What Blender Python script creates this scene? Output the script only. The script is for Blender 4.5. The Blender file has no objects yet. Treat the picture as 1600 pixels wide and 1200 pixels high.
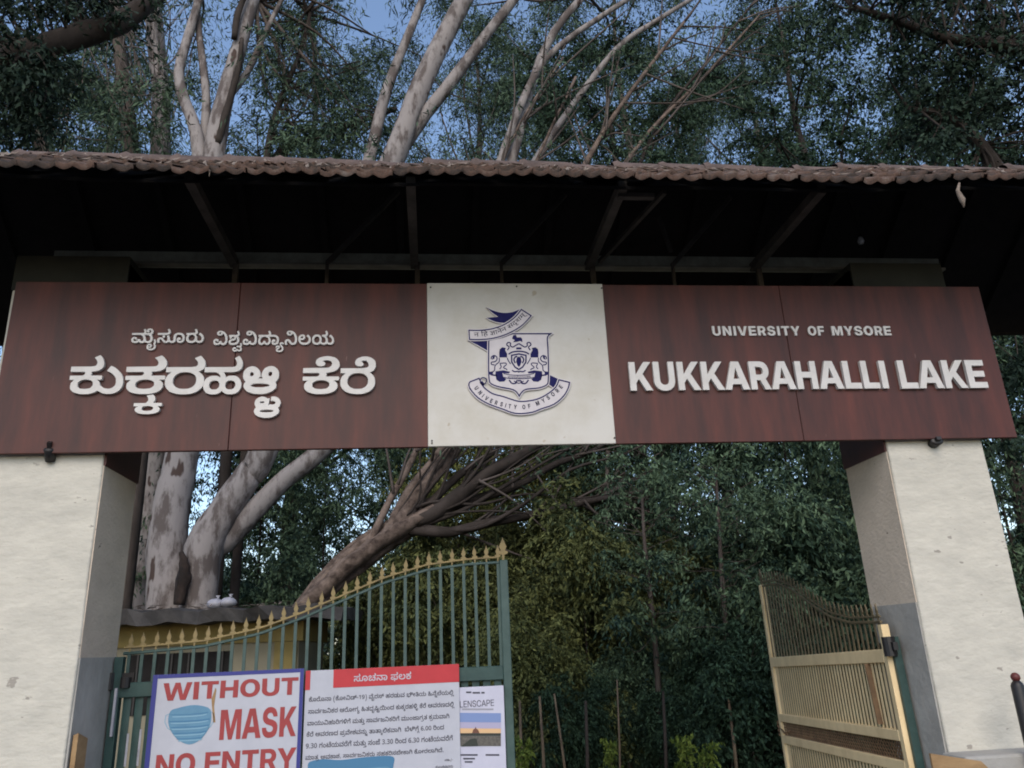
import bpy, bmesh, math, random
import numpy as np
from mathutils import Vector, Matrix
from mathutils.geometry import tessellate_polygon
R = math.radians
scene = bpy.context.scene
COL = scene.collection

# ------------------------------------------------------------------ camera, sky, sun, exposure
EYE = Vector((0, 0, 1.55))
PITCH, YAW, ROLL, FOC = 0.3266, 0.1104, -0.0436, 1218.26      # focal length in pixels of a 1600 px wide frame
_cp, _sp, _cy, _sy = math.cos(PITCH), math.sin(PITCH), math.cos(YAW), math.sin(YAW)
FW = Vector((_sy * _cp, _cy * _cp, _sp))
_rt = Vector((_cy, -_sy, 0)); _up = _rt.cross(FW)
RT = math.cos(ROLL) * _rt + math.sin(ROLL) * _up
UP = -math.sin(ROLL) * _rt + math.cos(ROLL) * _up
cam_d = bpy.data.cameras.new('camera'); cam = bpy.data.objects.new('camera', cam_d); COL.objects.link(cam)
cam.matrix_world = Matrix(((RT.x, UP.x, -FW.x, EYE.x), (RT.y, UP.y, -FW.y, EYE.y), (RT.z, UP.z, -FW.z, EYE.z), (0, 0, 0, 1)))
cam_d.sensor_width = 36; cam_d.lens = FOC / 1600 * 36
cam_d.clip_start = 0.05; cam_d.clip_end = 2000
scene.camera = cam

SUN_EL, SUN_AZ = R(40), R(190)          # azimuth measured from +Y clockwise: behind the viewer
world = bpy.data.worlds.new('World'); scene.world = world; world.use_nodes = True
wn = world.node_tree.nodes; wl = world.node_tree.links
bg = wn['Background']
sky = wn.new('ShaderNodeTexSky'); sky.sky_type = 'NISHITA'; sky.sun_disc = False
sky.sun_elevation = SUN_EL; sky.sun_rotation = SUN_AZ
sky.air_density = 1.0; sky.dust_density = 1.2; sky.ozone_density = 1.0
wl.new(sky.outputs[0], bg.inputs[0]); bg.inputs[1].default_value = 0.15
sun_d = bpy.data.lights.new('sun', 'SUN'); sun_d.energy = .85; sun_d.angle = R(48); sun_d.color = (1, .89, .74)
sun = bpy.data.objects.new('sun', sun_d); COL.objects.link(sun)
sv = Vector((math.sin(SUN_AZ) * math.cos(SUN_EL), math.cos(SUN_AZ) * math.cos(SUN_EL), math.sin(SUN_EL)))
sun.rotation_euler = sv.to_track_quat('Z', 'Y').to_euler()
scene.view_settings.view_transform = 'Standard'; scene.view_settings.look = 'None'
scene.view_settings.gamma = 1; scene.view_settings.exposure = 0.78
scene.cycles.max_bounces = 5; scene.cycles.diffuse_bounces = 3; scene.cycles.glossy_bounces = 2
scene.cycles.use_denoising = True
scene.cycles.filter_width = 1.9

def at(px, py, Y):
    """world point on the plane y = Y that the photograph shows at pixel px, py"""
    d = FW * FOC + RT * (px - 800) - UP * (py - 600)
    return EYE + d * (Y / d.y)
def pxr(w, Y):
    return w * .5 * Y / FOC * 1.04

# ------------------------------------------------------------------ materials
def mat(name, c, rough=.6, c2=None, scale=4, stretch=(1, 1, 1), lo=.35, hi=.65, bump=0, bscale=None, spec=.4, metal=0, spots=None, detail=6, coord='Object'):
    m = bpy.data.materials.new(name); m.use_nodes = True
    nt = m.node_tree; N = nt.nodes; L = nt.links; b = N['Principled BSDF']
    b.inputs['Roughness'].default_value = rough; b.inputs['Metallic'].default_value = metal
    b.inputs['Specular IOR Level'].default_value = spec
    b.inputs['Base Color'].default_value = (*c, 1)
    if c2 is None and not bump: return m
    tc = N.new('ShaderNodeTexCoord'); mp = N.new('ShaderNodeMapping'); mp.inputs['Scale'].default_value = stretch
    L.new(tc.outputs[coord], mp.inputs['Vector'])
    out = None
    if c2 is not None:
        nz = N.new('ShaderNodeTexNoise'); nz.inputs['Scale'].default_value = scale; nz.inputs['Detail'].default_value = detail
        nz.inputs['Roughness'].default_value = .65
        L.new(mp.outputs[0], nz.inputs['Vector'])
        rp = N.new('ShaderNodeValToRGB'); rp.color_ramp.elements[0].position = lo; rp.color_ramp.elements[1].position = hi
        rp.color_ramp.elements[0].color = (*c2, 1); rp.color_ramp.elements[1].color = (*c, 1)
        L.new(nz.outputs['Fac'], rp.inputs['Fac']); out = rp.outputs['Color']
        if spots:
            n2 = N.new('ShaderNodeTexNoise'); n2.inputs['Scale'].default_value = spots[1]; n2.inputs['Detail'].default_value = 3
            L.new(mp.outputs[0], n2.inputs['Vector'])
            r2 = N.new('ShaderNodeValToRGB'); r2.color_ramp.elements[0].position = spots[2]; r2.color_ramp.elements[1].position = spots[2] + .035
            r2.color_ramp.elements[0].color = (0, 0, 0, 1); r2.color_ramp.elements[1].color = (1, 1, 1, 1)
            L.new(n2.outputs['Fac'], r2.inputs['Fac'])
            mx = N.new('ShaderNodeMixRGB'); mx.inputs[2].default_value = (*spots[0], 1)
            L.new(r2.outputs[0], mx.inputs[0]); L.new(out, mx.inputs[1]); out = mx.outputs[0]
        L.new(out, b.inputs['Base Color'])
    if bump:
        nb = N.new('ShaderNodeTexNoise'); nb.inputs['Scale'].default_value = bscale or scale * 3; nb.inputs['Detail'].default_value = 5
        L.new(mp.outputs[0], nb.inputs['Vector'])
        bp = N.new('ShaderNodeBump'); bp.inputs['Strength'].default_value = bump; bp.inputs['Distance'].default_value = .02
        L.new(nb.outputs['Fac'], bp.inputs['Height']); L.new(bp.outputs[0], b.inputs['Normal'])
    return m
def leafmat(name, dark, light, rough=.75, spec=.18):
    m = bpy.data.materials.new(name); m.use_nodes = True
    nt = m.node_tree; N = nt.nodes; L = nt.links; b = N['Principled BSDF']
    a = N.new('ShaderNodeAttribute'); a.attribute_name = 'tone'
    rp = N.new('ShaderNodeValToRGB'); rp.color_ramp.elements[0].color = (*dark, 1); rp.color_ramp.elements[1].color = (*light, 1)
    L.new(a.outputs['Fac'], rp.inputs['Fac']); L.new(rp.outputs[0], b.inputs['Base Color'])
    b.inputs['Roughness'].default_value = rough; b.inputs['Specular IOR Level'].default_value = spec
    return m
M = {}
M['lime'] = mat('lime_wash', (.57, .54, .47), .9, (.44, .42, .37), 5, (1, 1, 2.0), .25, .72, bump=.35, bscale=17, spec=.15, spots=((.31, .285, .25), 10, .685))
M['lime_side'] = mat('side_light_lime_wash', (.62, .52, .42), .9, (.50, .42, .34), 3, (1, 1, 1.5), .3, .65, bump=.3, bscale=30, spec=.15, spots=((.2, .16, .13), 9, .75))  # browner side light on the inner faces is held in this colour
M['dado'] = mat('grey_dado_paint', (.40, .385, .36), .85, (.30, .29, .27), 3, bump=.25, bscale=25, spec=.2)
M['maroon'] = mat('maroon_laminate', (.116, .033, .024), .5, (.036, .017, .016), 1.9, (3.5, 1, .55), .28, .75, spec=.3, detail=5, spots=((.19, .11, .10), 14, .74))
M['white_panel'] = mat('white_composite_panel', (.53, .51, .475), .42, (.45, .42, .36), 3.2, lo=.3, hi=.6, spec=.35, spots=((.40, .35, .28), 12, .70))
M['letter'] = mat('raised_letter_acrylic', (.62, .595, .575), .45, (.54, .515, .49), 14, lo=.3, hi=.6)
M['emblem_white'] = mat('emblem_acrylic', (.56, .52, .54), .4, (.49, .455, .48), 12)
M['navy'] = mat('navy_print', (.012, .012, .075), .7, (.018, .018, .09), 30, spec=.1)
M['navy_dark'] = mat('dark_print', (.018, .018, .04), .7, spec=.1)
M['steel_beam'] = mat('weathered_green_grey_steel', (.36, .37, .30), .7, (.22, .22, .18), 7, bump=.1)
M['shade_wood'] = mat('shade_dark_wood', (.014, .012, .012), .9, (.008, .007, .007), 9, bump=.2)  # near black stands in for the deep shade under the roof
M['strut'] = mat('shaded_timber', (.075, .066, .058), .85, (.04, .035, .03), 8, (1, 1, 1), bump=.2)  # darkened in colour for the shade under the eave
def tilemat(name):
    m = bpy.data.materials.new(name); m.use_nodes = True; nt = m.node_tree; N = nt.nodes; L = nt.links; b = N['Principled BSDF']
    a = N.new('ShaderNodeAttribute'); a.attribute_name = 'tone'
    tc = N.new('ShaderNodeTexCoord'); nz = N.new('ShaderNodeTexNoise'); nz.inputs['Scale'].default_value = 14; nz.inputs['Detail'].default_value = 8; nz.inputs['Roughness'].default_value = .7
    L.new(tc.outputs['Object'], nz.inputs['Vector'])
    ad = N.new('ShaderNodeMath'); ad.operation = 'MULTIPLY_ADD'; ad.inputs[1].default_value = .45; L.new(a.outputs['Fac'], ad.inputs[0])
    sb = N.new('ShaderNodeMath'); sb.operation = 'MULTIPLY_ADD'; sb.inputs[1].default_value = 1.5; sb.inputs[2].default_value = -.48; L.new(nz.outputs['Fac'], sb.inputs[0]); L.new(sb.outputs[0], ad.inputs[2])
    rp = N.new('ShaderNodeValToRGB'); e = rp.color_ramp.elements
    e[0].position = .05; e[0].color = (.030, .027, .026, 1); e[1].position = .95; e[1].color = (.145, .12, .108, 1)
    k = e.new(.35); k.color = (.058, .044, .038, 1); k = e.new(.62); k.color = (.098, .062, .049, 1)
    L.new(ad.outputs[0], rp.inputs['Fac']); L.new(rp.outputs[0], b.inputs['Base Color']); b.inputs['Roughness'].default_value = .92; b.inputs['Specular IOR Level'].default_value = .12
    bp = N.new('ShaderNodeBump'); bp.inputs['Strength'].default_value = .7; bp.inputs['Distance'].default_value = .015; L.new(nz.outputs['Fac'], bp.inputs['Height']); L.new(bp.outputs[0], b.inputs['Normal'])
    return m
M['tile'] = tilemat('weathered_clay_tile')
M['ridge'] = mat('weathered_ridge_clay', (.15, .11, .098), .9, (.065, .05, .046), 7, lo=.3, hi=.7, bump=.5, bscale=25, spec=.15)
M['gate_green'] = mat('bottle_green_paint', (.033, .072, .066), .5, (.020, .048, .045), 10, bump=.08)
M['gate_grey'] = mat('sun_bleached_green_paint', (.050, .088, .080), .5, (.030, .062, .057), 9, bump=.08)
M['gold'] = mat('gold_paint', (.29, .215, .085), .65, (.16, .12, .055), 12, spec=.5)
M['cream'] = mat('lamp_lit_cream', (.80, .62, .36), .55, (.64, .48, .27), 6, (1, 1, .6), .3, .6, bump=.1, spots=((.30, .19, .10), 12, .72))  # warm lamp light on the right leaf is put into this colour
M['olive_bar'] = mat('dim_olive_bar_paint', (.17, .135, .075), .5, (.10, .08, .05), 9)  # upper bars coloured dim, above the warm light painted on the slats
M['rust_mesh'] = mat('rusty_mesh', (.23, .14, .075), .7, (.13, .08, .045), 12)
M['iron'] = mat('black_iron', (.012, .012, .014), .45, (.02, .016, .016), 10)
M['rust_red'] = mat('dull_red_paint', (.10, .022, .02), .5)
M['notice_white'] = mat('notice_vinyl_white', (.44, .45, .51), .55, (.39, .40, .46), 5, bump=.12, bscale=5)
M['notice_red'] = mat('notice_vinyl_red', (.45, .03, .04), .5, (.39, .026, .035), 6, bump=.12, bscale=5)
M['notice_blue'] = mat('notice_vinyl_blue', (.03, .035, .20), .5)
M['red_print'] = mat('brick_red_print', (.31, .043, .045), .6, (.26, .038, .04), 9)
M['grey_print'] = mat('dark_grey_print', (.055, .055, .075), .6)
M['pale_print'] = mat('pale_grey_print', (.28, .28, .32), .6)
M['mask_a'] = mat('mask_blue_print', (.115, .255, .375), .6, (.09, .21, .325), 12)
M['mask_b'] = mat('mask_pale_blue_print', (.20, .36, .48), .6)
M['mask_c'] = mat('mask_deep_blue_print', (.055, .17, .30), .6)
M['poster'] = mat('poster_paper', (.50, .50, .60), .6, (.44, .44, .54), 6)
M['p_sky'] = mat('poster_sky_blue', (.17, .24, .45), .6); M['p_lilac'] = mat('poster_lilac', (.36, .34, .48), .6)
M['p_peach'] = mat('poster_peach', (.62, .40, .22), .6); M['p_tree'] = mat('poster_dark_trees', (.03, .035, .03), .6)
M['p_rock'] = mat('poster_rock_grey', (.13, .12, .105), .6, (.07, .065, .06), 60); M['p_roof'] = mat('poster_roof_brown', (.14, .06, .04), .6)
M['yellow_wall'] = mat('ochre_wall_paint', (.27, .205, .07), .85, (.20, .15, .055), 4, bump=.15)
M['shed_wall'] = mat('stained_cream_plaster', (.27, .24, .17), .9, (.22, .20, .15), 3, bump=.2)
M['shed_roof'] = mat('dark_roof_sheet', (.030, .028, .028), .85, (.065, .06, .057), 5, bump=.3)
M['plastic'] = mat('white_plastic_sack', (.40, .40, .44), .5, (.28, .28, .33), 9, bump=.3)
M['cardboard'] = mat('brown_board', (.34, .22, .11), .8, (.25, .155, .075), 5, (1, 1, 3), bump=.1)
M['ground'] = mat('leaf_litter_soil', (.06, .048, .036), .95, (.035, .03, .022), 3, bump=.5, bscale=14)
M['road'] = mat('asphalt', (.05, .05, .052), .9, (.04, .04, .042), 8, bump=.3, bscale=60)
M['bark_white'] = mat('pale_eucalyptus_bark', (.255, .232, .224), .85, (.105, .088, .082), 2.6, (1.3, 1.3, .5), .43, .53, bump=.6, bscale=8, detail=9, spec=.12, spots=((.065, .046, .04), 2.6, .64))
M['bark_brown'] = mat('fibrous_brown_bark', (.19, .145, .12), .95, (.045, .033, .028), 5.5, (1, 1, 1), .34, .62, bump=.9, bscale=14, spec=.1)
M['bark_dark'] = mat('dark_bark', (.055, .045, .04), .9, (.028, .023, .02), 3, (1, 1, .5), bump=.6, bscale=12, spec=.1)
M['bark_grey'] = mat('grey_brown_bark', (.115, .095, .085), .9, (.06, .05, .044), 2.2, (1, 1, .5), bump=.5, bscale=12, spec=.1)
M['scar'] = mat('dark_torn_bark', (.012, .009, .008), .95, (.04, .026, .02), 5, bump=.8)
M['stake'] = mat('dry_bamboo', (.17, .125, .08), .8, (.09, .065, .045), 6)
M['dry_leaf'] = mat('dry_leaf', (.23, .185, .15), .85, (.13, .10, .08), 20)
M['leaf_feather'] = leafmat('feathery_foliage', (.015, .033, .024), (.10, .152, .09))
M['leaf_dark'] = leafmat('dark_broadleaf_foliage', (.009, .022, .014), (.052, .095, .054))
M['leaf_teal'] = leafmat('bluish_foliage', (.010, .028, .023), (.13, .195, .108))
M['leaf_moss'] = leafmat('mossy_foliage', (.022, .034, .014), (.17, .185, .065))
M['leaf_olive'] = leafmat('olive_foliage', (.040, .050, .018), (.24, .25, .075))  # light end raised for the warm glow low in the opening
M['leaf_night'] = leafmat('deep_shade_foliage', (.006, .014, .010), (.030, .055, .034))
M['leaf_far'] = leafmat('hazy_foliage', (.05, .085, .075), (.15, .22, .20))  # paler teal stands in for haze over the far wood
M['leaf_bright'] = leafmat('warm_lit_leaves', (.05, .085, .015), (.19, .24, .05))  # yellow green stands in for warm lamp light on the low leaves
M['bulb'] = mat('frosted_glass', (.6, .6, .58), .3)

# ------------------------------------------------------------------ object helpers
def link(name, me, m=None, parent=None):
    o = bpy.data.objects.new(name, me); COL.objects.link(o)
    if m is not None:
        me.materials.clear(); me.materials.append(m)
    if parent is not None: o.parent = parent
    return o
def tag(o, label=None, cat=None, group=None, kind=None):
    if label: o['label'] = label
    if cat: o['category'] = cat
    if group: o['group'] = group
    if kind: o['kind'] = kind
    return o
def thing(name, loc, label, cat, group=None, rz=0):
    o = bpy.data.objects.new(name, None); COL.objects.link(o); o.empty_display_size = .2
    o.location = loc; o.rotation_euler = (0, 0, rz)
    return tag(o, label, cat, group)
def dup(root, loc, rz=0, sc=1, label=None, group=None, tilt=(0, 0)):
    r = root.copy(); COL.objects.link(r); r.location = loc; r.rotation_euler = (tilt[0], tilt[1], rz); r.scale = (sc, sc, sc) if not isinstance(sc, tuple) else sc
    if label: r['label'] = label
    if group: r['group'] = group
    for ch in list(root.children):
        c = ch.copy(); COL.objects.link(c); c.parent = r
        for g in ch.children:
            d = g.copy(); COL.objects.link(d); d.parent = c
    return r
class MB:
    """collects shapes into one mesh"""
    def __init__(s): s.v = []; s.f = []
    def add(s, V, F):
        n = len(s.v); s.v += [tuple(p) for p in V]; s.f += [tuple(i + n for i in f) for f in F]; return s
    def box(s, x0, x1, y0, y1, z0, z1):
        V = [(x, y, z) for z in (z0, z1) for y in (y0, y1) for x in (x0, x1)]
        return s.add(V, [(0, 2, 3, 1), (4, 5, 7, 6), (0, 1, 5, 4), (2, 6, 7, 3), (0, 4, 6, 2), (1, 3, 7, 5)])
    def bar(s, a, b, w, h, up=(0, 0, 1)):
        a = Vector(a); b = Vector(b); d = (b - a).normalized(); u = Vector(up)
        if abs(d.dot(u)) > .99: u = Vector((0, 1, 0))
        x = d.cross(u).normalized() * w / 2; y = x.cross(d).normalized() * h / 2
        V = [p + sx * x + sy * y for p in (a, b) for sx, sy in ((-1, -1), (1, -1), (1, 1), (-1, 1))]
        return s.add(V, [(0, 1, 2, 3), (7, 6, 5, 4), (0, 4, 5, 1), (1, 5, 6, 2), (2, 6, 7, 3), (3, 7, 4, 0)])
    def tube(s, pts, rad, k=8, rough=0, seed=0, cap=True):
        pts = [Vector(p) for p in pts]; n = len(pts); rnd = random.Random(seed)
        if not hasattr(rad, '__len__'): rad = [rad] * n
        V = []; F = []; prev = None
        for i, p in enumerate(pts):
            d = (pts[min(i + 1, n - 1)] - pts[max(i - 1, 0)])
            d = d.normalized() if d.length > 1e-9 else Vector((0, 0, 1))
            if prev is None:
                u = Vector((1, 0, 0)) if abs(d.x) < .9 else Vector((0, 1, 0)); x = d.cross(u).normalized()
            else:
                x = prev - d * prev.dot(d); x = x.normalized() if x.length > 1e-6 else d.orthogonal().normalized()
            prev = x; y = d.cross(x)
            for j in range(k):
                a = 2 * math.pi * j / k; r = rad[i] * (1 + (rnd.uniform(-rough, rough) if rough else 0))
                V.append(p + x * math.cos(a) * r + y * math.sin(a) * r)
        for i in range(n - 1):
            for j in range(k):
                j2 = (j + 1) % k; F.append((i * k + j, i * k + j2, (i + 1) * k + j2, (i + 1) * k + j))
        if cap: F.append(tuple(range(k - 1, -1, -1))); F.append(tuple((n - 1) * k + j for j in range(k)))
        return s.add(V, F)
    def lathe(s, prof, c=(0, 0, 0), k=16):
        V = []; F = []; n = len(prof)
        for r, z in prof:
            for j in range(k):
                a = 2 * math.pi * j / k; V.append((c[0] + r * math.cos(a), c[1] + r * math.sin(a), c[2] + z))
        for i in range(n - 1):
            for j in range(k):
                j2 = (j + 1) % k; F.append((i * k + j, i * k + j2, (i + 1) * k + j2, (i + 1) * k + j))
        F.append(tuple(range(k - 1, -1, -1))); F.append(tuple((n - 1) * k + j for j in range(k)))
        return s.add(V, F)
    def plate(s, contours, y0, y1):
        """closed contours (x, z), holes allowed, filled between y1 (back) and y0 (front, towards the viewer)"""
        cs = [c for c in contours if len(c) > 2]
        if not cs: return s
        tri = []; off = [0]
        for c in cs: off.append(off[-1] + len(c))
        area = [sum(c[i - 1][0] * c[i][1] - c[i][0] * c[i - 1][1] for i in range(len(c))) for c in cs]
        def inside(p, c):
            r = False
            for i in range(len(c)):
                (xa, ya), (xb, yb) = c[i - 1][:2], c[i][:2]
                if (ya > p[1]) != (yb > p[1]) and p[0] < xa + (p[1] - ya) / (yb - ya) * (xb - xa): r = not r
            return r
        own = [[j for j in range(len(cs)) if j != i and abs(area[j]) > abs(area[i]) and inside(c[0], cs[j])] for i, c in enumerate(cs)]
        for i, c in enumerate(cs):
            if len(own[i]) % 2: continue                    # a hole
            grp = [i] + [j for j in range(len(cs)) if len(own[j]) == len(own[i]) + 1 and i in own[j]]
            idx = [off[k] + m for k in grp for m in range(len(cs[k]))]
            tri += [tuple(idx[q] for q in t) for t in tessellate_polygon([[Vector((p[0], p[1], 0)) for p in cs[k]] for k in grp])]
        P = [p for c in cs for p in c]; n = len(P); V = [(p[0], y0, p[1]) for p in P] + [(p[0], y1, p[1]) for p in P]; F = []
        for t in tri:
            a, b, c = (P[i] for i in t)
            cr = (b[0] - a[0]) * (c[1] - a[1]) - (b[1] - a[1]) * (c[0] - a[0])
            if abs(cr) < 1e-14: continue
            t = tuple(t) if cr > 0 else tuple(reversed(t))
            F.append(t); F.append(tuple(i + n for i in reversed(t)))
        k = 0
        for c in cs:
            m = len(c)
            for i in range(m):
                j = (i + 1) % m; F.append((k + i, k + j, n + k + j, n + k + i))
            k += m
        return s.add(V, F)
    def build(s, name, m=None, parent=None, smooth=False):
        me = bpy.data.meshes.new(name); me.from_pydata(s.v, [], s.f); me.update()
        bm = bmesh.new(); bm.from_mesh(me); bmesh.ops.recalc_face_normals(bm, faces=bm.faces); bm.to_mesh(me); bm.free()
        if smooth: me.polygons.foreach_set('use_smooth', [True] * len(me.polygons))
        return link(name, me, m, parent)
def bevel(o, w=.01, seg=2):
    md = o.modifiers.new('edge', 'BEVEL'); md.width = w; md.segments = seg; md.limit_method = 'ANGLE'
    return o

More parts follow.
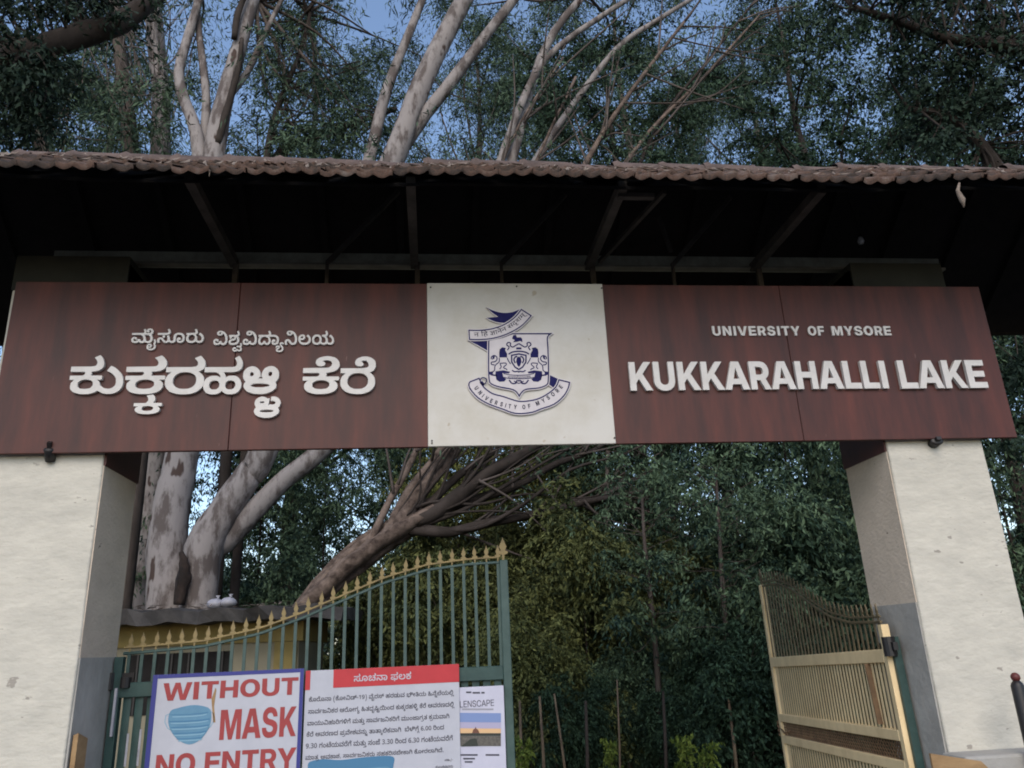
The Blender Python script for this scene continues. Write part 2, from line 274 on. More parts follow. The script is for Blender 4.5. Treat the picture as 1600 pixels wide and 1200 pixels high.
# ------------------------------------------------------------------ lettering
GLYPHS = {
0:(1382,5,[[256,41,8,-8,5,-7,2,-5,2,-8,-1,-5,-1,-7,-2,-4,-4,-5,4,-8,2,-5,2,-7,0,-6,0,-14,-2,-8,-2,-5,-5,-7,-6,-6,-7,-4,-10,-4,-10,-2,-17,0,-11,3,-7,3,-7,4,-6,7,-4,8,-2,5,0,6,0,7,0,5,2,6,2,3,6,8,5,4,4,2,7,2,6,0,7,-1,5,-2,6,-3,3,-4,1,-4,2,-7,0,-5,-2,-6,-2,-4,-2,-2,-6,-4,-5,-2,-11,0,-9,1,-1,-2,5,-6,5,-3,7,-2,9,-1,10,1,7,2,7,4,6,5,2,4,1,4,1,5,0,13,-2,7,-2,4,-3,5,-5,6,1,1,7,8,2,3,0,4,0,5,-2,6,-4,5,-4,
4,0,2,11,11],[194,-39,0,-1,7,-1,4,0,7,1,3,3,1,3,0,2,-2,4,-2,1,-3,1,-6,0,-3,-2,-4,-4,-2,-5],[227,147,4,-6,2,-8,0,-3,0,-13,-2,-5,-4,-8,-6,-6,-7,-5,6,-9,4,-5,2,-4,3,-9,2,-9,1,-7,0,-11,-1,-7,-2,-8,-3,-7,-6,-7,-2,-3,-6,-3,-7,-4,-7,-2,-9,0,-9,0,-9,2,-6,2,-7,4,-6,4,-1,0,-4,-4,-4,-2,-7,-4,-7,-2,-15,0,-9,2,-7,4,-11,10,-9,-8,-6,-4,-5,-2,-11,-2,-13,0,-7,1,-5,1,-6,2,-5,4,-8,7,-4,8,-2,7,0,9,0,4,2,5,4,7,3,4,3,
3,5,3,6,2,9,1,3,0,10,-1,3,-2,4,-2,4,-4,2,-4,1,-3,0,-7,-1,-6,-1,-2,-2,-1,-10,1,-5,0,0,2,0,6,-1,1,-2,3,-3,1,-4,-1,-4,-1,-2,-2,-2,-3,-1,-6,1,-5,2,-4,2,-2,8,-4,12,-1,9,2,4,1,4,3,2,3,3,5,2,8,2,1,18,0,2,-1,1,-8,4,-7,2,-2,6,-3,1,-1,8,-1,5,1,4,3,4,5,2,5,0,8,0,7,-2,7,-6,11,-5,7,-4,4,-11,8,-7,3,-4,1,-89,0,-1,1,0,2,0,16,0,2,1,0,111,0,7,1,6,2,4,4,1,6,0,1,-1,8,-2,3,-4,6,-4,5,2,2,13,8,1,1,2,0,8,-11,4,-5,2,-6,1,
-5,1,-6,0,-5,-1,-7,2,-2,21,0,2,1,2,1,2,0,2,-1,2,0,3,0,7,2,4,2,2,2,2,4,1,7,0,4,-1,3,-2,4,-2,2,-4,2,-3,1,-6,0,-3,0,-2,-1,-4,-2,-1,-2,3,-1,4,-5,1,-3,0,-6,-4,-3,-5,-3,-3,0,-6,0,-4,3,-4,3,-2,4,-1,5,0,2,2,8,1,3,4,6,3,2,5,4,5,2,10,2,10,0,10,-2,5,-3,7,-5],[133,90,8,-7,4,-4,4,-6,5,-9,2,-5,2,-7,1,-8,0,-12,1,-2,7,-6,4,-2,5,-2,7,-1,8,1,3,1,4,1,4,4,4,6,2,5,0,7,-1,11,-1,6,-3,5,-3,6,-6,6,-5,5,-6,4,-3,2,-2,0,-38,
0,-4,2,-2,0]]),
1:(1537,5,[[6,22,0,11,2,8,2,5,4,5,6,5,7,3,9,2,7,0,9,-2,8,-3,3,-3,10,-11,10,-13,8,-7,3,-2,4,-1,7,1,3,1,3,1,2,2,3,6,1,7,0,5,-1,8,-1,5,-4,7,-6,9,1,2,1,1,18,8,2,-1,4,-6,4,-7,3,-7,2,-8,2,-12,-1,-10,0,-1,2,-2,6,-5,7,-3,9,-1,6,1,1,0,3,2,3,4,2,5,0,4,0,11,-1,2,0,9,0,14,2,10,3,7,4,5,5,6,3,2,5,4,4,2,9,3,11,2,18,0,13,-2,11,-4,9,-5,7,-6,6,-7,2,-4,5,-11,2,-7,2,-11,0,-13,-2,-11,-3,-10,-4,-6,-4,-5,-7,-6,-9,-4,
-10,-2,-7,0,-11,0,-5,2,-7,3,-6,5,-6,7,-2,6,-1,5,-1,9,2,9,2,4,4,5,4,3,4,2,5,1,7,0,8,-2,4,-4,1,-2,1,-3,0,-6,0,-3,-2,-4,-3,-2,-3,-2,-4,0,-5,1,-4,3,-2,-2,1,-5,2,-4,4,-4,8,-2,9,0,5,2,6,4,4,6,1,3,3,11,0,7,-2,11,-4,9,-2,4,-4,5,-7,6,-9,4,-8,1,-9,0,-7,-1,-5,-1,-4,-2,-5,-4,-5,-6,-2,-4,-1,-9,0,-11,1,-9,0,-14,-2,-11,-3,-8,-4,-3,-4,-4,-8,-4,-7,-2,-4,0,-5,0,-9,0,-7,2,-6,2,-13,8,-7,-6,-7,-4,-7,-2,-10,0,-7,0,-9,
2,-7,4,-7,6,-10,11,-6,9,-6,7,-4,2,-4,1,-5,-1,-2,-1,-3,-3,-1,-4,0,-1,0,-8,2,-5,1,-4,5,-7,-1,-2,-19,-8,-3,3,-5,11,-2,5],[63,62,-2,4,-1,5,1,4,1,4,5,4,4,1,5,1,5,-2,5,-4,2,-6,0,-5,-3,-5,-4,-4,-3,-1,-7,0,-2,0,-4,2],[6,90,0,18,1,2,89,0,11,1,5,2,4,2,1,2,1,4,0,5,-2,7,-3,6,-6,7,2,2,12,8,4,1,8,-9,5,-11,2,-6,2,-10,-2,-11,-2,-6,-3,-3,-4,-5,-8,-3,-5,-2,-15,-2,-94,0]]),
2:(1038,5,[[8,109,1,1,76,0,5,1,8,1,3,3,3,4,0,3,0,6,-2,5,-2,4,-4,5,-3,4,1,2,16,9,2,-1,4,-5,6,-9,4,-9,1,-9,0,-9,-2,-7,-1,-4,-3,-4,-5,-4,-8,-5,8,-7,4,-5,4,-8,2,-5,1,-11,0,-13,-2,-9,1,-2,4,-4,6,-4,4,-2,5,-1,9,-1,6,1,5,2,2,1,3,3,3,3,2,4,2,7,0,9,-2,10,-4,9,-4,5,-7,8,-8,5,-9,5,-1,2,8,15,2,3,2,1,6,-2,5,-3,5,-4,10,-8,8,-9,3,-6,4,-7,3,-9,2,-9,0,-15,0,-5,-2,-7,-3,-9,-5,-7,-7,-7,-3,-2,-8,-3,-9,-2,-14,0,-9,2,
-6,1,-7,4,-6,4,-5,5,-2,0,-4,-3,-5,-4,-5,-3,-11,-4,-11,-2,-8,0,-12,0,-11,2,-11,4,-6,3,-5,3,-6,7,-5,7,-4,9,-2,9,0,6,0,9,2,9,4,9,3,5,6,6,2,2,0,1,-2,0,-15,0,0,2],[97,77,-7,6,-5,3,-7,2,-6,1,-7,0,-7,-1,-6,-1,-7,-4,-6,-6,-4,-6,-1,-3,-2,-8,0,-3,0,-9,2,-8,4,-7,5,-6,6,-3,5,-3,9,-1,9,0,9,1,6,3,5,3,6,7,2,5,2,3,1,9,0,8,-1,7,-2,5]]),
3:(288,5,[]),
4:(867,5,[[59,154,5,1,6,1,7,0,11,0,16,-4,9,-4,8,-4,7,-5,7,-6,8,-9,8,-11,7,-14,2,-6,3,-13,2,-14,0,-17,0,-9,-2,-9,-2,-5,-4,-9,-5,-8,-6,-4,-5,-3,-6,-2,-7,-2,-11,0,-5,0,-8,2,-3,2,-6,3,-9,9,-7,-7,-6,-4,-9,-3,-9,-2,-16,0,-9,2,-8,3,-5,4,-2,2,-6,8,-1,3,-2,8,-1,9,1,3,1,6,2,5,5,6,5,4,7,4,7,1,4,0,7,0,8,-2,3,-1,7,-6,1,-2,1,-6,1,-7,-2,-5,-1,-2,-1,-1,-15,1,-1,2,0,5,0,2,-3,3,-3,1,-4,0,-3,-2,-3,-2,-2,-4,-1,-3,1,
-8,2,-3,3,-2,3,-3,4,-1,3,-1,6,0,7,0,4,1,5,2,4,3,2,3,4,7,1,5,2,2,18,0,2,-1,1,-6,2,-6,1,-1,7,-6,7,-3,9,0,6,3,6,6,3,7,2,9,0,16,-2,13,-3,13,-6,13,-5,9,-4,5,-5,6,-6,6,-2,-1,-1,-4,-4,-5,-6,-6,-7,-4,-4,-1,-9,-2,-9,0,-7,1,-6,2,-3,2,-3,2,-5,6,-2,4,-2,7,1,7,1,6,2,3,6,7,2,1],[90,135,-2,1,-6,2,-9,0,-3,-1,-4,-1,-2,-3,-1,-4,0,-3,1,-2,2,-2,4,-2,3,0,4,0,4,1,3,2,3,3,2,3]]),
5:(812,5,[[152,20,4,-6,4,-9,2,-11,-2,-8,-2,-3,-4,-4,-2,-1,-2,-3,8,-9,4,-7,1,-5,-1,-11,-3,-8,-4,-3,-3,-2,-3,-2,-7,-2,-13,0,-7,2,-4,2,-6,5,-1,1,-6,-5,-5,-3,-8,-2,-9,-1,-5,1,-6,1,-5,3,-5,4,-2,3,-2,4,-2,5,0,4,0,4,2,7,3,5,4,4,4,2,7,2,7,0,6,-2,2,-1,4,-5,2,-3,0,-4,-1,-5,-2,-4,-11,1,-1,1,0,3,0,3,-2,1,-2,1,-4,-2,-2,-3,0,-1,0,-6,2,-3,4,-3,5,-1,6,0,5,1,4,2,2,2,2,4,1,4,2,1,13,0,1,-1,2,-6,3,-3,3,-3,4,-1,5,0,4,
1,3,3,1,1,1,4,0,5,-1,6,-3,4,-5,4,-7,4,-26,0,-1,0,-1,13,1,2,1,1,31,0,4,0,4,2,1,3,0,1,0,4,-1,4,-3,7,-3,4,2,1,13,6],[111,157,5,-7,6,-9,2,-6,2,-5,1,-7,0,-6,-1,-5,-2,-6,-2,-3,-6,-6,-8,-5,6,-6,4,-5,6,-11,2,-7,0,-6,0,-14,-2,-8,-2,-5,-2,-4,-6,-8,-7,-7,-5,-4,-8,-3,-11,-4,-12,-2,-13,0,-9,0,-7,1,-8,1,-5,2,-6,2,-5,4,-5,4,-2,4,-3,5,-2,5,0,8,0,3,2,8,4,5,2,2,8,5,10,5,26,6,5,2,2,2,3,3,0,4,0,4,-1,2,-2,2,-2,1,-5,2,
-7,0,-6,-1,-3,-3,-1,-1,-1,-6,1,-5,-5,-3,-16,-6,-2,3,-3,7,0,10,2,3,-1,1,-2,0,-7,0,-1,1,0,18,1,2,73,0,12,1,6,2,3,2,1,2,2,4,0,4,-2,7,-2,3,-3,6,-5,5,15,10],[30,28,4,-4,2,-2,6,-2,14,-1,16,1,11,4,8,4,6,6,3,5,2,6,1,7,-1,11,-2,7,-3,7,-4,6,-6,5,-2,0,2,-3,2,-10,-1,-9,-2,-3,-4,-6,-6,-4,-9,-4,-13,-3,-12,-3,-6,-1,-4,-2,-2,-5,-1,-3]]),
6:(1552,5,[[301,22,4,-4,2,-4,2,-5,1,-2,-1,-1,-15,-2,-1,1,-2,4,-3,2,-1,1,-4,0,-3,-1,-2,-2,-1,-2,0,-2,0,-1,2,-4,4,-6,12,-12,4,-6,3,-7,2,-7,0,-11,0,-6,-2,-5,-2,-4,-4,-5,-7,-6,-8,-4,-5,-2,-7,-1,-8,-1,-9,0,-7,1,-7,2,-8,3,-6,6,-3,5,-1,6,1,7,1,4,3,4,7,5,11,6,4,4,0,1,1,2,-1,1,-2,2,-4,1,-1,0,-6,-2,-2,-2,0,-2,1,-4,-1,-1,-3,-1,-9,-3,-3,2,-1,5,-1,4,1,5,3,6,6,4,7,2,6,0,12,0,6,-2,3,-3,3,-3,2,-4,0,-2,0,-5,0,-4,
-2,-3,-3,-4,-5,-4,-9,-5,-5,-4,-3,-3,0,-2,1,-2,1,-2,2,-2,9,-2,13,0,9,2,4,2,5,4,3,3,1,4,1,5,-1,8,-3,7,-4,5,-12,13,-4,6,-1,3,-2,6,0,3,0,6,2,5,4,5,5,3,6,2,5,1,11,-1,6,-2],[8,109,1,1,100,0,5,1,7,1,4,2,2,2,2,6,0,2,-2,7,-1,3,-2,4,-6,7,0,2,16,10,2,0,7,-10,4,-7,2,-4,2,-7,1,-5,-1,-13,1,-1,40,0,15,-2,5,-2,9,-4,8,-5,8,-8,3,-5,4,-8,3,-12,1,-13,0,-9,-1,-6,-2,-9,-5,-11,-4,-5,-7,-6,-8,-4,-5,-2,-7,-1,-9,-1,-13,3,
-7,3,-6,3,-4,5,-3,5,-3,6,-1,12,1,8,4,7,6,6,7,4,4,0,7,0,4,-1,4,-1,4,-4,2,-6,0,-5,-2,-6,-4,-4,-6,-1,-5,1,-4,2,-2,2,-1,-2,1,-5,1,-4,3,-3,3,-2,2,-1,4,-1,4,0,3,0,7,2,6,3,2,2,4,8,2,5,0,6,0,14,-2,7,-2,6,-6,7,-5,5,-8,3,-7,2,-16,1,-46,0,1,-2,7,-7,4,-6,5,-10,2,-10,1,-7,-1,-14,-2,-9,-3,-10,-4,-5,-2,-2,-6,-4,-7,-4,-7,-1,-10,-1,-10,2,-8,4,-3,2,-9,8,-10,-8,-5,-3,-5,-3,-11,-1,-4,-1,-5,1,-8,1,-7,4,-7,6,-5,7,-3,8,
-2,10,0,8,0,9,2,9,2,7,5,9,4,5,7,6,1,2,-20,0,-1,2],[124,25,2,4,2,9,0,11,-1,4,-2,7,-5,11,-4,5,-7,6,-8,4,-5,2,-9,1,-13,0,-11,-1,-5,-2,-9,-5,-5,-5,-3,-3,-6,-9,-2,-6,-1,-7,0,-11,0,-4,1,-5,3,-6,2,-2,3,-2,4,-2,4,0,5,1,4,1,3,3,4,5,2,4,2,7,1,2,19,0,1,-1,1,-1,1,-6,3,-7,3,-3,3,-2,6,-3,7,0,6,3]]),
7:(777,5,[[39,152,4,2,7,2,13,0,9,0,9,-2,7,-2,9,-4,6,-3,5,-4,7,-6,6,-5,6,-8,7,-11,4,-7,3,-9,4,-14,2,-11,0,-8,0,-20,-2,-12,-3,-9,-2,-4,-6,-7,-4,-4,-4,-2,-9,-4,-11,-2,-14,0,-8,2,-7,4,-5,4,-12,13,-6,9,-6,7,-4,2,-3,1,-6,-1,-1,-1,-3,-3,-2,-4,0,-1,0,-8,2,-5,2,-4,4,-7,0,-2,-20,-8,-2,3,-6,11,-3,11,-1,5,1,9,1,6,4,7,4,5,4,3,7,3,9,2,9,0,8,-1,5,-3,6,-4,4,-3,7,-9,6,-10,6,-6,4,-3,5,-2,6,-1,7,1,4,2,3,2,4,6,2,5,2,
7,1,13,-1,9,-2,11,-5,16,-5,11,-6,9,-6,7,-5,6,-2,1,-1,-1,-2,-5,-3,-4,-5,-5,-7,-5,-6,-2,-7,-1,-6,0,-12,2,-8,3,-3,2,-2,2,-4,6,-2,5,0,6,0,5,1,6,3,5,4,4,3,2],[73,135,-1,1,-8,2,-10,0,-4,-2,-2,-2,-1,-1,-1,-3,0,-2,1,-4,3,-2,4,-2,7,0,5,2,2,2,2,2,2,4]]),
8:(793,5,[[13,89,3,6,8,8,7,5,6,2,7,2,13,0,5,0,6,-2,5,-3,6,-5,2,-3,2,-4,1,-7,1,-6,-2,-9,-2,-5,-2,-4,-6,-6,-5,-3,-8,-3,-10,-1,-4,0,-9,1,-6,3,-1,-2,1,-2,1,-5,2,-4,5,-6,7,-7,5,-4,4,-1,7,-3,9,-1,17,0,11,2,5,1,5,3,8,5,4,4,3,5,3,8,0,5,0,11,-2,7,-2,4,-3,4,-7,6,-7,5,-2,1,-3,2,12,18,0,1,2,0,7,-4,6,-4,9,-8,6,-8,3,-6,2,-5,2,-6,2,-11,0,-9,-2,-9,-3,-11,-2,-3,-5,-7,-7,-8,-9,-6,-4,-2,-9,-3,-7,-2,-13,-2,-14,0,-7,
0,-11,2,-13,3,-11,6,-7,5,-5,5,-3,3,-4,6,-5,11,-2,5,-2,9,0,11,0,5,2,11],[31,73,6,-3,5,0,6,0,3,0,6,2,4,5,1,3,0,6,-1,3,-2,3,-4,2,-4,0,-3,0,-2,0,-4,-2,-3,-3,-5,-5,-2,-4,-1,-5]]),
9:(1364,5,[[7,51,1,13,1,9,2,6,2,5,4,5,5,8,5,3,5,4,7,4,6,2,7,2,16,0,9,0,8,-2,11,-5,5,-4,4,-4,6,-8,2,-3,3,-7,2,-8,2,-11,0,-12,-3,-15,2,-2,4,-4,5,-4,4,-2,5,-1,6,-1,7,0,6,2,3,2,6,6,2,6,2,7,0,6,-2,9,-2,5,-3,7,-3,3,-6,7,-5,4,-5,3,-6,3,-13,0,-1,2,0,18,2,1,31,1,7,2,3,2,1,2,2,3,0,6,-2,5,-4,8,-5,7,1,2,15,9,2,0,7,-9,6,-11,2,-8,1,-7,0,-5,-2,-8,-1,-3,-2,-4,-4,-4,-6,-4,-7,-3,0,-2,10,-9,5,-7,4,-7,2,-6,2,-12,0,
-8,-2,-7,1,-2,7,-6,6,-3,7,-3,7,0,6,1,5,2,2,1,3,3,3,3,2,4,2,7,0,11,-2,9,-4,8,-3,5,-8,8,-8,5,-9,5,-1,2,10,16,2,3,6,-2,5,-3,6,-4,7,-6,5,-6,8,-11,6,-11,1,-5,2,-11,1,-14,-1,-4,-2,-9,-3,-7,-2,-4,-2,-3,-8,-7,-5,-3,-6,-2,-7,-2,-7,0,-9,0,-9,2,-9,3,-13,9,-7,-6,-4,-3,-7,-3,-8,-2,-3,0,-15,0,-7,2,-5,1,-4,2,-7,4,-9,7,-10,-7,-9,-5,-7,-2,-7,-2,-13,0,-5,0,-9,2,-8,2,-9,5,-7,6,-6,7,-5,11,-2,8,-2,7],[48,88,-5,-3,-5,
-5,-3,-5,-2,-6,-2,-9,0,-7,2,-11,2,-5,3,-6,7,-6,5,-3,6,-2,5,-1,9,1,7,2,4,1,6,5,1,2,3,3,3,7,2,9,0,6,0,5,-2,8,-1,5,-2,4,-7,7,-5,4,-5,2,-7,1,-8,0,-5,-1]]),
10:(974,5,[[7,109,1,1,65,0,6,1,7,1,4,3,2,4,1,9,-3,7,-3,5,-5,6,1,2,16,9,1,0,5,-6,4,-5,3,-7,2,-6,2,-7,0,-7,0,-6,-2,-5,-2,-4,-2,-3,-7,-6,-4,-2,-7,-2,-15,-2,-1,-1,2,-4,0,-4,-2,-5,1,-2,36,0,2,-2,0,-14,-2,-1,-10,0,-3,-1,7,-7,3,-8,1,-5,1,-2,6,-5,5,-4,3,-2,6,-2,7,-1,5,0,2,1,6,2,5,4,4,5,2,6,1,7,-1,7,-1,9,-3,6,-3,5,-8,9,-9,7,-9,4,-1,2,9,16,3,3,2,0,7,-4,5,-3,9,-8,6,-6,3,-4,3,-3,5,-9,4,-9,1,-6,2,-14,-1,-15,
-4,-11,-3,-5,-3,-4,-4,-3,-5,-4,-4,-2,-5,-2,-9,-2,-15,0,-9,2,-9,4,-13,8,-5,-5,-7,-4,-9,-3,-10,-2,-9,0,-12,0,-11,2,-11,4,-6,3,-6,6,-4,6,-1,3,-1,9,1,11,2,4,7,9,-1,1,-13,0,-1,1,0,14,1,2,40,0,4,2,2,2,2,3,0,6,-3,3,-1,0,-44,0,-1,2],[36,35,0,-4,2,-3,5,-5,3,-2,4,-1,9,-1,5,0,8,1,5,1,4,3,3,4,3,5,0,4,0,5,-2,6,-2,1,-2,3,-4,2,-4,2,-7,1,-9,0,-9,-2,-5,-3,-3,-3,-3,-3,-1,-2,0,-4]]),
11:(611,5,[[99,157,2,-1,8,-10,5,-11,2,-9,0,-4,0,-7,-2,-7,-2,-4,-2,-3,-7,-6,-4,-2,-7,-2,-15,-2,-1,-1,2,-4,0,-4,-2,-5,1,-2,36,0,2,-2,0,-14,-2,-1,-10,0,-3,-1,7,-7,2,-4,2,-5,0,-6,0,-7,-3,-7,-3,-6,-6,-6,-7,-4,-9,-3,-13,-2,-18,0,-11,2,-8,2,-9,5,-3,3,-4,5,-4,7,-1,9,1,11,2,4,7,9,-1,1,-13,0,-1,1,0,14,1,2,40,0,4,2,2,2,2,3,0,6,-3,3,-1,0,-44,0,-1,2,0,18,1,1,71,1,7,1,2,1,2,2,2,4,1,7,-1,3,-2,6,-3,5,-5,6,1,2],
[36,35,0,-4,2,-3,5,-5,3,-2,4,-1,9,-1,5,0,8,1,5,1,4,3,3,4,3,5,0,4,0,5,-2,6,-2,1,-2,3,-4,2,-4,2,-7,1,-9,0,-9,-2,-5,-3,-3,-3,-3,-3,-1,-2,0,-4]]),
12:(174,5,[[19,20,3,-5,2,-5,1,-5,1,-8,-1,-7,-4,-11,22,0,2,-2,0,-11,-1,-1,-1,-1,-8,0,-1,-1,4,-6,2,-3,0,-6,0,-5,-4,-8,-2,-2,-6,-4,-3,-1,-10,-2,-5,-1,-11,1,-7,1,-6,3,-3,2,-2,2,-4,5,-2,7,0,4,2,7,1,2,4,4,-1,1,-9,0,-1,1,0,12,1,2,29,0,2,1,2,5,2,3,1,6,-1,9,-2,5,-3,6,1,0,2,2],[-7,-52,2,-3,4,-3,6,-1,5,0,5,1,4,2,2,2,2,6,0,3,-1,4,-5,4,-5,2,-4,0,-5,-1,-4,0,-4,-3,-2,-4,0,-5]]),
13:(675,5,[[110,157,2,-1,4,-5,6,-9,4,-9,1,-9,0,-9,-2,-7,-1,-4,-3,-4,-5,-4,-8,-5,8,-7,4,-5,4,-8,2,-5,1,-11,0,-9,-1,-11,-4,-9,-2,-4,-4,-5,-6,-6,-5,-4,-5,-3,-11,-4,-13,-2,-16,0,-13,2,-11,4,-6,3,-5,3,-6,7,-5,7,-4,9,-2,9,0,6,0,9,2,9,4,9,3,5,6,6,2,2,0,1,-2,0,-15,0,0,2,0,18,1,1,76,0,5,1,8,1,3,3,3,4,0,3,0,6,-2,5,-2,4,-4,5,-3,4,1,2],[97,77,-7,6,-5,3,-7,2,-6,1,-7,0,-7,-1,-6,-1,-7,-4,-6,-6,-4,-6,-1,-3,-2,-8,
0,-3,0,-9,2,-8,4,-7,5,-6,6,-3,5,-3,9,-1,9,0,9,1,6,3,5,3,6,7,2,5,2,3,1,9,0,8,-1,7,-2,5]]),
14:(836,5,[[145,156,5,-5,5,-9,4,-7,2,-9,0,-7,-1,-6,-1,-5,-2,-4,-2,-3,-5,-4,-3,-2,-5,-3,-6,-1,-12,-2,-37,0,-1,-1,6,-8,1,-3,2,-9,1,-1,4,3,4,2,7,2,9,0,11,0,7,-2,7,-4,5,-4,3,-4,5,-9,3,-9,0,-7,0,-6,-2,-7,-4,-7,-4,-6,-7,-6,-8,-3,-11,-2,-7,0,-9,0,-7,2,-6,2,-5,3,-7,7,-6,-5,-5,-4,-8,-3,-9,-2,-14,0,-9,2,-9,3,-6,4,-5,7,-4,6,-2,8,-1,7,1,9,2,7,3,6,4,5,2,3,6,3,3,2,4,2,9,2,9,0,11,0,5,-2,4,-2,4,-3,1,1,0,1,-2,6,
-2,4,-3,2,-3,3,-8,4,-3,1,-44,0,-2,1,0,1,0,18,0,1,2,0,109,0,6,1,7,1,4,3,2,4,0,9,-2,7,-4,5,-4,6,1,2,1,0,15,9],[72,42,-2,4,-3,3,-3,3,-4,2,-7,1,-9,-1,-6,-2,-3,-3,-3,-3,-2,-6,0,-7,2,-5,2,-4,6,-4,5,-2,4,0,9,0,6,2,2,2,4,4,2,5,0,6],[96,42,-1,-9,1,-4,2,-3,4,-5,7,-3,9,0,4,0,5,2,4,2,2,2,2,4,2,3,0,2,0,7,-2,6,-4,4,-2,2,-4,1,-7,2,-11,-1,-3,-2,-3,-3,-4,-3]]),
15:(611,5,[[35,1,-5,3,-6,3,-3,3,-4,5,-4,7,-1,9,1,11,2,4,7,9,-1,1,-13,0,-1,1,0,14,1,2,40,0,4,2,2,2,2,3,0,6,-3,3,-1,0,-44,0,-1,2,0,18,1,1,65,1,10,1,3,2,5,5,1,3,1,7,-1,6,-2,3,-2,3,-4,2,-5,1,-6,0,-5,-1,-3,-3,0,-1,4,-2,3,-4,1,-4,-1,-3,-2,-4,-2,-2,-7,-2,-6,0,-3,2,-5,4,-1,2,-2,5,0,8,1,5,2,4,3,3,5,5,8,3,7,2,9,1,9,-1,5,-2,6,-2,7,-6,4,-5,2,-4,2,-5,1,-6,1,-5,0,-6,-2,-7,-2,-5,-4,-6,-2,-2,-5,-4,-8,-3,-7,-2,-9,
-2,-1,-1,2,-4,0,-4,-2,-5,1,-2,36,0,2,-2,0,-14,-2,-1,-10,0,-3,-1,7,-7,2,-4,2,-5,0,-6,0,-7,-2,-6,-4,-7,-4,-4,-6,-4,-3,-2,-9,-3,-13,-2,-13,0,-9,0,-7,2],[36,35,0,-4,2,-3,5,-5,3,-2,4,-1,9,-1,5,0,8,1,5,1,4,3,3,4,3,5,0,4,0,5,-2,6,-2,1,-2,3,-4,2,-4,2,-7,1,-9,0,-9,-2,-5,-3,-3,-3,-3,-3,-1,-2,0,-4]]),
16:(675,5,[[36,4,-6,3,-5,3,-6,7,-5,7,-4,9,-2,9,0,6,0,9,2,9,4,9,3,5,6,6,2,2,0,1,-2,0,-15,0,0,2,0,18,1,1,72,0,6,1,9,1,4,2,3,4,1,1,0,3,0,6,-2,5,-2,4,-4,6,-2,1,-7,0,-6,-1,-3,-3,0,-1,4,-2,3,-4,1,-2,0,-5,-2,-4,-3,-2,-5,-2,-4,0,-7,2,-4,3,-2,3,-2,5,0,2,0,6,2,5,2,4,2,3,6,5,7,3,5,2,11,1,9,-1,6,-2,5,-2,7,-6,5,-5,2,-4,2,-5,1,-11,0,-6,-2,-7,-3,-9,-3,-4,-5,-4,-8,-5,8,-7,4,-5,4,-8,2,-5,1,-11,0,-9,-1,-11,-4,-9,
-2,-4,-4,-5,-6,-6,-5,-4,-5,-3,-11,-4,-13,-2,-16,0,-13,2],[97,77,-7,6,-5,3,-7,2,-6,1,-7,0,-7,-1,-6,-1,-7,-4,-6,-6,-4,-6,-1,-3,-2,-8,0,-3,0,-9,2,-8,4,-7,5,-6,6,-3,5,-3,9,-1,9,0,9,1,6,3,5,3,6,7,2,5,2,3,1,9,0,8,-1,7,-2,5]]),
17:(1523,6,[[5,18,1,14,3,6,4,6,10,6,14,1,6,-1,7,-4,8,-8,12,-16,4,-4,9,-3,7,2,3,2,4,6,1,13,-3,10,-7,10,0,4,9,4,6,3,8,-11,4,-10,2,-13,-1,-10,4,-4,7,-4,10,-2,6,2,4,2,2,6,-1,33,4,14,8,10,10,7,13,4,20,1,7,-2,10,-3,10,-6,7,-8,5,-7,3,-6,3,-14,-1,-20,-3,-10,-4,-6,-7,-7,-6,-4,-14,-3,-10,0,-10,3,-10,9,-4,8,-1,10,2,7,3,7,4,3,7,3,6,1,7,-2,5,-5,1,-7,-1,-3,-2,-4,-7,-2,-6,1,-3,-2,3,-6,6,-5,10,0,7,3,5,5,3,6,1,17,
-1,7,-4,10,-4,5,-7,5,-13,5,-13,-1,-10,-4,-4,-4,-5,-10,-1,-10,1,-16,0,-14,-3,-6,-5,-7,-7,-4,-10,-3,-10,0,-10,2,-13,8,-10,-7,-10,-3,-10,0,-10,2,-7,4,-6,6,-17,22,-3,2,-4,0,-3,0,-3,-2,-3,-7,1,-10,5,-10,-3,-3,-10,-4,-4,0,-4,7],[71,55,-4,-5,-7,-1,-3,1,-5,2,-2,6,0,4,3,6,4,2,10,0,4,-5],[5,78,0,10,2,4,80,0,6,2,5,4,0,10,-3,7,-6,7,11,8,3,0,3,-2,8,-13,3,-13,-2,-14,-6,-6,-9,-5,-17,-2,-76,0]]),
18:(845,6,[[122,131,8,-11,4,-7,1,-10,-1,-13,-5,-7,-11,-7,2,-6,-1,-7,3,-2,10,0,3,-1,0,-10,-3,-3,-7,-1,5,-10,2,-10,-1,-10,-4,-6,-8,-8,-10,-3,-7,-1,-16,2,-7,3,-10,8,-10,-8,-10,-4,-7,-1,-13,0,-13,7,-4,5,-4,10,0,6,3,10,9,10,22,17,3,7,-3,6,-6,2,-7,0,-3,-2,-4,-6,2,-7,0,-3,-12,-5,-3,0,-1,1,-3,7,-1,7,1,6,3,7,8,7,10,3,6,1,10,0,10,-4,8,-7,3,-7,1,-6,-1,-7,-6,-10,-21,-15,-8,-8,0,-7,1,-4,7,-4,3,0,7,0,6,3,6,5,3,
7,0,3,1,2,14,0,2,-2,4,-10,4,-4,6,-3,10,-1,8,5,3,6,0,4,-2,6,-5,7,-7,4,-17,0,-3,1,-1,2,0,10,1,1,20,1,4,4,0,4,-1,3,-3,2,-20,1,-1,4,0,10,1,1,3,1,24,0,9,4,2,4,0,6,-9,17]]),
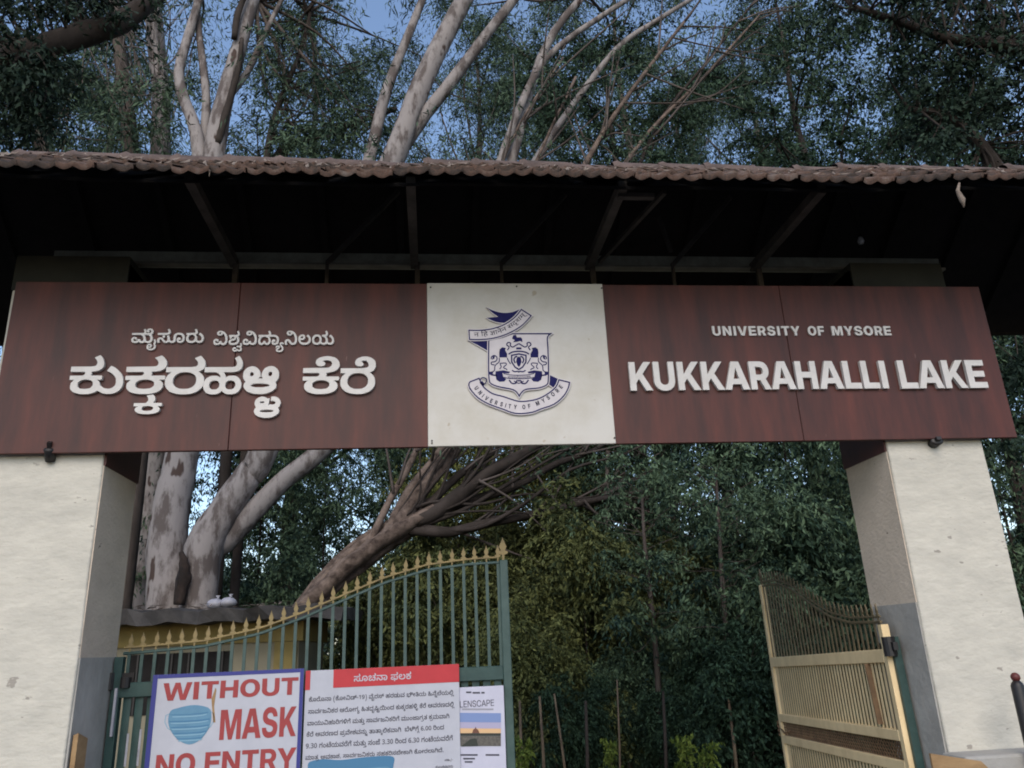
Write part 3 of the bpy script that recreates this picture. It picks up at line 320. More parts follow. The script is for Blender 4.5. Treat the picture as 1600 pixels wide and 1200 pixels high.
19:(1217,6,[[6,92,134,0,23,-2,10,-4,6,-4,8,-8,3,-6,4,-10,2,-13,-1,-20,-4,-10,-4,-5,-7,-6,-7,-4,-10,-2,-10,0,-10,2,-10,7,-5,8,-1,13,2,10,8,8,6,3,7,0,7,-2,3,-5,1,-4,-1,-6,-3,-5,-4,-1,-6,1,-4,2,-1,-4,3,-7,5,-3,7,-1,6,1,7,3,3,5,4,9,1,13,-4,13,-9,10,-8,5,-14,2,-43,-1,-1,-2,9,-10,6,-10,3,-17,-2,-17,-3,-6,-6,-7,-6,-4,-10,-3,-10,0,-10,2,-7,4,-6,6,-17,22,-3,2,-4,0,-3,0,-3,-2,-3,-7,1,-10,5,-10,-3,-3,-10,-4,
-4,0,-4,7,-3,10,-1,7,1,10,3,6,4,6,10,6,17,0,10,-4,8,-8,12,-16,7,-5,6,-2,7,1,5,6,3,6,0,10,-3,10,-3,7,-9,10,-6,5,-7,3,-7,2,-56,0,-2,3,0,10]]),
20:(288,6,[]),
21:(826,6,[[63,-24,-1,2,0,3,2,20,3,1,10,0,3,-1,2,-23,-2,-2],[124,61,3,-7,4,-13,0,-17,-3,-10,-4,-6,-11,-8,-10,-2,-6,0,-10,2,-4,2,-3,-1,-1,3,-6,6,-3,0,-6,-6,-1,-1,-10,-3,-10,-2,-16,2,-10,4,-4,4,-5,6,-2,7,0,13,4,10,2,4,8,5,7,2,6,0,14,-3,4,-4,3,-10,-2,-7,-2,-2,-10,0,-2,2,-1,7,-4,2,-6,-1,-2,-1,-3,-4,0,-10,8,-7,13,-1,10,1,7,7,3,9,4,2,10,0,3,-2,3,-9,7,-7,7,-1,6,0,4,2,5,6,0,10,-1,10,-9,17,15,8,3,-3],[82,
61,0,-7,-2,-2,-7,-5,-6,0,-5,4,-2,3,0,7,2,3,5,4,6,0,4,-1],[5,78,0,10,1,3,1,1,93,0,7,1,5,5,1,6,-2,7,-7,10,3,4,10,6,3,-2,3,-5,4,-6,4,-10,1,-10,-4,-10,-6,-7,-9,-4,-10,-1,-96,0]]),
22:(787,6,[[10,73,8,11,10,7,16,3,14,-3,8,-8,3,-7,0,-10,-1,-6,-4,-7,-10,-7,-10,-2,-16,1,-3,-2,2,-7,7,-10,14,-8,16,-3,7,0,13,3,10,4,5,4,3,4,4,10,0,13,-4,10,-8,8,-8,5,-1,4,9,14,7,-4,7,-5,10,-12,4,-7,3,-13,0,-10,-3,-17,-7,-10,-4,-4,-10,-7,-7,-3,-10,-3,-13,-1,-17,0,-13,4,-13,6,-6,5,-9,10,-3,7,-4,13,0,7,0,13],[25,63,3,-3,3,-2,13,1,4,2,4,5,0,7,-4,5,-4,1,-10,-2,-7,-7]]),
23:(605,6,[[81,131,3,-2,5,-6,3,-7,4,-10,-1,-13,-3,-7,-8,-7,-10,-3,-10,-1,-1,-2,-1,-10,2,-2,27,0,4,-1,-1,-11,-3,-2,-7,0,-1,-1,5,-6,3,-8,1,-9,-3,-7,-4,-6,-4,-4,-7,-4,-10,-3,-20,-1,-6,1,-10,3,-7,3,-5,5,-6,10,0,3,0,10,3,7,5,6,-10,1,-2,3,0,10,2,1,33,0,5,5,0,7,-2,1,-3,1,-33,0,-2,1,0,4,0,10,2,2,56,0,10,3,3,5,0,6,-2,7,-5,7,-1,3],[29,26,5,-7,7,-3,7,-1,10,0,10,5,3,4,2,6,-1,6,-4,7,-7,4,-7,1,-13,-1,-7,-3,-4,
-4,-1,-4]]),
24:(1391,6,[[222,20,-3,-7,-8,-8,-13,-6,-7,-1,-13,1,-7,2,-7,5,-6,11,-2,9,0,7,3,7,5,5,4,3,10,1,6,-1,5,-5,1,-7,-2,-8,-4,-2,-6,0,-4,2,-2,-2,2,-7,4,-3,6,-2,10,1,7,5,4,6,2,14,-2,13,-2,7,-5,7,-10,7,-10,3,-10,0,-10,-3,-4,-2,-7,-9,-1,-10,-1,-37,-3,-6,-8,-8,-10,-4,-13,0,-13,4,-10,7,-4,-1,-10,-6,-13,-4,-17,0,-6,1,-10,3,-7,3,-5,5,-6,10,0,3,0,10,3,7,5,6,-10,1,-2,3,0,10,2,1,33,0,5,5,0,7,-2,1,-3,1,-33,0,-2,1,0,
4,0,10,2,2,53,0,10,3,5,5,1,6,-2,7,-4,5,-3,3,-7,0,-8,-5,5,-3,2,-7,-2,-5,-7,-3,-3,0,-7,4,-3,5,-2,6,4,10,8,8,10,3,16,0,7,-2,7,-5,4,-7,3,-7,1,-17,-4,-10,-4,-4,-4,-3,-10,-3,-10,-1,-1,-2,-1,-10,2,-2,27,0,4,-1,-1,-11,-3,-2,-7,0,-1,-1,5,-6,5,-14,8,-7,10,-4,7,0,7,5,2,6,-1,34,5,13,7,9,6,5,10,4,17,3,20,-3,10,-3,10,-8,8,-10,3,-7,3,-13,1,-17],[29,26,5,-7,7,-3,7,-1,10,0,10,5,3,4,2,6,-1,6,-4,7,-7,4,-7,1,-13,-1,
-7,-3,-4,-4,-1,-4]]),
25:(1457,6,[[6,90,2,2,64,0,10,3,5,5,0,6,-1,4,-4,6,-4,5,-6,0,-7,-5,4,-3,2,-7,-1,-3,-5,-4,-7,-1,-6,4,-4,8,0,3,2,10,8,7,10,4,17,0,13,-7,4,-4,4,-10,0,-13,-1,-7,-6,-10,-9,-7,9,-10,4,-6,2,-14,0,-10,-1,-10,8,-7,10,-4,6,0,8,5,3,10,-2,26,3,14,4,6,8,8,10,6,20,4,10,0,13,-3,13,-8,7,-7,8,-13,3,-10,0,-17,-1,-10,-3,-10,-7,-8,-7,-6,-10,-3,-13,-1,-7,1,-6,3,-7,4,-5,7,-3,10,0,7,3,10,8,7,10,2,7,-1,5,-5,2,-7,-2,-6,-2,
-2,-6,-2,-7,2,-2,-2,2,-6,3,-4,4,-1,13,0,6,5,5,6,2,10,-2,17,-4,10,-3,3,-4,5,-7,3,-10,3,-10,0,-10,-3,-8,-8,-2,-4,-2,-12,1,-17,-1,-17,-3,-6,-8,-8,-10,-4,-17,1,-10,3,-13,10,-13,-9,-10,-3,-10,-2,-20,1,-10,3,-10,6,-8,8,-4,7,-3,10,0,17,5,13,8,10,-2,2,-10,0,-1,1],[30,63,-3,-7,-1,-16,1,-7,4,-7,4,-4,7,-4,6,-2,10,-1,14,3,6,5,5,7,3,10,0,13,-4,10,-7,7,-10,4,-17,0,-10,-3]]),
26:(402,6,[[53,-61,-13,0,-5,5,-7,10,-9,20,-4,10,-3,13,-4,23,0,34,4,20,3,13,3,10,10,20,7,10,5,5,13,0,2,-2,-7,-10,-10,-20,-6,-20,-4,-16,-1,-24,-1,-3,2,-30,4,-17,10,-26,13,-24]]),
27:(1833,6,[[222,20,-3,-7,-8,-8,-13,-6,-7,-1,-13,1,-7,2,-7,5,-6,11,-2,9,0,7,3,7,5,5,4,3,10,1,6,-1,5,-5,1,-7,-2,-8,-4,-2,-6,0,-4,2,-2,-2,2,-7,4,-3,6,-2,10,1,7,5,4,6,2,14,-2,13,-2,7,-5,7,-10,7,-10,3,-10,0,-10,-3,-4,-2,-7,-9,-1,-10,-1,-37,-3,-6,-8,-8,-10,-4,-13,0,-13,4,-10,7,-4,-1,-10,-6,-13,-4,-17,0,-6,1,-10,3,-7,3,-5,5,-6,10,0,3,0,10,3,7,5,6,-10,1,-2,3,0,10,2,1,33,0,5,5,0,7,-2,1,-3,1,-33,0,-2,1,0,
4,0,10,2,2,53,0,10,3,5,5,1,6,-2,7,-4,5,-3,3,-7,0,-8,-5,5,-3,2,-7,-2,-5,-7,-3,-3,0,-7,4,-3,5,-2,6,4,10,8,8,10,3,16,0,7,-2,7,-5,4,-7,3,-7,1,-17,-4,-10,-4,-4,-4,-3,-10,-3,-10,-1,-1,-2,-1,-10,2,-2,27,0,4,-1,-1,-11,-3,-2,-7,0,-1,-1,5,-6,5,-14,8,-7,10,-4,7,0,7,5,2,6,-1,34,5,13,7,9,6,5,10,4,17,3,20,-3,10,-3,10,-8,8,-10,3,-7,3,-13,1,-17],[274,-2,-20,14,-6,9,-4,5,-4,10,-3,14,0,6,3,14,3,6,5,6,10,8,10,4,6,0,
7,0,7,-3,6,-4,5,-7,3,-10,0,-4,-4,-10,-7,-8,-7,-3,-10,-1,-16,0,-2,-1,8,-13,7,-7,11,-7,3,-3,-7,-12],[29,26,5,-7,7,-3,7,-1,10,0,10,5,3,4,2,6,-1,6,-4,7,-7,4,-7,1,-13,-1,-7,-3,-4,-4,-1,-4],[256,63,5,-4,13,-1,7,5,2,3,0,7,-5,5,-4,1,-6,-1,-7,-5]]),
28:(859,6,[[50,128,13,2,20,-3,10,-4,10,-6,9,-7,8,-10,4,-7,7,-13,3,-10,3,-17,-1,-17,-2,-13,-3,-7,-7,-10,-8,-5,-10,-3,-16,1,-7,3,-10,8,-3,0,-10,-8,-7,-2,-10,-2,-10,0,-13,4,-6,4,-6,7,-3,10,0,13,3,7,5,5,3,3,10,4,14,-1,3,-1,8,-7,2,-6,-1,-7,-2,-5,-10,1,-2,7,-5,4,-3,0,-6,-4,-3,-3,0,-3,2,-7,3,-4,7,-3,13,-1,7,3,8,8,1,7,4,2,14,-1,1,-8,5,-6,7,-4,3,-1,7,0,7,3,4,5,2,7,2,13,-1,10,-3,17,-10,20,-11,12,-3,2,-4,-6,
-6,-7,-4,-3,-10,-3,-13,1,-10,4,-5,3,-3,7,-1,3,0,7,1,6,6,7],[74,113,-4,1,-14,0,-4,-4,0,-4,1,-3,3,-2,4,-1,6,1,4,1,3,4,1,4]]),
29:(1133,6,[[11,13,-4,13,0,20,3,10,4,7,9,10,-1,2,-14,0,-1,1,-1,14,2,2,124,0,3,3,6,11,11,8,16,4,10,-2,10,-3,2,-3,-8,-10,-14,2,-6,0,-7,-4,-3,-5,3,-1,13,-2,7,-3,7,-7,3,-10,0,-4,-2,-10,-8,-8,-7,-2,-10,-1,-3,0,-10,4,-8,7,-3,7,-1,10,-1,1,-14,1,-3,-2,5,-7,2,-6,1,-10,3,-7,2,-13,-2,-10,-3,-7,-5,-6,-6,-5,-14,-4,-13,1,-7,2,-13,10,-10,-9,-10,-4,-10,0,-7,1,-6,3,-7,6],[28,23,4,-5,3,-2,10,0,7,4,4,6,2,6,14,0,3,
-1,3,-8,2,-3,8,-4,10,0,7,2,5,8,0,7,-2,1,-3,-2,-10,-2,-10,2,-7,4,-4,7,-1,3,2,10,2,4,5,3,6,2,12,1,-5,5,-13,4,-27,-1,-10,-3,-11,-8,-7,-13,-2,-14],[88,50,1,-4,6,-3,7,1,2,2,1,4,-7,4,-3,1,-3,-1],[149,73,1,-7,2,-3,3,-3,7,-1,3,1,3,3,1,3,-1,2,-3,5,-3,1,-10,1]]),
30:(328,6,[[6,40,0,14,2,2,37,0,4,-2,0,-14,-4,-1,-37,0]]),
31:(572,6,[[61,0,-14,0,-2,2,0,90,-1,1,-20,-16,-3,0,-8,11,31,25,3,2,4,1,10,0,3,-4,0,-110]]),
32:(572,6,[[38,116,14,1,10,-3,6,-3,12,-11,6,-17,2,-20,-2,-20,-6,-20,-8,-10,-10,-8,-7,-3,-13,-4,-24,0,-1,2,-1,3,0,10,2,2,24,0,10,3,6,6,5,6,3,6,3,14,-1,3,-10,-8,-6,-3,-20,0,-10,4,-4,2,-4,5,-4,7,-2,6,-1,14,0,6,3,10,4,7,8,7,6,4],[35,58,7,-1,13,1,8,5,4,7,1,6,-2,10,-3,7,-4,3,-7,4,-10,1,-7,-3,-7,-8,-2,-10,1,-10,3,-7]]),
33:(402,6,[[13,131,13,1,3,-1,11,-17,7,-14,7,-20,3,-16,2,-17,-1,-37,-4,-20,-7,-20,-6,-13,-11,-17,-4,-1,-10,0,-4,1,9,14,6,13,7,17,3,13,3,20,0,33,-3,24,-3,13,-10,23,-12,20]]),
34:(1013,6,[[153,33,7,-8,5,-10,0,-13,-5,-10,5,-10,1,-10,0,-10,-2,-10,-7,-11,-10,-7,-10,-3,-20,-1,-14,4,-10,8,-4,7,-3,6,0,7,0,7,4,9,7,8,6,4,17,0,7,-4,3,-4,2,-7,0,-10,-2,-3,-3,-4,-7,-3,-3,-1,-14,0,-1,-2,5,-5,10,-3,16,0,9,5,5,3,4,7,1,13,-5,13,-5,7,1,3,5,7,2,7,-2,6,-6,10,8,9],[100,-31,3,-3,10,0,5,3,0,6,-5,4,-3,0,-7,-3],[117,132,5,-3,6,-7,4,-7,1,-6,-1,-14,-5,-10,-10,-7,-6,-3,9,-10,5,-6,3,-7,3,-10,0,
-17,-3,-10,-4,-6,-4,-5,-7,-4,-10,-2,-10,0,-10,4,-10,8,-3,0,-7,-6,-6,-4,-10,-2,-14,0,-10,2,-6,4,-8,8,-3,10,-1,10,2,6,3,6,7,7,6,3,14,1,6,-2,7,-4,4,-7,0,-7,-4,-7,-10,1,-2,3,0,3,-1,3,-4,2,-7,-1,-3,-4,-1,-3,0,-7,5,-6,3,-2,10,-2,13,2,8,8,1,7,5,2,13,-1,2,-8,8,-8,7,-2,3,0,8,4,2,3,2,7,-1,16,-7,14,-7,7,-10,7,-7,1,-73,1,-2,4,0,10,2,2,80,0,20,3,5,5,1,6,-2,7,-5,7,-3,1,-3,1,-8,-2,0,-4,4,-3,2,-3,-1,-4,-4,-5,-6,
-1,-7,1,-5,5,-1,7,1,7,1,3,4,5,10,6,13,2]]),
35:(671,6,[[92,131,4,-5,6,-10,3,-13,0,-7,-3,-10,-4,-4,-8,-6,9,-10,4,-6,2,-10,0,-14,-3,-13,-4,-6,-6,-8,-14,-7,-10,-3,-16,-1,-7,0,-13,4,-7,4,-9,7,-6,10,-2,7,-2,10,2,13,6,13,6,7,-2,2,-10,0,-1,1,-1,14,2,2,64,0,10,2,3,2,2,4,0,6,-1,4,-8,13],[30,63,-3,-7,-1,-16,1,-7,4,-7,4,-4,7,-4,6,-2,10,-1,14,3,6,5,5,7,3,10,0,13,-4,10,-7,7,-10,4,-17,0,-10,-3]]),
36:(1077,6,[[6,15,-1,13,4,10,6,7,8,5,17,0,10,-4,8,-8,12,-17,7,-4,6,-2,7,2,3,1,2,4,3,6,0,10,-3,10,-7,10,0,4,9,4,6,3,8,-11,4,-10,2,-16,-3,-17,-8,-10,-9,-5,-10,-2,-7,0,-10,2,-7,4,-11,11,-9,13,-6,6,-7,0,-5,-6,-1,-6,1,-7,5,-10,-3,-3,-10,-4,-4,0,-4,7],[5,78,0,10,2,4,116,0,6,10,5,6,6,5,7,2,6,2,14,0,6,-2,7,-3,-7,-12,-16,2,-10,-3,-4,-4,3,-3,14,-2,7,-4,5,-4,3,-7,0,-13,0,-4,-5,-6,-7,-5,-10,-2,-13,2,-7,3,-4,
5,-4,7,-2,10,-3,3,-113,0],[71,55,-4,-5,-7,-1,-3,1,-5,2,-2,6,0,4,3,6,4,2,10,0,4,-5],[140,74,-1,-2,1,-4,3,-6,7,-3,7,1,1,2,1,6,-2,4,-7,3]]),
37:(831,6,[[120,130,8,-10,4,-10,1,-10,-1,-7,-1,-3,-4,-6,-7,-5,-13,-4,-33,0,-3,-2,9,-16,10,4,17,1,7,-2,11,-7,6,-10,2,-13,-1,-10,-5,-9,-10,-9,-10,-3,-7,-1,-13,1,-9,4,-8,6,-3,-1,-3,-3,-7,-4,-7,-2,-6,-1,-14,1,-10,3,-5,4,-6,7,-3,13,0,10,3,10,3,4,8,8,7,2,10,2,13,-1,10,-5,1,4,-7,10,-7,4,-40,1,-1,1,-1,4,0,10,2,2,93,0,7,1,5,3,3,4,0,3,0,3,-3,7,-6,10,11,7],[58,40,-4,4,-7,2,-10,0,-7,-3,-5,-7,-1,-6,2,-7,8,-8,
6,-1,10,1,7,5,2,3,1,10],[79,36,-1,-6,1,-7,8,-7,7,-2,10,1,7,5,3,6,0,7,-2,7,-5,4,-3,1,-10,1,-7,-1]]),
38:(1165,6,[[6,90,2,2,87,0,7,1,5,3,2,4,1,3,-1,3,-3,7,-6,10,12,7,3,0,8,-10,3,-7,2,-13,-2,-10,-5,-7,-10,-7,4,-3,3,-4,4,-9,1,-10,3,-10,2,-10,-1,-4,8,-7,10,-4,7,0,3,1,7,2,4,5,2,7,1,13,-3,10,-3,7,-11,11,-10,5,-2,4,8,13,4,0,10,-6,6,-6,8,-8,7,-10,3,-10,2,-17,-2,-16,-4,-7,-7,-8,-7,-4,-10,-3,-16,1,-10,3,-10,6,-10,-6,-7,-3,-7,-1,-10,0,-10,3,-13,9,-10,-8,-7,-3,-10,-1,-10,1,-6,3,-7,6,-4,5,-3,10,-2,17,1,6,3,
10,4,7,9,10,-1,2,-14,0,-1,1],[28,23,4,-5,3,-2,10,0,7,4,4,6,2,6,14,0,3,-1,3,-8,2,-3,8,-4,10,0,7,2,5,8,0,7,-2,1,-3,-2,-10,-2,-10,2,-7,4,-4,7,-1,3,2,10,2,4,5,3,6,2,12,1,-5,5,-13,4,-27,-1,-10,-3,-11,-8,-7,-13,-2,-14],[88,50,1,-4,6,-3,7,1,2,2,1,4,-7,4,-3,1,-3,-1]]),
39:(828,6,[[117,131,7,-8,4,-7,3,-10,0,-10,-3,-10,-5,-4,-11,-6,0,-3,12,-13,4,-7,3,-10,1,-10,-1,-10,-4,-10,-2,-3,-8,-8,-7,-3,-7,-1,-13,1,-7,3,-10,8,-3,0,-10,-8,-10,-3,-20,-1,-10,4,-3,2,-8,9,-3,7,-1,6,1,10,3,7,4,5,4,3,10,4,13,-1,3,-1,9,-7,2,-6,-1,-7,-3,-5,-10,1,-2,7,-5,4,-3,0,-6,-4,-2,-3,0,-3,1,-7,4,-4,6,-3,14,-1,6,3,8,8,2,7,4,2,13,-1,3,-11,4,-4,6,-3,10,0,6,4,2,3,1,7,-2,16,-2,7,-5,6,-13,12,-7,3,-6,1,
-70,0,-1,1,-1,4,0,10,2,2,93,0,7,2,5,2,1,7,-1,7,-8,13]]),
40:(1635,6,[[62,3,14,-1,2,-1,2,-17,-1,-7,-3,-1,-14,0,-2,2,1,20],[122,129,8,-11,4,-10,1,-10,-2,-7,-4,-6,-4,-4,-6,-3,-2,-4,11,-10,0,-3,6,-13,1,-10,-1,-14,-4,-10,-2,-3,-9,-8,-7,-3,-10,-2,-16,2,-7,2,-10,10,-10,-9,-7,-3,-10,-2,-16,2,-9,4,-6,7,-3,10,0,7,4,10,10,11,19,12,3,3,1,7,-1,3,-5,4,-7,1,-3,-1,-5,-4,-1,-3,-1,-3,2,-7,-8,-5,-7,-1,-4,9,0,14,4,6,3,4,10,4,14,2,13,-2,7,-4,3,-4,5,-10,0,-10,-3,-6,-12,-12,
-17,-11,-4,-4,0,-10,3,-3,5,-2,13,0,7,5,4,7,2,7,15,-1,4,-10,8,-8,7,0,10,0,5,5,3,3,2,10,0,7,-4,13,-6,9,-10,9,-7,3,-10,1,-1,2,0,10,0,3,1,1,23,0,7,1,3,2,3,3,1,6,-2,7,-6,10,1,3,7,5,3,1],[242,-1,-3,1,-10,6,-9,8,-6,7,-6,10,-3,13,-1,7,1,13,3,10,4,6,10,9,7,3,13,2,10,-2,7,-3,5,-5,3,-6,1,-7,-1,-10,-3,-7,-8,-7,-14,-4,-10,0,-6,2,-2,-1,2,-6,6,-10,10,-8,9,-6,-4,-10],[186,112,8,-11,3,-13,0,-10,-3,-10,-4,-7,-4,-5,
-7,-3,-7,-2,-10,-1,-6,0,-10,3,-7,3,-6,5,-9,10,-2,3,7,10,10,-10,13,-8,10,0,10,1,5,4,2,5,1,5,-1,3,-13,-5,-14,1,-6,3,-8,8,-1,7,1,6,3,7,5,5,10,3,16,0],[224,61,2,-1,6,-2,10,1,4,2,4,7,-1,6,-3,4,-4,1,-6,0,-7,-5,-5,-6],[177,98,-6,6,-5,2,-7,0,-3,-1,-2,-4,0,-3,2,-4,3,-1,10,0]]),
41:(645,6,[[26,118,10,3,14,0,13,-4,7,-3,6,-6,10,-12,5,-10,2,-10,1,-20,7,-13,1,-13,-1,-7,-3,-7,-6,-6,-6,-5,-6,-3,-14,-4,-26,1,-14,3,-6,4,-7,6,-4,4,-3,7,-1,7,-1,10,2,4,14,-2,3,-2,1,-10,4,-7,5,-4,10,-3,20,-1,10,3,8,5,3,7,0,6,-1,2,-7,-6,-13,-4,-13,2,-7,3,-4,3,-3,7,0,7,0,3,4,6,6,5,7,2,10,2,10,-3,2,1,1,4,-2,10,-4,10,-4,1,-6,-8,-7,-5,-7,-1,-10,0,-10,2,-3,2,-7,9,-2,10,4,10],[74,50,-8,3,-6,0,-7,-3,-1,-4,4,
-3,7,-1,7,3],[54,103,-1,1,-7,2,-10,-1,-4,-5,0,-4,4,-4,10,0,7,6]]),
42:(1360,6,[[6,43,2,17,5,13,5,7,10,8,7,3,16,3,10,0,10,-3,7,-3,9,-8,5,-7,4,-7,3,-13,0,-13,-2,-10,0,-4,11,-8,7,-2,10,-1,6,3,4,2,4,6,1,10,-1,14,-3,6,-5,6,-10,9,-6,4,-10,0,-2,1,-1,14,3,2,23,0,10,3,2,5,-1,10,-6,10,-1,3,13,8,5,-5,6,-10,3,-16,-4,-14,-4,-4,-11,-6,12,-13,4,-7,3,-10,0,-20,2,-2,7,-6,7,-2,13,0,7,3,3,4,4,10,-1,10,-2,10,-4,7,-7,8,-14,8,-1,4,8,13,7,-2,10,-7,11,-11,6,-10,4,-10,1,-17,-1,-13,-7,
-13,-4,-5,-13,-6,-7,-1,-13,0,-10,4,-14,8,-10,-8,-6,-3,-7,-1,-13,0,-10,3,-17,11,-13,-10,-10,-3,-17,-1,-7,1,-10,3,-11,8,-9,13,-4,13],[58,16,10,3,8,7,4,10,-1,20,-4,10,-8,7,-12,4,-7,-1,-10,-3,-8,-7,-4,-10,-1,-10,1,-10,4,-10,8,-7,10,-3]]),
43:(825,6,[[128,13,-5,-6,-6,-5,-10,-3,-7,-1,-13,1,-10,4,-7,6,-3,-1,-10,-7,-7,-2,-7,-1,-13,1,-10,3,-6,4,-5,7,-3,7,-1,13,1,7,4,8,10,10,4,2,-6,3,1,7,4,5,10,-3,14,0,6,4,2,4,-2,3,-10,-3,-6,-1,-10,2,-7,4,-4,5,-2,10,2,6,4,6,7,6,10,2,6,0,10,-2,9,-5,6,-7,3,-6,1,-7,0,-13,-1,-4,-3,-6,-12,-10,14,-9,7,6,10,4,6,1,17,-1,10,-4,7,-7,5,-10,0,-17],[58,40,-5,4,-6,2,-10,0,-7,-3,-5,-7,-1,-6,1,-7,8,-8,7,-1,10,1,6,5,2,3,
1,10],[78,36,0,-6,1,-7,8,-8,6,-1,10,1,8,5,3,6,0,7,-3,7,-4,4,-4,1,-10,1,-6,-1],[54,100,-4,4,-7,3,-6,-1,-4,-1,-1,-2,-1,-3,1,-4,1,-2,7,-2,10,3,2,1]]),
44:(1660,6,[[70,-34,0,7,2,7,3,3,5,4,13,3,14,-2,6,-6,10,-11,4,3,1,2,2,7,-2,13,-2,7,0,3,11,6,4,-6,3,-10,1,-13,-4,-13,-8,-10,-1,-4,5,-4,10,0,3,-2,1,-7,-1,-3,-7,-2,-10,1,-6,3,-7,8,-20,-4,-7,0,-10,2,-6,4,-4,4],[113,-37,-2,3,-6,7,-8,5,-7,-1,-5,-4,0,-7,1,-3,7,-4,14,0,3,1],[13,-2,-4,8,-3,10,-1,10,1,7,4,7,7,7,10,4,3,0,10,-1,7,-2,7,-5,18,-23,8,-5,7,0,7,5,3,6,1,10,-3,14,-4,6,-9,10,-5,4,-7,3,-7,2,-56,0,-1,1,
-1,4,0,10,2,2,76,0,10,3,5,5,0,6,-1,4,-7,10,-7,1,-7,-5,5,-3,1,-3,0,-7,-5,-4,-7,-1,-3,2,-5,3,-3,7,0,6,3,7,8,8,7,3,6,1,14,-1,6,-2,7,-5,5,-7,3,-7,0,-17,-3,-6,-5,-7,-7,-5,-7,-2,2,-3,10,-10,4,-7,3,-10,2,-13,-3,-17,-4,-6,-7,-7,-10,-4,-13,-1,-7,1,-6,3,-7,5,-20,25,-3,2,-7,0,-5,-4,-1,-7,2,-10,4,-7,-1,-3,-12,-5],[257,131,6,-5,5,-6,3,-14,0,-6,-4,-10,-9,-10,10,-17,3,-13,-1,-10,-2,-10,-8,-14,-13,-11,-7,-3,-17,
-4,-20,0,-10,1,-10,3,-13,6,-9,8,-5,7,-4,7,-3,13,0,20,3,10,4,7,4,4,10,7,10,3,10,0,12,-4,6,-7,4,-7,0,-13,-5,-10,-4,-3,-10,-5,-13,-1,-10,1,-2,-2,1,-7,8,-10,6,-4,7,-4,10,-2,13,-1,20,4,10,7,6,7,2,7,1,13,-4,10,-11,11,-18,2,0,14,1,1,17,1,10,3,4,5,2,6,-1,7,-2,3,-7,4,-6,1,-4,-1,-4,-4,6,-6,-1,-7,-4,-3,-7,-2,-6,3,-4,5,-1,10,3,7,5,5,10,6,17,0],[168,63,5,-5,14,1,5,4,2,3,0,7,-4,5,-7,1,-6,-2,-5,-4]]),
45:(888,6,[[157,-28,-1,-10,-2,-7,-6,-10,-4,-3,-3,-1,-7,7,1,4,6,6,2,7,-1,7,-4,4,-7,0,-3,-3,-5,-8,-2,-2,-10,0,-3,8,-4,4,-3,1,-7,0,-4,-8,0,-3,2,-7,7,-6,0,-4,-8,-8,-8,8,-4,7,-3,7,0,6,1,7,3,7,4,3,10,4,10,0,7,-3,7,-6,10,8,3,1,10,0,10,-5,4,-6],[94,129,14,-6,8,-8,6,-10,6,-13,3,-17,1,-10,-3,-23,-4,-10,-6,-10,-11,-12,-10,-6,-10,-4,-24,-2,-20,2,-10,4,-10,6,-4,5,-10,13,-3,10,-1,10,0,14,3,10,4,6,6,7,5,4,7,3,7,
1,10,0,6,-1,7,-3,4,-4,4,-10,-1,-13,-2,-7,-8,-8,-10,-3,-10,-1,-7,1,-3,2,-3,-1,1,-7,4,-6,8,-9,13,-6,23,-1,7,1,10,4,9,7,6,7,3,7,2,10,1,13,0,10,-4,17,-4,3,-6,-5,-7,-4,-10,-1,-10,1,-7,4,-5,5,-3,7,0,6,1,7,2,3,9,8,10,4],[26,62,2,-2,10,-2,10,2,3,5,1,7,-2,3,-3,3,-3,1,-6,-1,-7,-3,-5,-7],[96,108,-2,4,-10,3,-6,-1,-5,-6,0,-3,3,-3,5,-2,7,0,5,5]]),
46:(1215,6,[[6,15,-1,13,4,10,6,7,8,5,17,0,10,-4,8,-8,12,-17,7,-4,6,-2,7,2,3,1,2,4,3,6,0,10,-3,10,-7,10,0,4,9,4,6,3,8,-11,4,-10,2,-16,-3,-17,-8,-10,-9,-5,-10,-2,-7,0,-10,2,-7,4,-11,11,-9,13,-6,6,-7,0,-5,-6,-1,-6,1,-7,5,-10,-3,-3,-10,-4,-4,0,-4,7],[5,88,2,4,133,0,23,-3,10,-4,7,-5,8,-8,4,-7,2,-7,2,-10,-2,-23,-6,-13,-8,-8,-7,-4,-10,-2,-10,0,-10,2,-10,7,-5,8,-2,13,3,10,8,9,6,2,7,0,7,-3,4,-8,-1,-6,-3,
-5,-4,-1,-6,1,-4,2,-1,-4,1,-3,4,-5,6,-3,7,0,9,4,6,7,2,10,0,10,-3,13,-5,7,-6,5,-6,3,-14,2,-136,0,-2,3],[71,55,-4,-5,-7,-1,-3,1,-5,2,-2,6,0,4,3,6,4,2,10,0,4,-5]]),
47:(582,6,[[93,92,1,-4,0,-10,-1,-2,-50,0,-13,-3,-3,-2,-2,-3,0,-6,1,-4,4,-2,10,-2,23,0,2,-2,0,-14,-2,-1,-30,0,-7,-5,0,-7,2,-3,5,-4,7,-1,4,-2,-1,-14,-3,-1,-10,0,-10,4,-7,4,-5,7,-2,10,2,10,9,10,-9,10,-3,7,0,10,1,3,4,7,7,5,6,3,17,2]]),
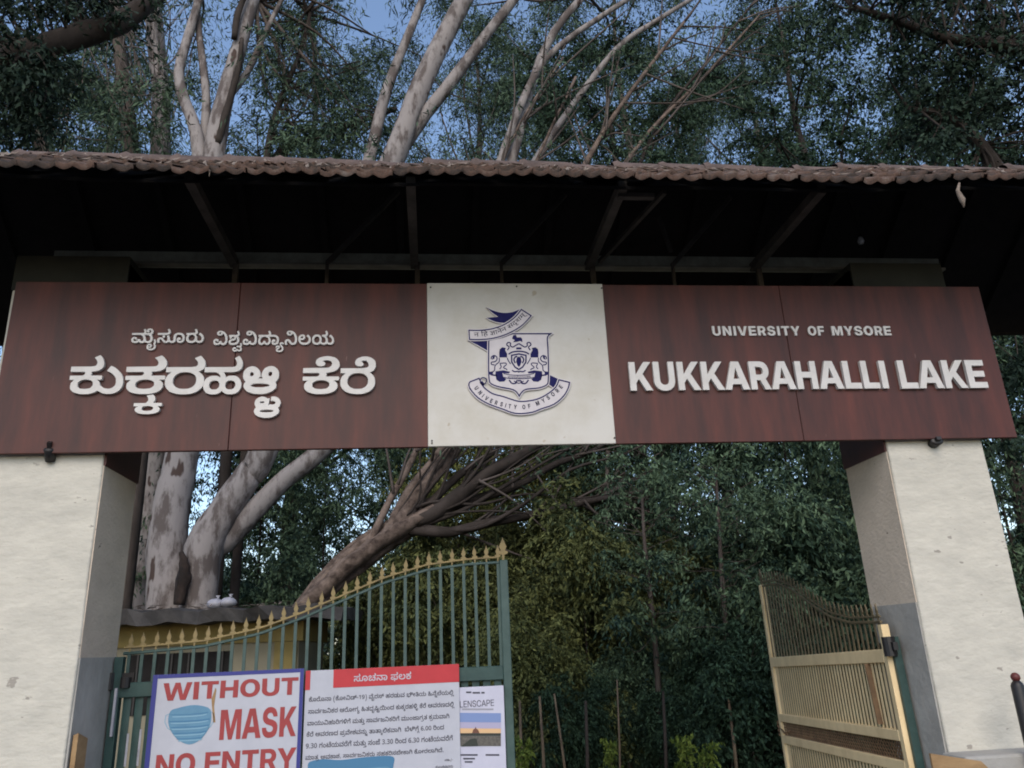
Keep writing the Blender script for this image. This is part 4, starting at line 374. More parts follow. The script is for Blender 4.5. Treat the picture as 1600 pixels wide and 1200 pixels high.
48:(820,6,[[119,91,2,-8,0,-13,-3,-7,-6,-7,-10,-4,-13,-2,-13,2,-14,7,-10,-10,-22,-16,-2,-3,0,-7,1,-4,7,-4,10,0,6,3,4,3,3,5,2,7,1,2,14,0,2,-2,4,-10,4,-5,6,-2,10,-1,8,5,3,6,0,7,-5,10,14,8,4,-2,4,-9,2,-14,-2,-10,-3,-6,-5,-5,-13,-6,-17,-1,-13,5,-10,8,-7,-6,-6,-4,-7,-2,-13,-1,-7,0,-7,3,-6,4,-4,5,-3,6,-1,7,1,7,2,6,9,10,22,17,3,7,-3,6,-6,2,-7,0,-3,-2,-4,-6,2,-7,0,-3,-12,-5,-3,0,-4,8,-1,10,4,10,4,5,4,2,10,
3,6,1,10,0,10,-4,4,-2,10,-13,10,-7,10,-3,3,0,10,3,3,5,2,7,-2,6,1,4,13,3]]),
49:(772,6,[[33,127,10,3,13,0,17,-4,13,-7,6,-4,15,-17,7,-13,6,-20,2,-27,-1,-10,-3,-10,-4,-6,-8,-8,-6,-3,-14,-3,-6,0,-10,2,-7,4,-7,6,-17,22,-3,2,-3,0,-3,0,-3,-2,-4,-7,2,-10,5,-10,-4,-3,-10,-4,-3,0,-4,7,-4,10,-1,7,1,10,3,6,5,6,10,6,17,0,10,-4,7,-8,16,-19,3,-2,7,-2,10,2,3,3,4,5,2,10,1,7,-2,20,-4,13,-7,13,-11,14,-3,2,-5,-9,-5,-4,-6,-4,-7,-1,-10,0,-10,1,-9,8,-3,7,0,13,5,7],[61,112,-1,1,-7,2,-10,-1,-3,
-2,-2,-4,0,-3,5,-5,10,0,5,5,2,3]]),
50:(889,6,[[142,80,2,-10,-2,-10,-7,-10,0,-4,3,-6,1,-4,0,-10,-1,-3,-7,-11,-10,-6,-10,-4,-17,-4,-23,0,-13,1,-14,3,-13,6,-10,7,-7,8,-5,10,-3,10,0,13,0,7,4,10,6,10,12,8,10,3,10,0,10,-3,7,-8,3,-7,1,-6,-1,-7,-3,-10,-11,-7,-3,-1,-13,-1,-10,1,-2,-2,0,-3,4,-7,8,-8,13,-6,13,-3,17,-1,23,4,9,4,6,7,1,6,-2,3,-14,-1,-36,0,-3,2,0,10,3,2,27,1,-1,3,-4,4,-4,10,0,10,5,6,7,5,10,3,13,0,10,-4,7,-5],[25,63,3,-3,3,-2,13,
1,4,2,4,5,0,7,-4,5,-4,1,-10,-2,-4,-4,-4,-7],[103,73,1,-7,4,-4,6,-4,4,-1,3,1,3,5,2,3,-1,7,-4,5,-10,1,-3,-1]]),
51:(1899,6,[[6,90,2,2,64,0,10,3,5,5,0,6,-1,4,-4,6,-4,5,-6,0,-7,-5,4,-3,2,-7,-1,-3,-5,-4,-7,-1,-6,4,-4,8,0,3,2,10,8,7,10,4,17,0,13,-7,4,-4,4,-10,0,-13,-1,-7,-6,-10,-9,-7,9,-10,4,-6,2,-14,0,-10,-1,-10,8,-7,10,-4,6,0,8,5,3,10,-2,26,3,14,4,6,8,8,10,6,20,4,10,0,13,-3,13,-8,7,-7,8,-13,3,-10,0,-17,-1,-10,-3,-10,-7,-8,-7,-6,-10,-3,-13,-1,-7,1,-6,3,-7,4,-5,7,-3,10,0,7,3,10,8,7,10,2,7,-1,5,-5,2,-7,-2,-6,-2,
-2,-6,-2,-7,2,-2,-2,2,-6,3,-4,4,-1,13,0,6,5,5,6,2,10,-2,17,-4,10,-3,3,-4,5,-7,3,-10,3,-10,0,-10,-3,-8,-8,-2,-4,-2,-12,1,-17,-1,-17,-3,-6,-8,-8,-10,-4,-17,1,-10,3,-13,10,-13,-9,-10,-3,-10,-2,-20,1,-10,3,-10,6,-8,8,-4,7,-3,10,0,17,5,13,8,10,-2,2,-10,0,-1,1],[285,-1,-16,11,-12,13,-7,13,-1,14,0,10,2,10,3,6,4,6,10,8,17,4,13,-3,7,-3,4,-5,4,-13,-3,-14,-8,-8,-7,-3,-10,-1,-13,1,-4,-2,2,-7,8,-10,10,-7,5,-3,
3,-3,-8,-13],[30,63,-3,-7,-1,-16,1,-7,4,-7,4,-4,7,-4,6,-2,10,-1,14,3,6,5,5,7,3,10,0,13,-4,10,-7,7,-10,4,-17,0,-10,-3],[292,76,-7,3,-7,-1,-6,-6,-5,-9,5,-4,3,-1,7,0,6,2,4,3,2,3,0,7]]),
52:(944,6,[[146,21,6,-5,4,-6,0,-4,-10,-2,-10,7,-4,-1,-2,-4,1,-6,12,-14,7,-10,2,-10,-2,-16,-8,-10,-6,-4,-10,-4,-20,-1,-14,4,-8,8,-1,7,0,6,1,4,5,4,13,8,3,4,-3,4,-6,0,-4,-4,0,-3,-10,-5,-3,5,-1,3,2,7,2,4,7,3,3,1,17,0,7,-5,2,-6,-1,-10,-5,-5,-14,-9,-1,-3,0,-3,5,-4,7,-2,13,1,7,3,7,8,1,10,-1,4,-6,10,-12,13,-3,7,0,10,3,6,8,5,10,1],[9,1,-1,2,0,27,3,20,4,10,6,10,4,3,-3,2,-13,0,-1,1,0,4,0,10,1,2,60,0,7,0,6,3,
4,5,0,3,-2,10,-6,7,-1,3,12,8,3,-2,7,-9,5,-10,0,-14,-4,-10,-2,-3,-6,-4,-7,-3,11,-13,5,-10,2,-10,1,-10,0,-30,-2,-3,-16,0,-2,3,0,33,-4,17,-6,13,-4,4,-4,3,-7,2,-10,-1,-3,-1,-7,-7,-4,-6,-4,-10,-3,-17,0,-30,-2,-3]]),
53:(653,6,[[90,130,8,-10,3,-7,1,-10,-1,-13,-5,-7,-10,-7,6,-10,2,-10,5,-6,3,-7,0,-13,0,-7,-3,-7,-6,-6,-6,-5,-7,-3,-13,-4,-23,0,-17,4,-10,6,-5,5,-3,7,-3,6,0,7,0,7,1,4,10,-1,7,-3,2,-14,3,-3,5,-4,13,-4,17,0,13,5,3,2,4,4,1,4,0,6,-1,2,-7,-6,-13,-4,-10,1,-10,4,-4,3,-3,7,-1,7,3,6,5,6,6,3,24,1,-2,4,-5,4,-3,1,-57,1,-1,4,0,10,1,1,3,1,60,0,10,3,4,5,0,6,-2,7,-6,10,11,7],[75,50,-1,1,-7,2,-7,0,-6,-3,-1,-4,4,-3,
7,-1,6,3]]),
54:(1898,6,[[148,10,8,-18,2,-13,-2,-20,-4,-10,-10,-12,-7,-3,-10,-3,-17,-1,-13,4,-10,10,-5,8,0,17,3,10,9,8,6,3,14,0,6,-3,5,-5,2,-7,0,-6,-2,-7,-5,-5,-6,-3,-14,0,-3,-2,3,-4,7,-4,3,0,14,0,10,3,8,8,2,7,1,7,-1,16,-2,10,-6,10,5,4,6,2],[308,16,4,-7,3,-14,0,-6,-2,-7,-2,-3,0,-4,5,-6,2,-7,-2,-13,-4,-5,-4,-3,-6,-2,-10,-1,-10,3,-7,5,-10,-6,-7,-2,-6,0,-10,2,-7,5,-5,7,-1,7,0,10,1,6,3,7,5,5,7,3,7,1,10,-1,6,-4,3,
-7,0,-7,-1,-3,-3,-4,-6,-3,-6,-1,-10,1,-3,-3,3,-5,3,-3,10,0,7,4,3,5,10,1,4,-1,2,-5,4,-4,10,0,4,3,2,5,-1,6,-5,5,-14,2,-2,3,0,7,3,2,10,1,5,4,0,10,-4,13,2,2],[93,-31,2,-2,3,-1,7,0,3,1,4,5,-1,3,-6,4,-7,-2,-4,-5],[244,-25,2,-3,6,-1,3,1,4,3,-1,4,-3,1,-7,-1],[159,32,3,10,6,8,7,3,7,1,13,0,7,-4,4,-5,1,-6,-1,-7,-1,-3,-3,-1,-7,1,-4,3,1,3,-4,5,-6,0,-6,-5,-1,-6,2,-7,5,-4,13,-3,10,2,3,1,4,4,4,10,2,2,14,0,2,-2,4,
-10,3,-3,11,-4,1,0,0,4,-16,23,2,3,9,5,8,-8,8,-13,4,-2,1,5,-3,13,-7,14,0,3,13,6,3,0,8,-13,3,-10,0,-23,0,-3,-6,-10,5,-10,-10,-8,-3,0,-7,9,-13,-2,-14,3,-13,10,-7,-6,-10,-5,-10,-2,-10,0,-10,2,-9,5,-8,10,-2,10],[112,130,7,-8,4,-7,2,-10,0,-10,-2,-6,-6,-7,-10,-7,7,-6,6,-7,2,-7,3,-13,0,-13,-3,-14,-4,-6,-10,-8,-10,-3,-10,0,-10,3,-10,8,-3,1,-10,-8,-13,-4,-10,0,-7,2,-7,4,-4,5,-4,6,-3,10,0,17,1,7,3,10,7,10,4,
3,-4,3,-10,0,-2,4,0,10,2,2,77,0,17,3,5,5,0,6,-2,7,-7,10,4,3],[27,25,5,-7,10,-3,6,2,4,3,3,5,3,9,14,0,3,-2,2,-7,5,-6,3,-2,7,-2,9,4,4,6,1,7,0,13,-3,10,-5,7,-3,4,-7,4,-6,3,-7,1,-17,1,-6,-1,-10,-5,-4,-2,-4,-5,-4,-7,-4,-10,0,-10],[198,117,10,3,14,0,9,-5,8,-6,4,-7,2,-7,0,-13,-3,-10,-7,-8,-7,-4,-13,-2,-20,3,-3,1,-2,3,5,9,3,0,10,-2,10,0,7,3,4,7,-1,1,-10,-3,-13,0,-7,2,-6,5,-5,8,0,7,5,9],[227,99,-5,5,-7,3,
-7,-1,-4,-4,0,-3,2,-4,6,-3,10,2]]),
55:(1375,6,[[7,36,-1,14,2,10,5,13,5,7,10,8,7,3,16,3,10,0,10,-3,7,-3,9,-8,5,-7,4,-7,3,-13,0,-13,-3,-14,2,-2,7,-5,10,-4,10,0,8,5,7,10,2,10,0,13,-3,23,-8,19,-3,1,-7,-6,-10,-4,-10,-1,-13,4,-7,7,-1,4,-1,10,1,6,2,4,9,7,14,3,13,-2,10,-4,14,-11,7,-10,6,-13,5,-17,2,-20,-2,-23,1,-4,8,-6,9,-4,10,-1,9,5,6,6,1,14,-1,10,-3,6,-9,11,-14,9,-1,4,9,14,6,-4,10,-7,10,-10,8,-13,3,-10,1,-7,-1,-17,-3,-10,-4,-6,-4,-4,-6,
-4,-14,-4,-10,0,-6,1,-14,6,-6,6,-4,0,-10,-9,-13,-4,-17,1,-10,3,-13,9,-13,-9,-10,-3,-7,-1,-17,1,-10,3,-11,8,-9,13],[58,16,10,3,8,7,4,10,-1,20,-4,10,-8,7,-12,4,-7,-1,-10,-3,-8,-7,-4,-10,-1,-10,1,-10,4,-10,8,-7,10,-3],[97,103,8,-3,6,1,4,2,4,7,-4,3,-4,1,-10,0,-5,-4]]),
56:(579,6,[[74,78,10,-12,5,-10,1,-10,-1,-20,-7,-13,-8,-8,-6,-3,-10,-4,-20,1,-10,3,-7,4,-7,7,-4,7,-4,16,1,17,3,10,4,6,4,4,10,7,13,4,17,0,10,-3],[41,68,-9,-5,-3,-3,-3,-7,-1,-10,1,-13,4,-7,4,-5,10,-3,10,0,10,5,5,6,3,10,0,10,-3,10,-8,9,-7,3]]),
57:(792,6,[[112,131,4,-5,6,-10,3,-13,0,-7,-3,-10,-4,-4,-11,-6,12,-13,3,-7,3,-13,0,-16,-3,-11,-3,-6,-7,-7,-10,-5,-4,0,-13,1,-7,2,-13,9,-10,-8,-10,-4,-13,0,-10,4,-7,6,-4,5,-4,13,-1,14,1,6,3,10,4,7,9,10,-1,2,-14,0,-1,1,-1,14,2,2,90,0,7,4,2,7,-1,7,-8,13],[28,23,4,-5,3,-2,10,0,6,4,3,3,2,3,1,7,1,1,14,1,3,-2,3,-10,4,-4,6,-4,7,0,3,1,4,4,4,6,0,4,0,16,-4,10,-5,7,-9,8,-10,3,-23,0,-10,-3,-11,-8,-7,-13,-2,
-14]]),
58:(968,6,[[6,90,2,2,56,0,10,3,3,5,0,6,-2,7,-5,7,-1,3,12,8,3,-2,5,-6,3,-7,4,-10,-1,-13,-3,-7,-8,-7,-10,-3,-10,-1,-1,-2,-1,-10,2,-2,27,0,3,-1,0,-11,-3,-2,-7,0,-1,-1,5,-6,5,-14,8,-6,10,-5,10,0,7,3,5,5,3,7,0,10,-1,10,-3,6,-8,10,-10,8,-5,2,-1,4,5,10,5,4,10,-6,12,-12,8,-10,3,-6,5,-17,-1,-13,-4,-14,-5,-6,-8,-8,-14,-4,-16,1,-10,4,-10,7,-14,-8,-13,-4,-17,0,-6,1,-10,3,-7,3,-5,5,-6,10,0,3,0,10,3,7,5,6,-10,
1,-2,3,0,10,2,1,33,0,5,5,0,7,-2,1,-3,1,-33,0,-2,1,0,4],[29,26,5,-7,7,-3,7,-1,10,0,10,5,3,4,2,6,-1,6,-4,7,-7,4,-7,1,-13,-1,-7,-3,-4,-4,-1,-4]]),
59:(1450,6,[[114,16,4,-2,1,-1,3,-10,0,-10,-3,-7,1,-3,14,-1,4,-2,0,-7,-4,-3,-4,0,4,-10,0,-7,-1,-3,-6,-7,-9,-4,-7,-1,-13,1,-10,4,-4,3,-3,7,-1,7,4,10,-6,2,-1,8,4,2,20,0,3,3,3,8,0,7,-3,11,1,2,3,1],[95,-44,6,-4,13,0,5,4,1,7,-1,3,-5,4,-3,1,-10,-1,-5,-4,-1,-3],[81,131,3,-2,5,-6,3,-7,4,-10,-1,-13,-3,-7,-8,-7,-10,-3,-10,-1,-1,-2,-1,-10,2,-2,27,0,4,-1,-1,-11,-3,-2,-7,0,-1,-1,5,-6,3,-8,1,-9,-3,-7,-4,-6,-4,
-4,-7,-4,-10,-3,-20,-1,-6,1,-10,3,-7,3,-5,5,-6,10,0,3,0,10,7,13,-9,1,-2,3,0,10,2,1,33,0,5,5,0,7,-2,2,-3,0,-33,0,-2,1,0,4,0,10,2,2,56,0,10,3,3,5,0,6,-2,7,-5,7,-1,3],[221,131,7,-8,4,-7,4,-13,-1,-7,-3,-10,-4,-4,-9,-6,10,-10,3,-6,2,-8,2,-6,-1,-10,-3,-13,-6,-10,-5,-4,-13,-7,-10,-3,-17,-1,-7,1,-13,3,-11,8,-6,6,-4,7,-4,13,1,14,3,10,3,6,7,7,-2,2,-7,0,-4,1,-1,14,2,1,3,1,63,0,10,3,3,8,-1,7,-7,10,-1,3],[29,
26,5,-7,7,-3,7,-1,10,0,10,5,3,4,2,6,-1,6,-4,7,-7,4,-7,1,-13,-1,-7,-3,-4,-4,-1,-4],[212,63,-8,7,-10,4,-16,0,-10,-4,-8,-7,-4,-10,0,-17,5,-10,3,-3,7,-5,10,-2,7,-1,6,1,9,4,8,7,4,9,1,17]]),
60:(892,6,[[140,12,4,-4,7,-16,1,-14,-1,-10,-1,-3,-7,-8,-10,-5,1,-10,-4,-5,-7,-3,-7,-1,-10,1,-6,2,-5,6,1,10,-6,2,-7,4,-4,4,-3,6,-1,10,3,7,5,5,7,3,10,0,6,-1,4,-2,4,-5,0,-10,-1,-3,-3,-4,-8,-3,8,-3,16,2,8,4,4,7,0,3,0,7,-4,10,-6,10,5,4],[108,-52,2,-4,3,-1,7,1,1,4,-1,2,-4,1,-6,-1],[88,-25,2,-2,10,1,2,4,-2,4,-7,0,-5,-4],[93,126,10,-7,4,-4,7,-10,3,-7,3,-13,1,-10,0,-10,-3,-10,-5,-10,-5,-7,-12,-7,-6,-3,1,
-10,0,-6,-5,-7,-6,-4,-17,-3,-17,3,-6,4,-5,7,0,10,2,3,-1,3,-13,5,-7,5,-8,10,-3,10,0,14,3,6,4,7,11,7,3,1,14,1,6,-2,4,-1,2,1,-4,6,-2,10,3,10,7,8,14,4,13,-1],[52,18,4,-5,7,-1,7,1,2,2,2,3,0,4,-4,4,-10,1,-5,-2,-3,-3],[29,48,11,-5,13,-2,10,-1,17,3,10,5,7,7,4,10,1,10,-1,10,-3,10,-2,2,-6,-7,-10,-4,-10,-1,-10,2,-4,2,-1,-1,2,-3,4,-10,0,-7,-5,-10,-3,-4,-7,-3],[21,65,2,-2,3,0,14,1,4,4,0,7,-4,4,-7,0,-3,-1,-4,
-2,-4,-4],[85,112,-9,3,-6,0,-5,-3,-1,-4,0,-3,2,-3,4,-2,6,0,4,1,4,4]]),
61:(605,6,[[38,-1,-10,3,-7,3,-8,8,-3,10,0,10,3,7,5,6,-10,1,-2,3,0,10,2,1,33,0,5,5,0,7,-2,1,-3,1,-33,0,-2,1,0,4,0,10,2,2,53,0,10,3,5,5,1,6,-1,7,-2,3,-3,3,-3,1,-7,1,-7,-3,-1,-2,5,-3,2,-3,0,-4,-2,-4,-7,-4,-7,1,-5,4,-3,7,0,6,3,7,9,8,10,3,16,0,9,-4,9,-10,3,-10,0,-10,-3,-10,-6,-7,-5,-4,-17,-4,-1,-2,-1,-10,2,-2,27,0,4,-1,-1,-11,-3,-2,-7,0,-1,-1,5,-6,3,-7,1,-10,-3,-7,-4,-6,-11,-8,-13,-4],[29,26,5,-7,7,-3,
7,-1,10,0,10,5,3,4,2,6,-1,6,-4,7,-7,4,-7,1,-13,-1,-7,-3,-4,-4,-1,-4]]),
62:(671,6,[[32,2,-7,4,-9,7,-6,10,-2,7,-2,10,2,13,6,13,6,7,-2,2,-10,0,-1,1,-1,14,2,2,64,0,10,3,5,5,0,6,-1,4,-4,6,-4,5,-6,0,-7,-5,4,-3,2,-7,-3,-5,-6,-3,-4,0,-8,5,-2,7,0,6,2,7,3,3,5,4,7,3,7,2,10,0,10,-4,6,-4,4,-4,4,-10,0,-13,-1,-7,-6,-10,-9,-7,9,-10,4,-6,2,-10,0,-14,-3,-13,-4,-6,-6,-8,-14,-7,-10,-3,-16,-1,-7,0],[30,63,-3,-7,-1,-16,1,-7,4,-7,4,-4,7,-4,6,-2,10,-1,14,3,6,5,5,7,3,10,0,13,-4,10,-7,7,-10,
4,-17,0,-10,-3]]),
63:(916,6,[[8,10,-3,10,1,10,4,6,8,7,-9,10,-3,10,0,7,3,10,3,3,5,5,6,3,14,3,10,0,10,-3,13,-10,3,1,7,6,7,3,13,3,10,0,10,-3,7,-3,11,-12,4,-6,3,-10,1,-14,-2,-20,-6,-13,-5,-5,-6,-5,-10,-4,-20,-1,-10,4,-6,4,-5,7,-2,10,1,10,5,9,7,6,13,2,10,-2,7,-8,1,-7,0,-7,-5,-2,-6,0,-4,2,0,4,-3,4,-3,1,-5,-2,-3,-7,1,-3,2,-3,5,-5,6,-1,10,1,7,4,5,7,2,10,0,14,-3,13,-4,6,-7,5,-10,3,-6,-1,-7,-2,-8,-8,-2,-6,-3,-2,-14,0,-1,2,
-1,3,-3,7,-5,4,-10,3,-6,0,-7,-3,-4,-4,-1,-4,1,-6,2,-4,5,-4,14,-2,0,-10,-4,-4,-10,-1,-5,-2,-3,-3,0,-10,5,-5,7,-1,6,1,10,5,8,-10,0,-4,-8,-4,-10,-4,-13,0,-7,1,-6,3]]),
64:(1305,6,[[5,90,2,2,153,0,13,-2,10,-2,7,-4,7,-5,7,-9,4,-7,3,-17,0,-10,-3,-16,-4,-7,-6,-7,-5,-3,-10,-4,-6,-1,-14,1,-9,4,-8,7,-4,10,0,13,3,7,2,3,6,5,10,0,7,0,5,-5,1,-7,-2,-6,-7,-4,-7,2,-3,-1,-1,-1,3,-6,4,-4,7,-2,10,1,7,6,4,9,1,10,0,10,-4,10,-11,11,-10,3,-50,1,-4,0,-1,-2,10,-10,6,-10,3,-10,1,-7,-1,-13,-4,-10,-7,-9,-3,-2,-7,-3,-13,-1,-7,1,-7,3,-10,8,-3,0,-10,-8,-10,-3,-13,-1,-10,2,-7,2,-6,4,-5,7,-3,
7,-1,6,1,10,3,7,8,8,10,4,13,-1,7,-2,5,-6,2,-10,-2,-6,-2,-2,-10,1,-2,7,-5,4,-3,0,-3,-2,-5,-5,0,-7,4,-6,11,-5,10,0,6,3,8,8,2,7,4,2,13,-1,2,-8,5,-7,6,-3,10,0,6,4,3,6,0,17,-4,10,-8,9,-10,9,-7,3,-6,1,-70,0,-1,1,-1,4]]),
65:(1723,6,[[6,43,2,17,5,13,5,7,10,8,7,3,16,3,10,0,10,-3,7,-3,9,-8,5,-7,4,-7,3,-13,0,-13,-2,-10,0,-4,11,-8,7,-2,10,-1,6,3,4,2,4,6,1,10,-1,14,-3,6,-5,6,-10,9,-6,4,-10,0,-2,1,-1,14,3,2,23,0,10,3,2,5,-1,10,-6,10,-1,3,13,8,5,-5,6,-10,3,-16,-4,-14,-4,-4,-11,-6,12,-13,4,-7,3,-10,0,-20,9,-8,10,-3,10,1,7,3,3,4,4,10,-1,10,-2,10,-4,7,-7,8,-14,8,-1,4,8,13,7,-2,10,-7,11,-11,4,-7,7,-16,0,-14,0,-10,8,-8,10,-3,
10,1,7,2,4,5,3,10,-1,13,-5,14,-11,11,-10,5,-2,4,8,13,4,0,10,-6,14,-14,7,-10,3,-10,2,-20,-3,-13,-5,-10,-8,-7,-14,-5,-16,1,-10,3,-10,6,-4,1,-10,-8,-6,-2,-7,-1,-13,0,-10,4,-14,8,-10,-8,-6,-3,-17,-1,-13,3,-17,11,-13,-10,-10,-3,-17,-1,-7,1,-10,3,-11,8,-9,13,-4,13],[58,16,10,3,8,7,4,10,-1,20,-4,10,-8,7,-12,4,-7,-1,-10,-3,-8,-7,-4,-10,-1,-10,1,-10,4,-10,8,-7,10,-3]]),
66:(1308,6,[[5,90,2,2,93,0,7,1,5,3,3,4,0,3,0,3,-3,7,-6,10,11,7,3,0,8,-10,3,-7,2,-13,-1,-7,2,-1,33,-1,7,0,10,-3,6,-4,6,-4,8,-8,4,-9,4,-17,-1,-13,-3,-13,-4,-7,-7,-8,-13,-6,-14,-1,-6,1,-7,2,-8,5,-6,10,-1,14,1,6,4,6,7,6,10,0,6,0,5,-5,1,-7,-2,-6,-7,-4,-7,2,-3,-1,2,-7,5,-4,6,-2,10,1,4,3,5,5,3,7,0,13,-1,10,-3,7,-5,6,-6,5,-13,3,-90,1,-3,-2,9,-16,10,4,17,1,7,-2,11,-7,6,-10,1,-7,0,-16,-3,-7,-5,-6,-7,-5,-10,
-3,-13,-1,-7,1,-9,4,-8,6,-3,-1,-7,-5,-10,-4,-6,-1,-14,1,-10,3,-6,6,-5,5,-3,10,-1,7,1,6,3,10,11,12,7,2,10,2,13,-1,10,-5,1,4,-7,10,-7,4,-40,1,-1,1,-1,4],[58,40,-4,4,-7,2,-10,0,-7,-3,-5,-7,-1,-6,2,-7,8,-8,6,-1,10,1,7,5,2,3,1,10],[79,36,-1,-6,1,-7,8,-7,7,-2,10,1,7,5,3,6,0,7,-2,7,-5,4,-3,1,-10,1,-7,-1]]),
67:(671,6,[[25,121,7,3,10,1,16,-1,10,-3,7,-3,13,-12,5,-6,5,-10,5,-14,2,-16,0,-17,-2,-13,-4,-10,-4,-6,-10,-9,-7,-3,-16,-4,-17,0,-10,3,-13,7,-8,8,-4,7,-3,13,0,17,4,13,7,10,-4,10,-2,10,0,7,3,9,3,4],[30,63,-3,-7,-1,-16,1,-7,4,-7,4,-4,7,-4,6,-2,10,-1,14,3,6,5,5,7,3,10,0,13,-4,10,-7,7,-10,4,-17,0,-10,-4],[30,96,0,-6,2,-2,3,0,10,3,20,0,10,-3,10,-8,0,3,-9,13,-11,8,-7,3,-10,1,-10,0,-7,-5]]),
68:(674,6,[[9,0,-1,2,0,26,3,20,7,17,6,7,1,3,-16,1,-1,2,0,10,0,4,64,0,10,3,4,7,0,3,-2,7,-7,10,9,7,3,1,3,-1,8,-11,4,-10,0,-13,-1,-3,-3,-7,-4,-4,-11,-6,4,-3,3,-4,5,-6,3,-7,4,-17,0,-36,-2,-2,-16,0,-2,2,0,33,-4,17,-4,10,-7,8,-3,3,-10,3,-10,-3,-4,-3,-4,-5,-6,-13,-3,-17,-1,-33,-2,-2]]),
69:(759,6,[[53,-1,-10,3,-7,8,-1,10,3,6,-18,9,-11,11,-4,14,1,13,2,7,3,3,9,7,10,4,6,0,14,-3,6,-5,4,-6,1,-4,-1,-10,-2,-6,-8,-8,-17,-4,-1,-2,14,-4,14,-1,16,1,10,4,10,8,5,9,1,10,-1,10,-4,13,-1,1,-10,-9,-10,-3,-10,0,-6,3,-4,0,-3,2,-5,6,-2,10,2,10,2,3,3,4,7,5,13,2,17,-3,6,-3,12,-11,3,-3,7,-14,2,-10,1,-10,0,-10,-3,-13,-4,-7,-8,-8,-6,-6,-11,-6,2,-3,0,-10,-3,-7,-5,-4,-13,-4],[52,20,1,-4,7,-4,3,0,7,1,4,3,0,
4,-1,3,-3,3,-7,2,-7,-2,-3,-3],[21,66,2,-3,7,-1,6,1,6,3,2,4,0,3,-4,5,-10,0,-4,-1,-3,-4],[86,110,-3,3,-3,1,-10,1,-4,-2,-2,-3,0,-4,2,-4,10,-2,6,3]]),
70:(674,6,[[9,0,-1,2,0,26,3,20,7,17,6,7,1,3,-16,1,-1,2,0,10,0,4,61,0,10,1,3,2,4,7,-2,10,-5,7,-7,1,-5,-2,-1,-3,5,-3,0,-7,-2,-4,-7,-2,-6,1,-6,5,-2,7,1,6,3,6,4,4,6,4,4,1,6,1,10,0,7,-1,7,-3,7,-8,3,-7,1,-7,0,-10,-4,-10,-3,-3,-4,-4,-11,-6,4,-3,3,-4,5,-6,3,-7,4,-17,0,-36,-2,-2,-16,0,-2,2,0,33,-4,17,-4,10,-7,8,-3,3,-10,3,-10,-3,-4,-3,-4,-5,-6,-13,-3,-17,-1,-33,-2,-2]]),
71:(1190,6,[[5,90,2,2,93,0,7,2,5,2,1,7,-1,7,-8,13,13,8,5,-5,6,-10,3,-10,1,-6,-1,-7,-3,-7,-5,-4,-11,-6,0,-3,10,-10,6,-10,3,-10,0,-17,9,-8,10,-3,7,0,10,4,5,7,2,10,-4,17,-9,13,-15,10,-1,4,8,14,7,-3,13,-10,12,-15,6,-16,1,-17,-1,-10,-3,-7,-8,-10,-7,-4,-10,-4,-13,0,-7,1,-6,3,-10,6,-4,0,-6,-6,-7,-3,-7,-1,-10,0,-10,4,-10,8,-3,0,-10,-8,-10,-3,-13,-1,-10,2,-7,2,-6,4,-5,7,-3,7,-1,6,1,10,3,7,8,8,10,4,13,-1,7,
-2,5,-6,2,-10,-2,-6,-2,-2,-10,1,-2,7,-5,4,-3,0,-3,-2,-5,-5,0,-7,4,-6,11,-5,10,0,6,3,8,8,2,7,4,2,13,-1,2,-8,5,-7,6,-3,10,0,6,4,3,6,0,17,-4,10,-8,9,-10,9,-7,3,-6,1,-70,0,-1,1,-1,4]]),
72:(1072,6,[[92,-51,0,10,2,3,44,0,2,17,4,5,6,6,10,3,14,-3,7,-4,4,-7,1,-10,-1,-7,-5,-6,-4,-4,-9,-4,-10,-1,-63,0],[154,-36,3,-2,7,0,6,3,2,4,-1,7,-4,3,-3,1,-7,-2,-4,-6,0,-6],[6,89,1,2,3,1,57,0,13,2,4,5,1,7,-5,9,-4,7,11,8,3,0,8,-11,3,-7,1,-16,-1,-7,-2,-3,-13,-10,6,-7,1,-10,8,-13,1,-7,0,-13,5,-5,7,-4,13,-2,9,4,4,3,3,7,2,10,-3,13,-4,7,-9,10,-14,10,8,13,1,1,3,0,15,-11,13,-13,3,-7,4,-10,1,-10,-1,-16,-3,
-10,-5,-8,-10,-7,-17,-3,-17,2,-16,10,-7,-5,-7,-3,-23,-4,-13,0,-14,3,-6,3,-10,8,-5,7,-3,7,0,6,0,10,1,2,10,-1,5,-1,2,-3,2,-10,3,-7,8,-5,10,-2,13,0,14,3,6,4,4,5,1,2,1,7,-2,2,-4,-4,-6,-3,-14,-3,-13,3,-2,1,-5,4,-4,10,1,6,3,7,7,5,7,2,10,0,6,0,2,3,-5,5,-3,1,-56,1,-2,3],[74,49,-2,3,-5,1,-7,0,-3,-1,-4,-3,1,-3,3,-3,3,0,10,1]]),
73:(1553,6,[[251,23,-4,-10,-7,-8,-13,-6,-7,-1,-17,2,-6,2,-10,6,-4,1,-10,-7,-10,-4,-13,0,-7,1,-6,3,-10,6,-4,0,-6,-6,-7,-3,-13,-1,-7,1,-7,3,-10,8,-3,0,-10,-8,-10,-3,-20,-1,-10,4,-6,4,-5,7,-3,7,-1,6,1,10,3,7,8,8,10,4,13,-1,7,-2,5,-6,2,-10,-2,-6,-2,-2,-10,1,-2,7,-5,4,-3,0,-3,-2,-5,-5,0,-7,4,-6,11,-5,10,0,6,3,8,8,2,7,4,2,13,-1,2,-8,5,-7,6,-3,10,0,6,4,3,6,0,17,-4,10,-8,9,-10,9,-7,3,-6,1,-70,0,-1,1,-1,4,
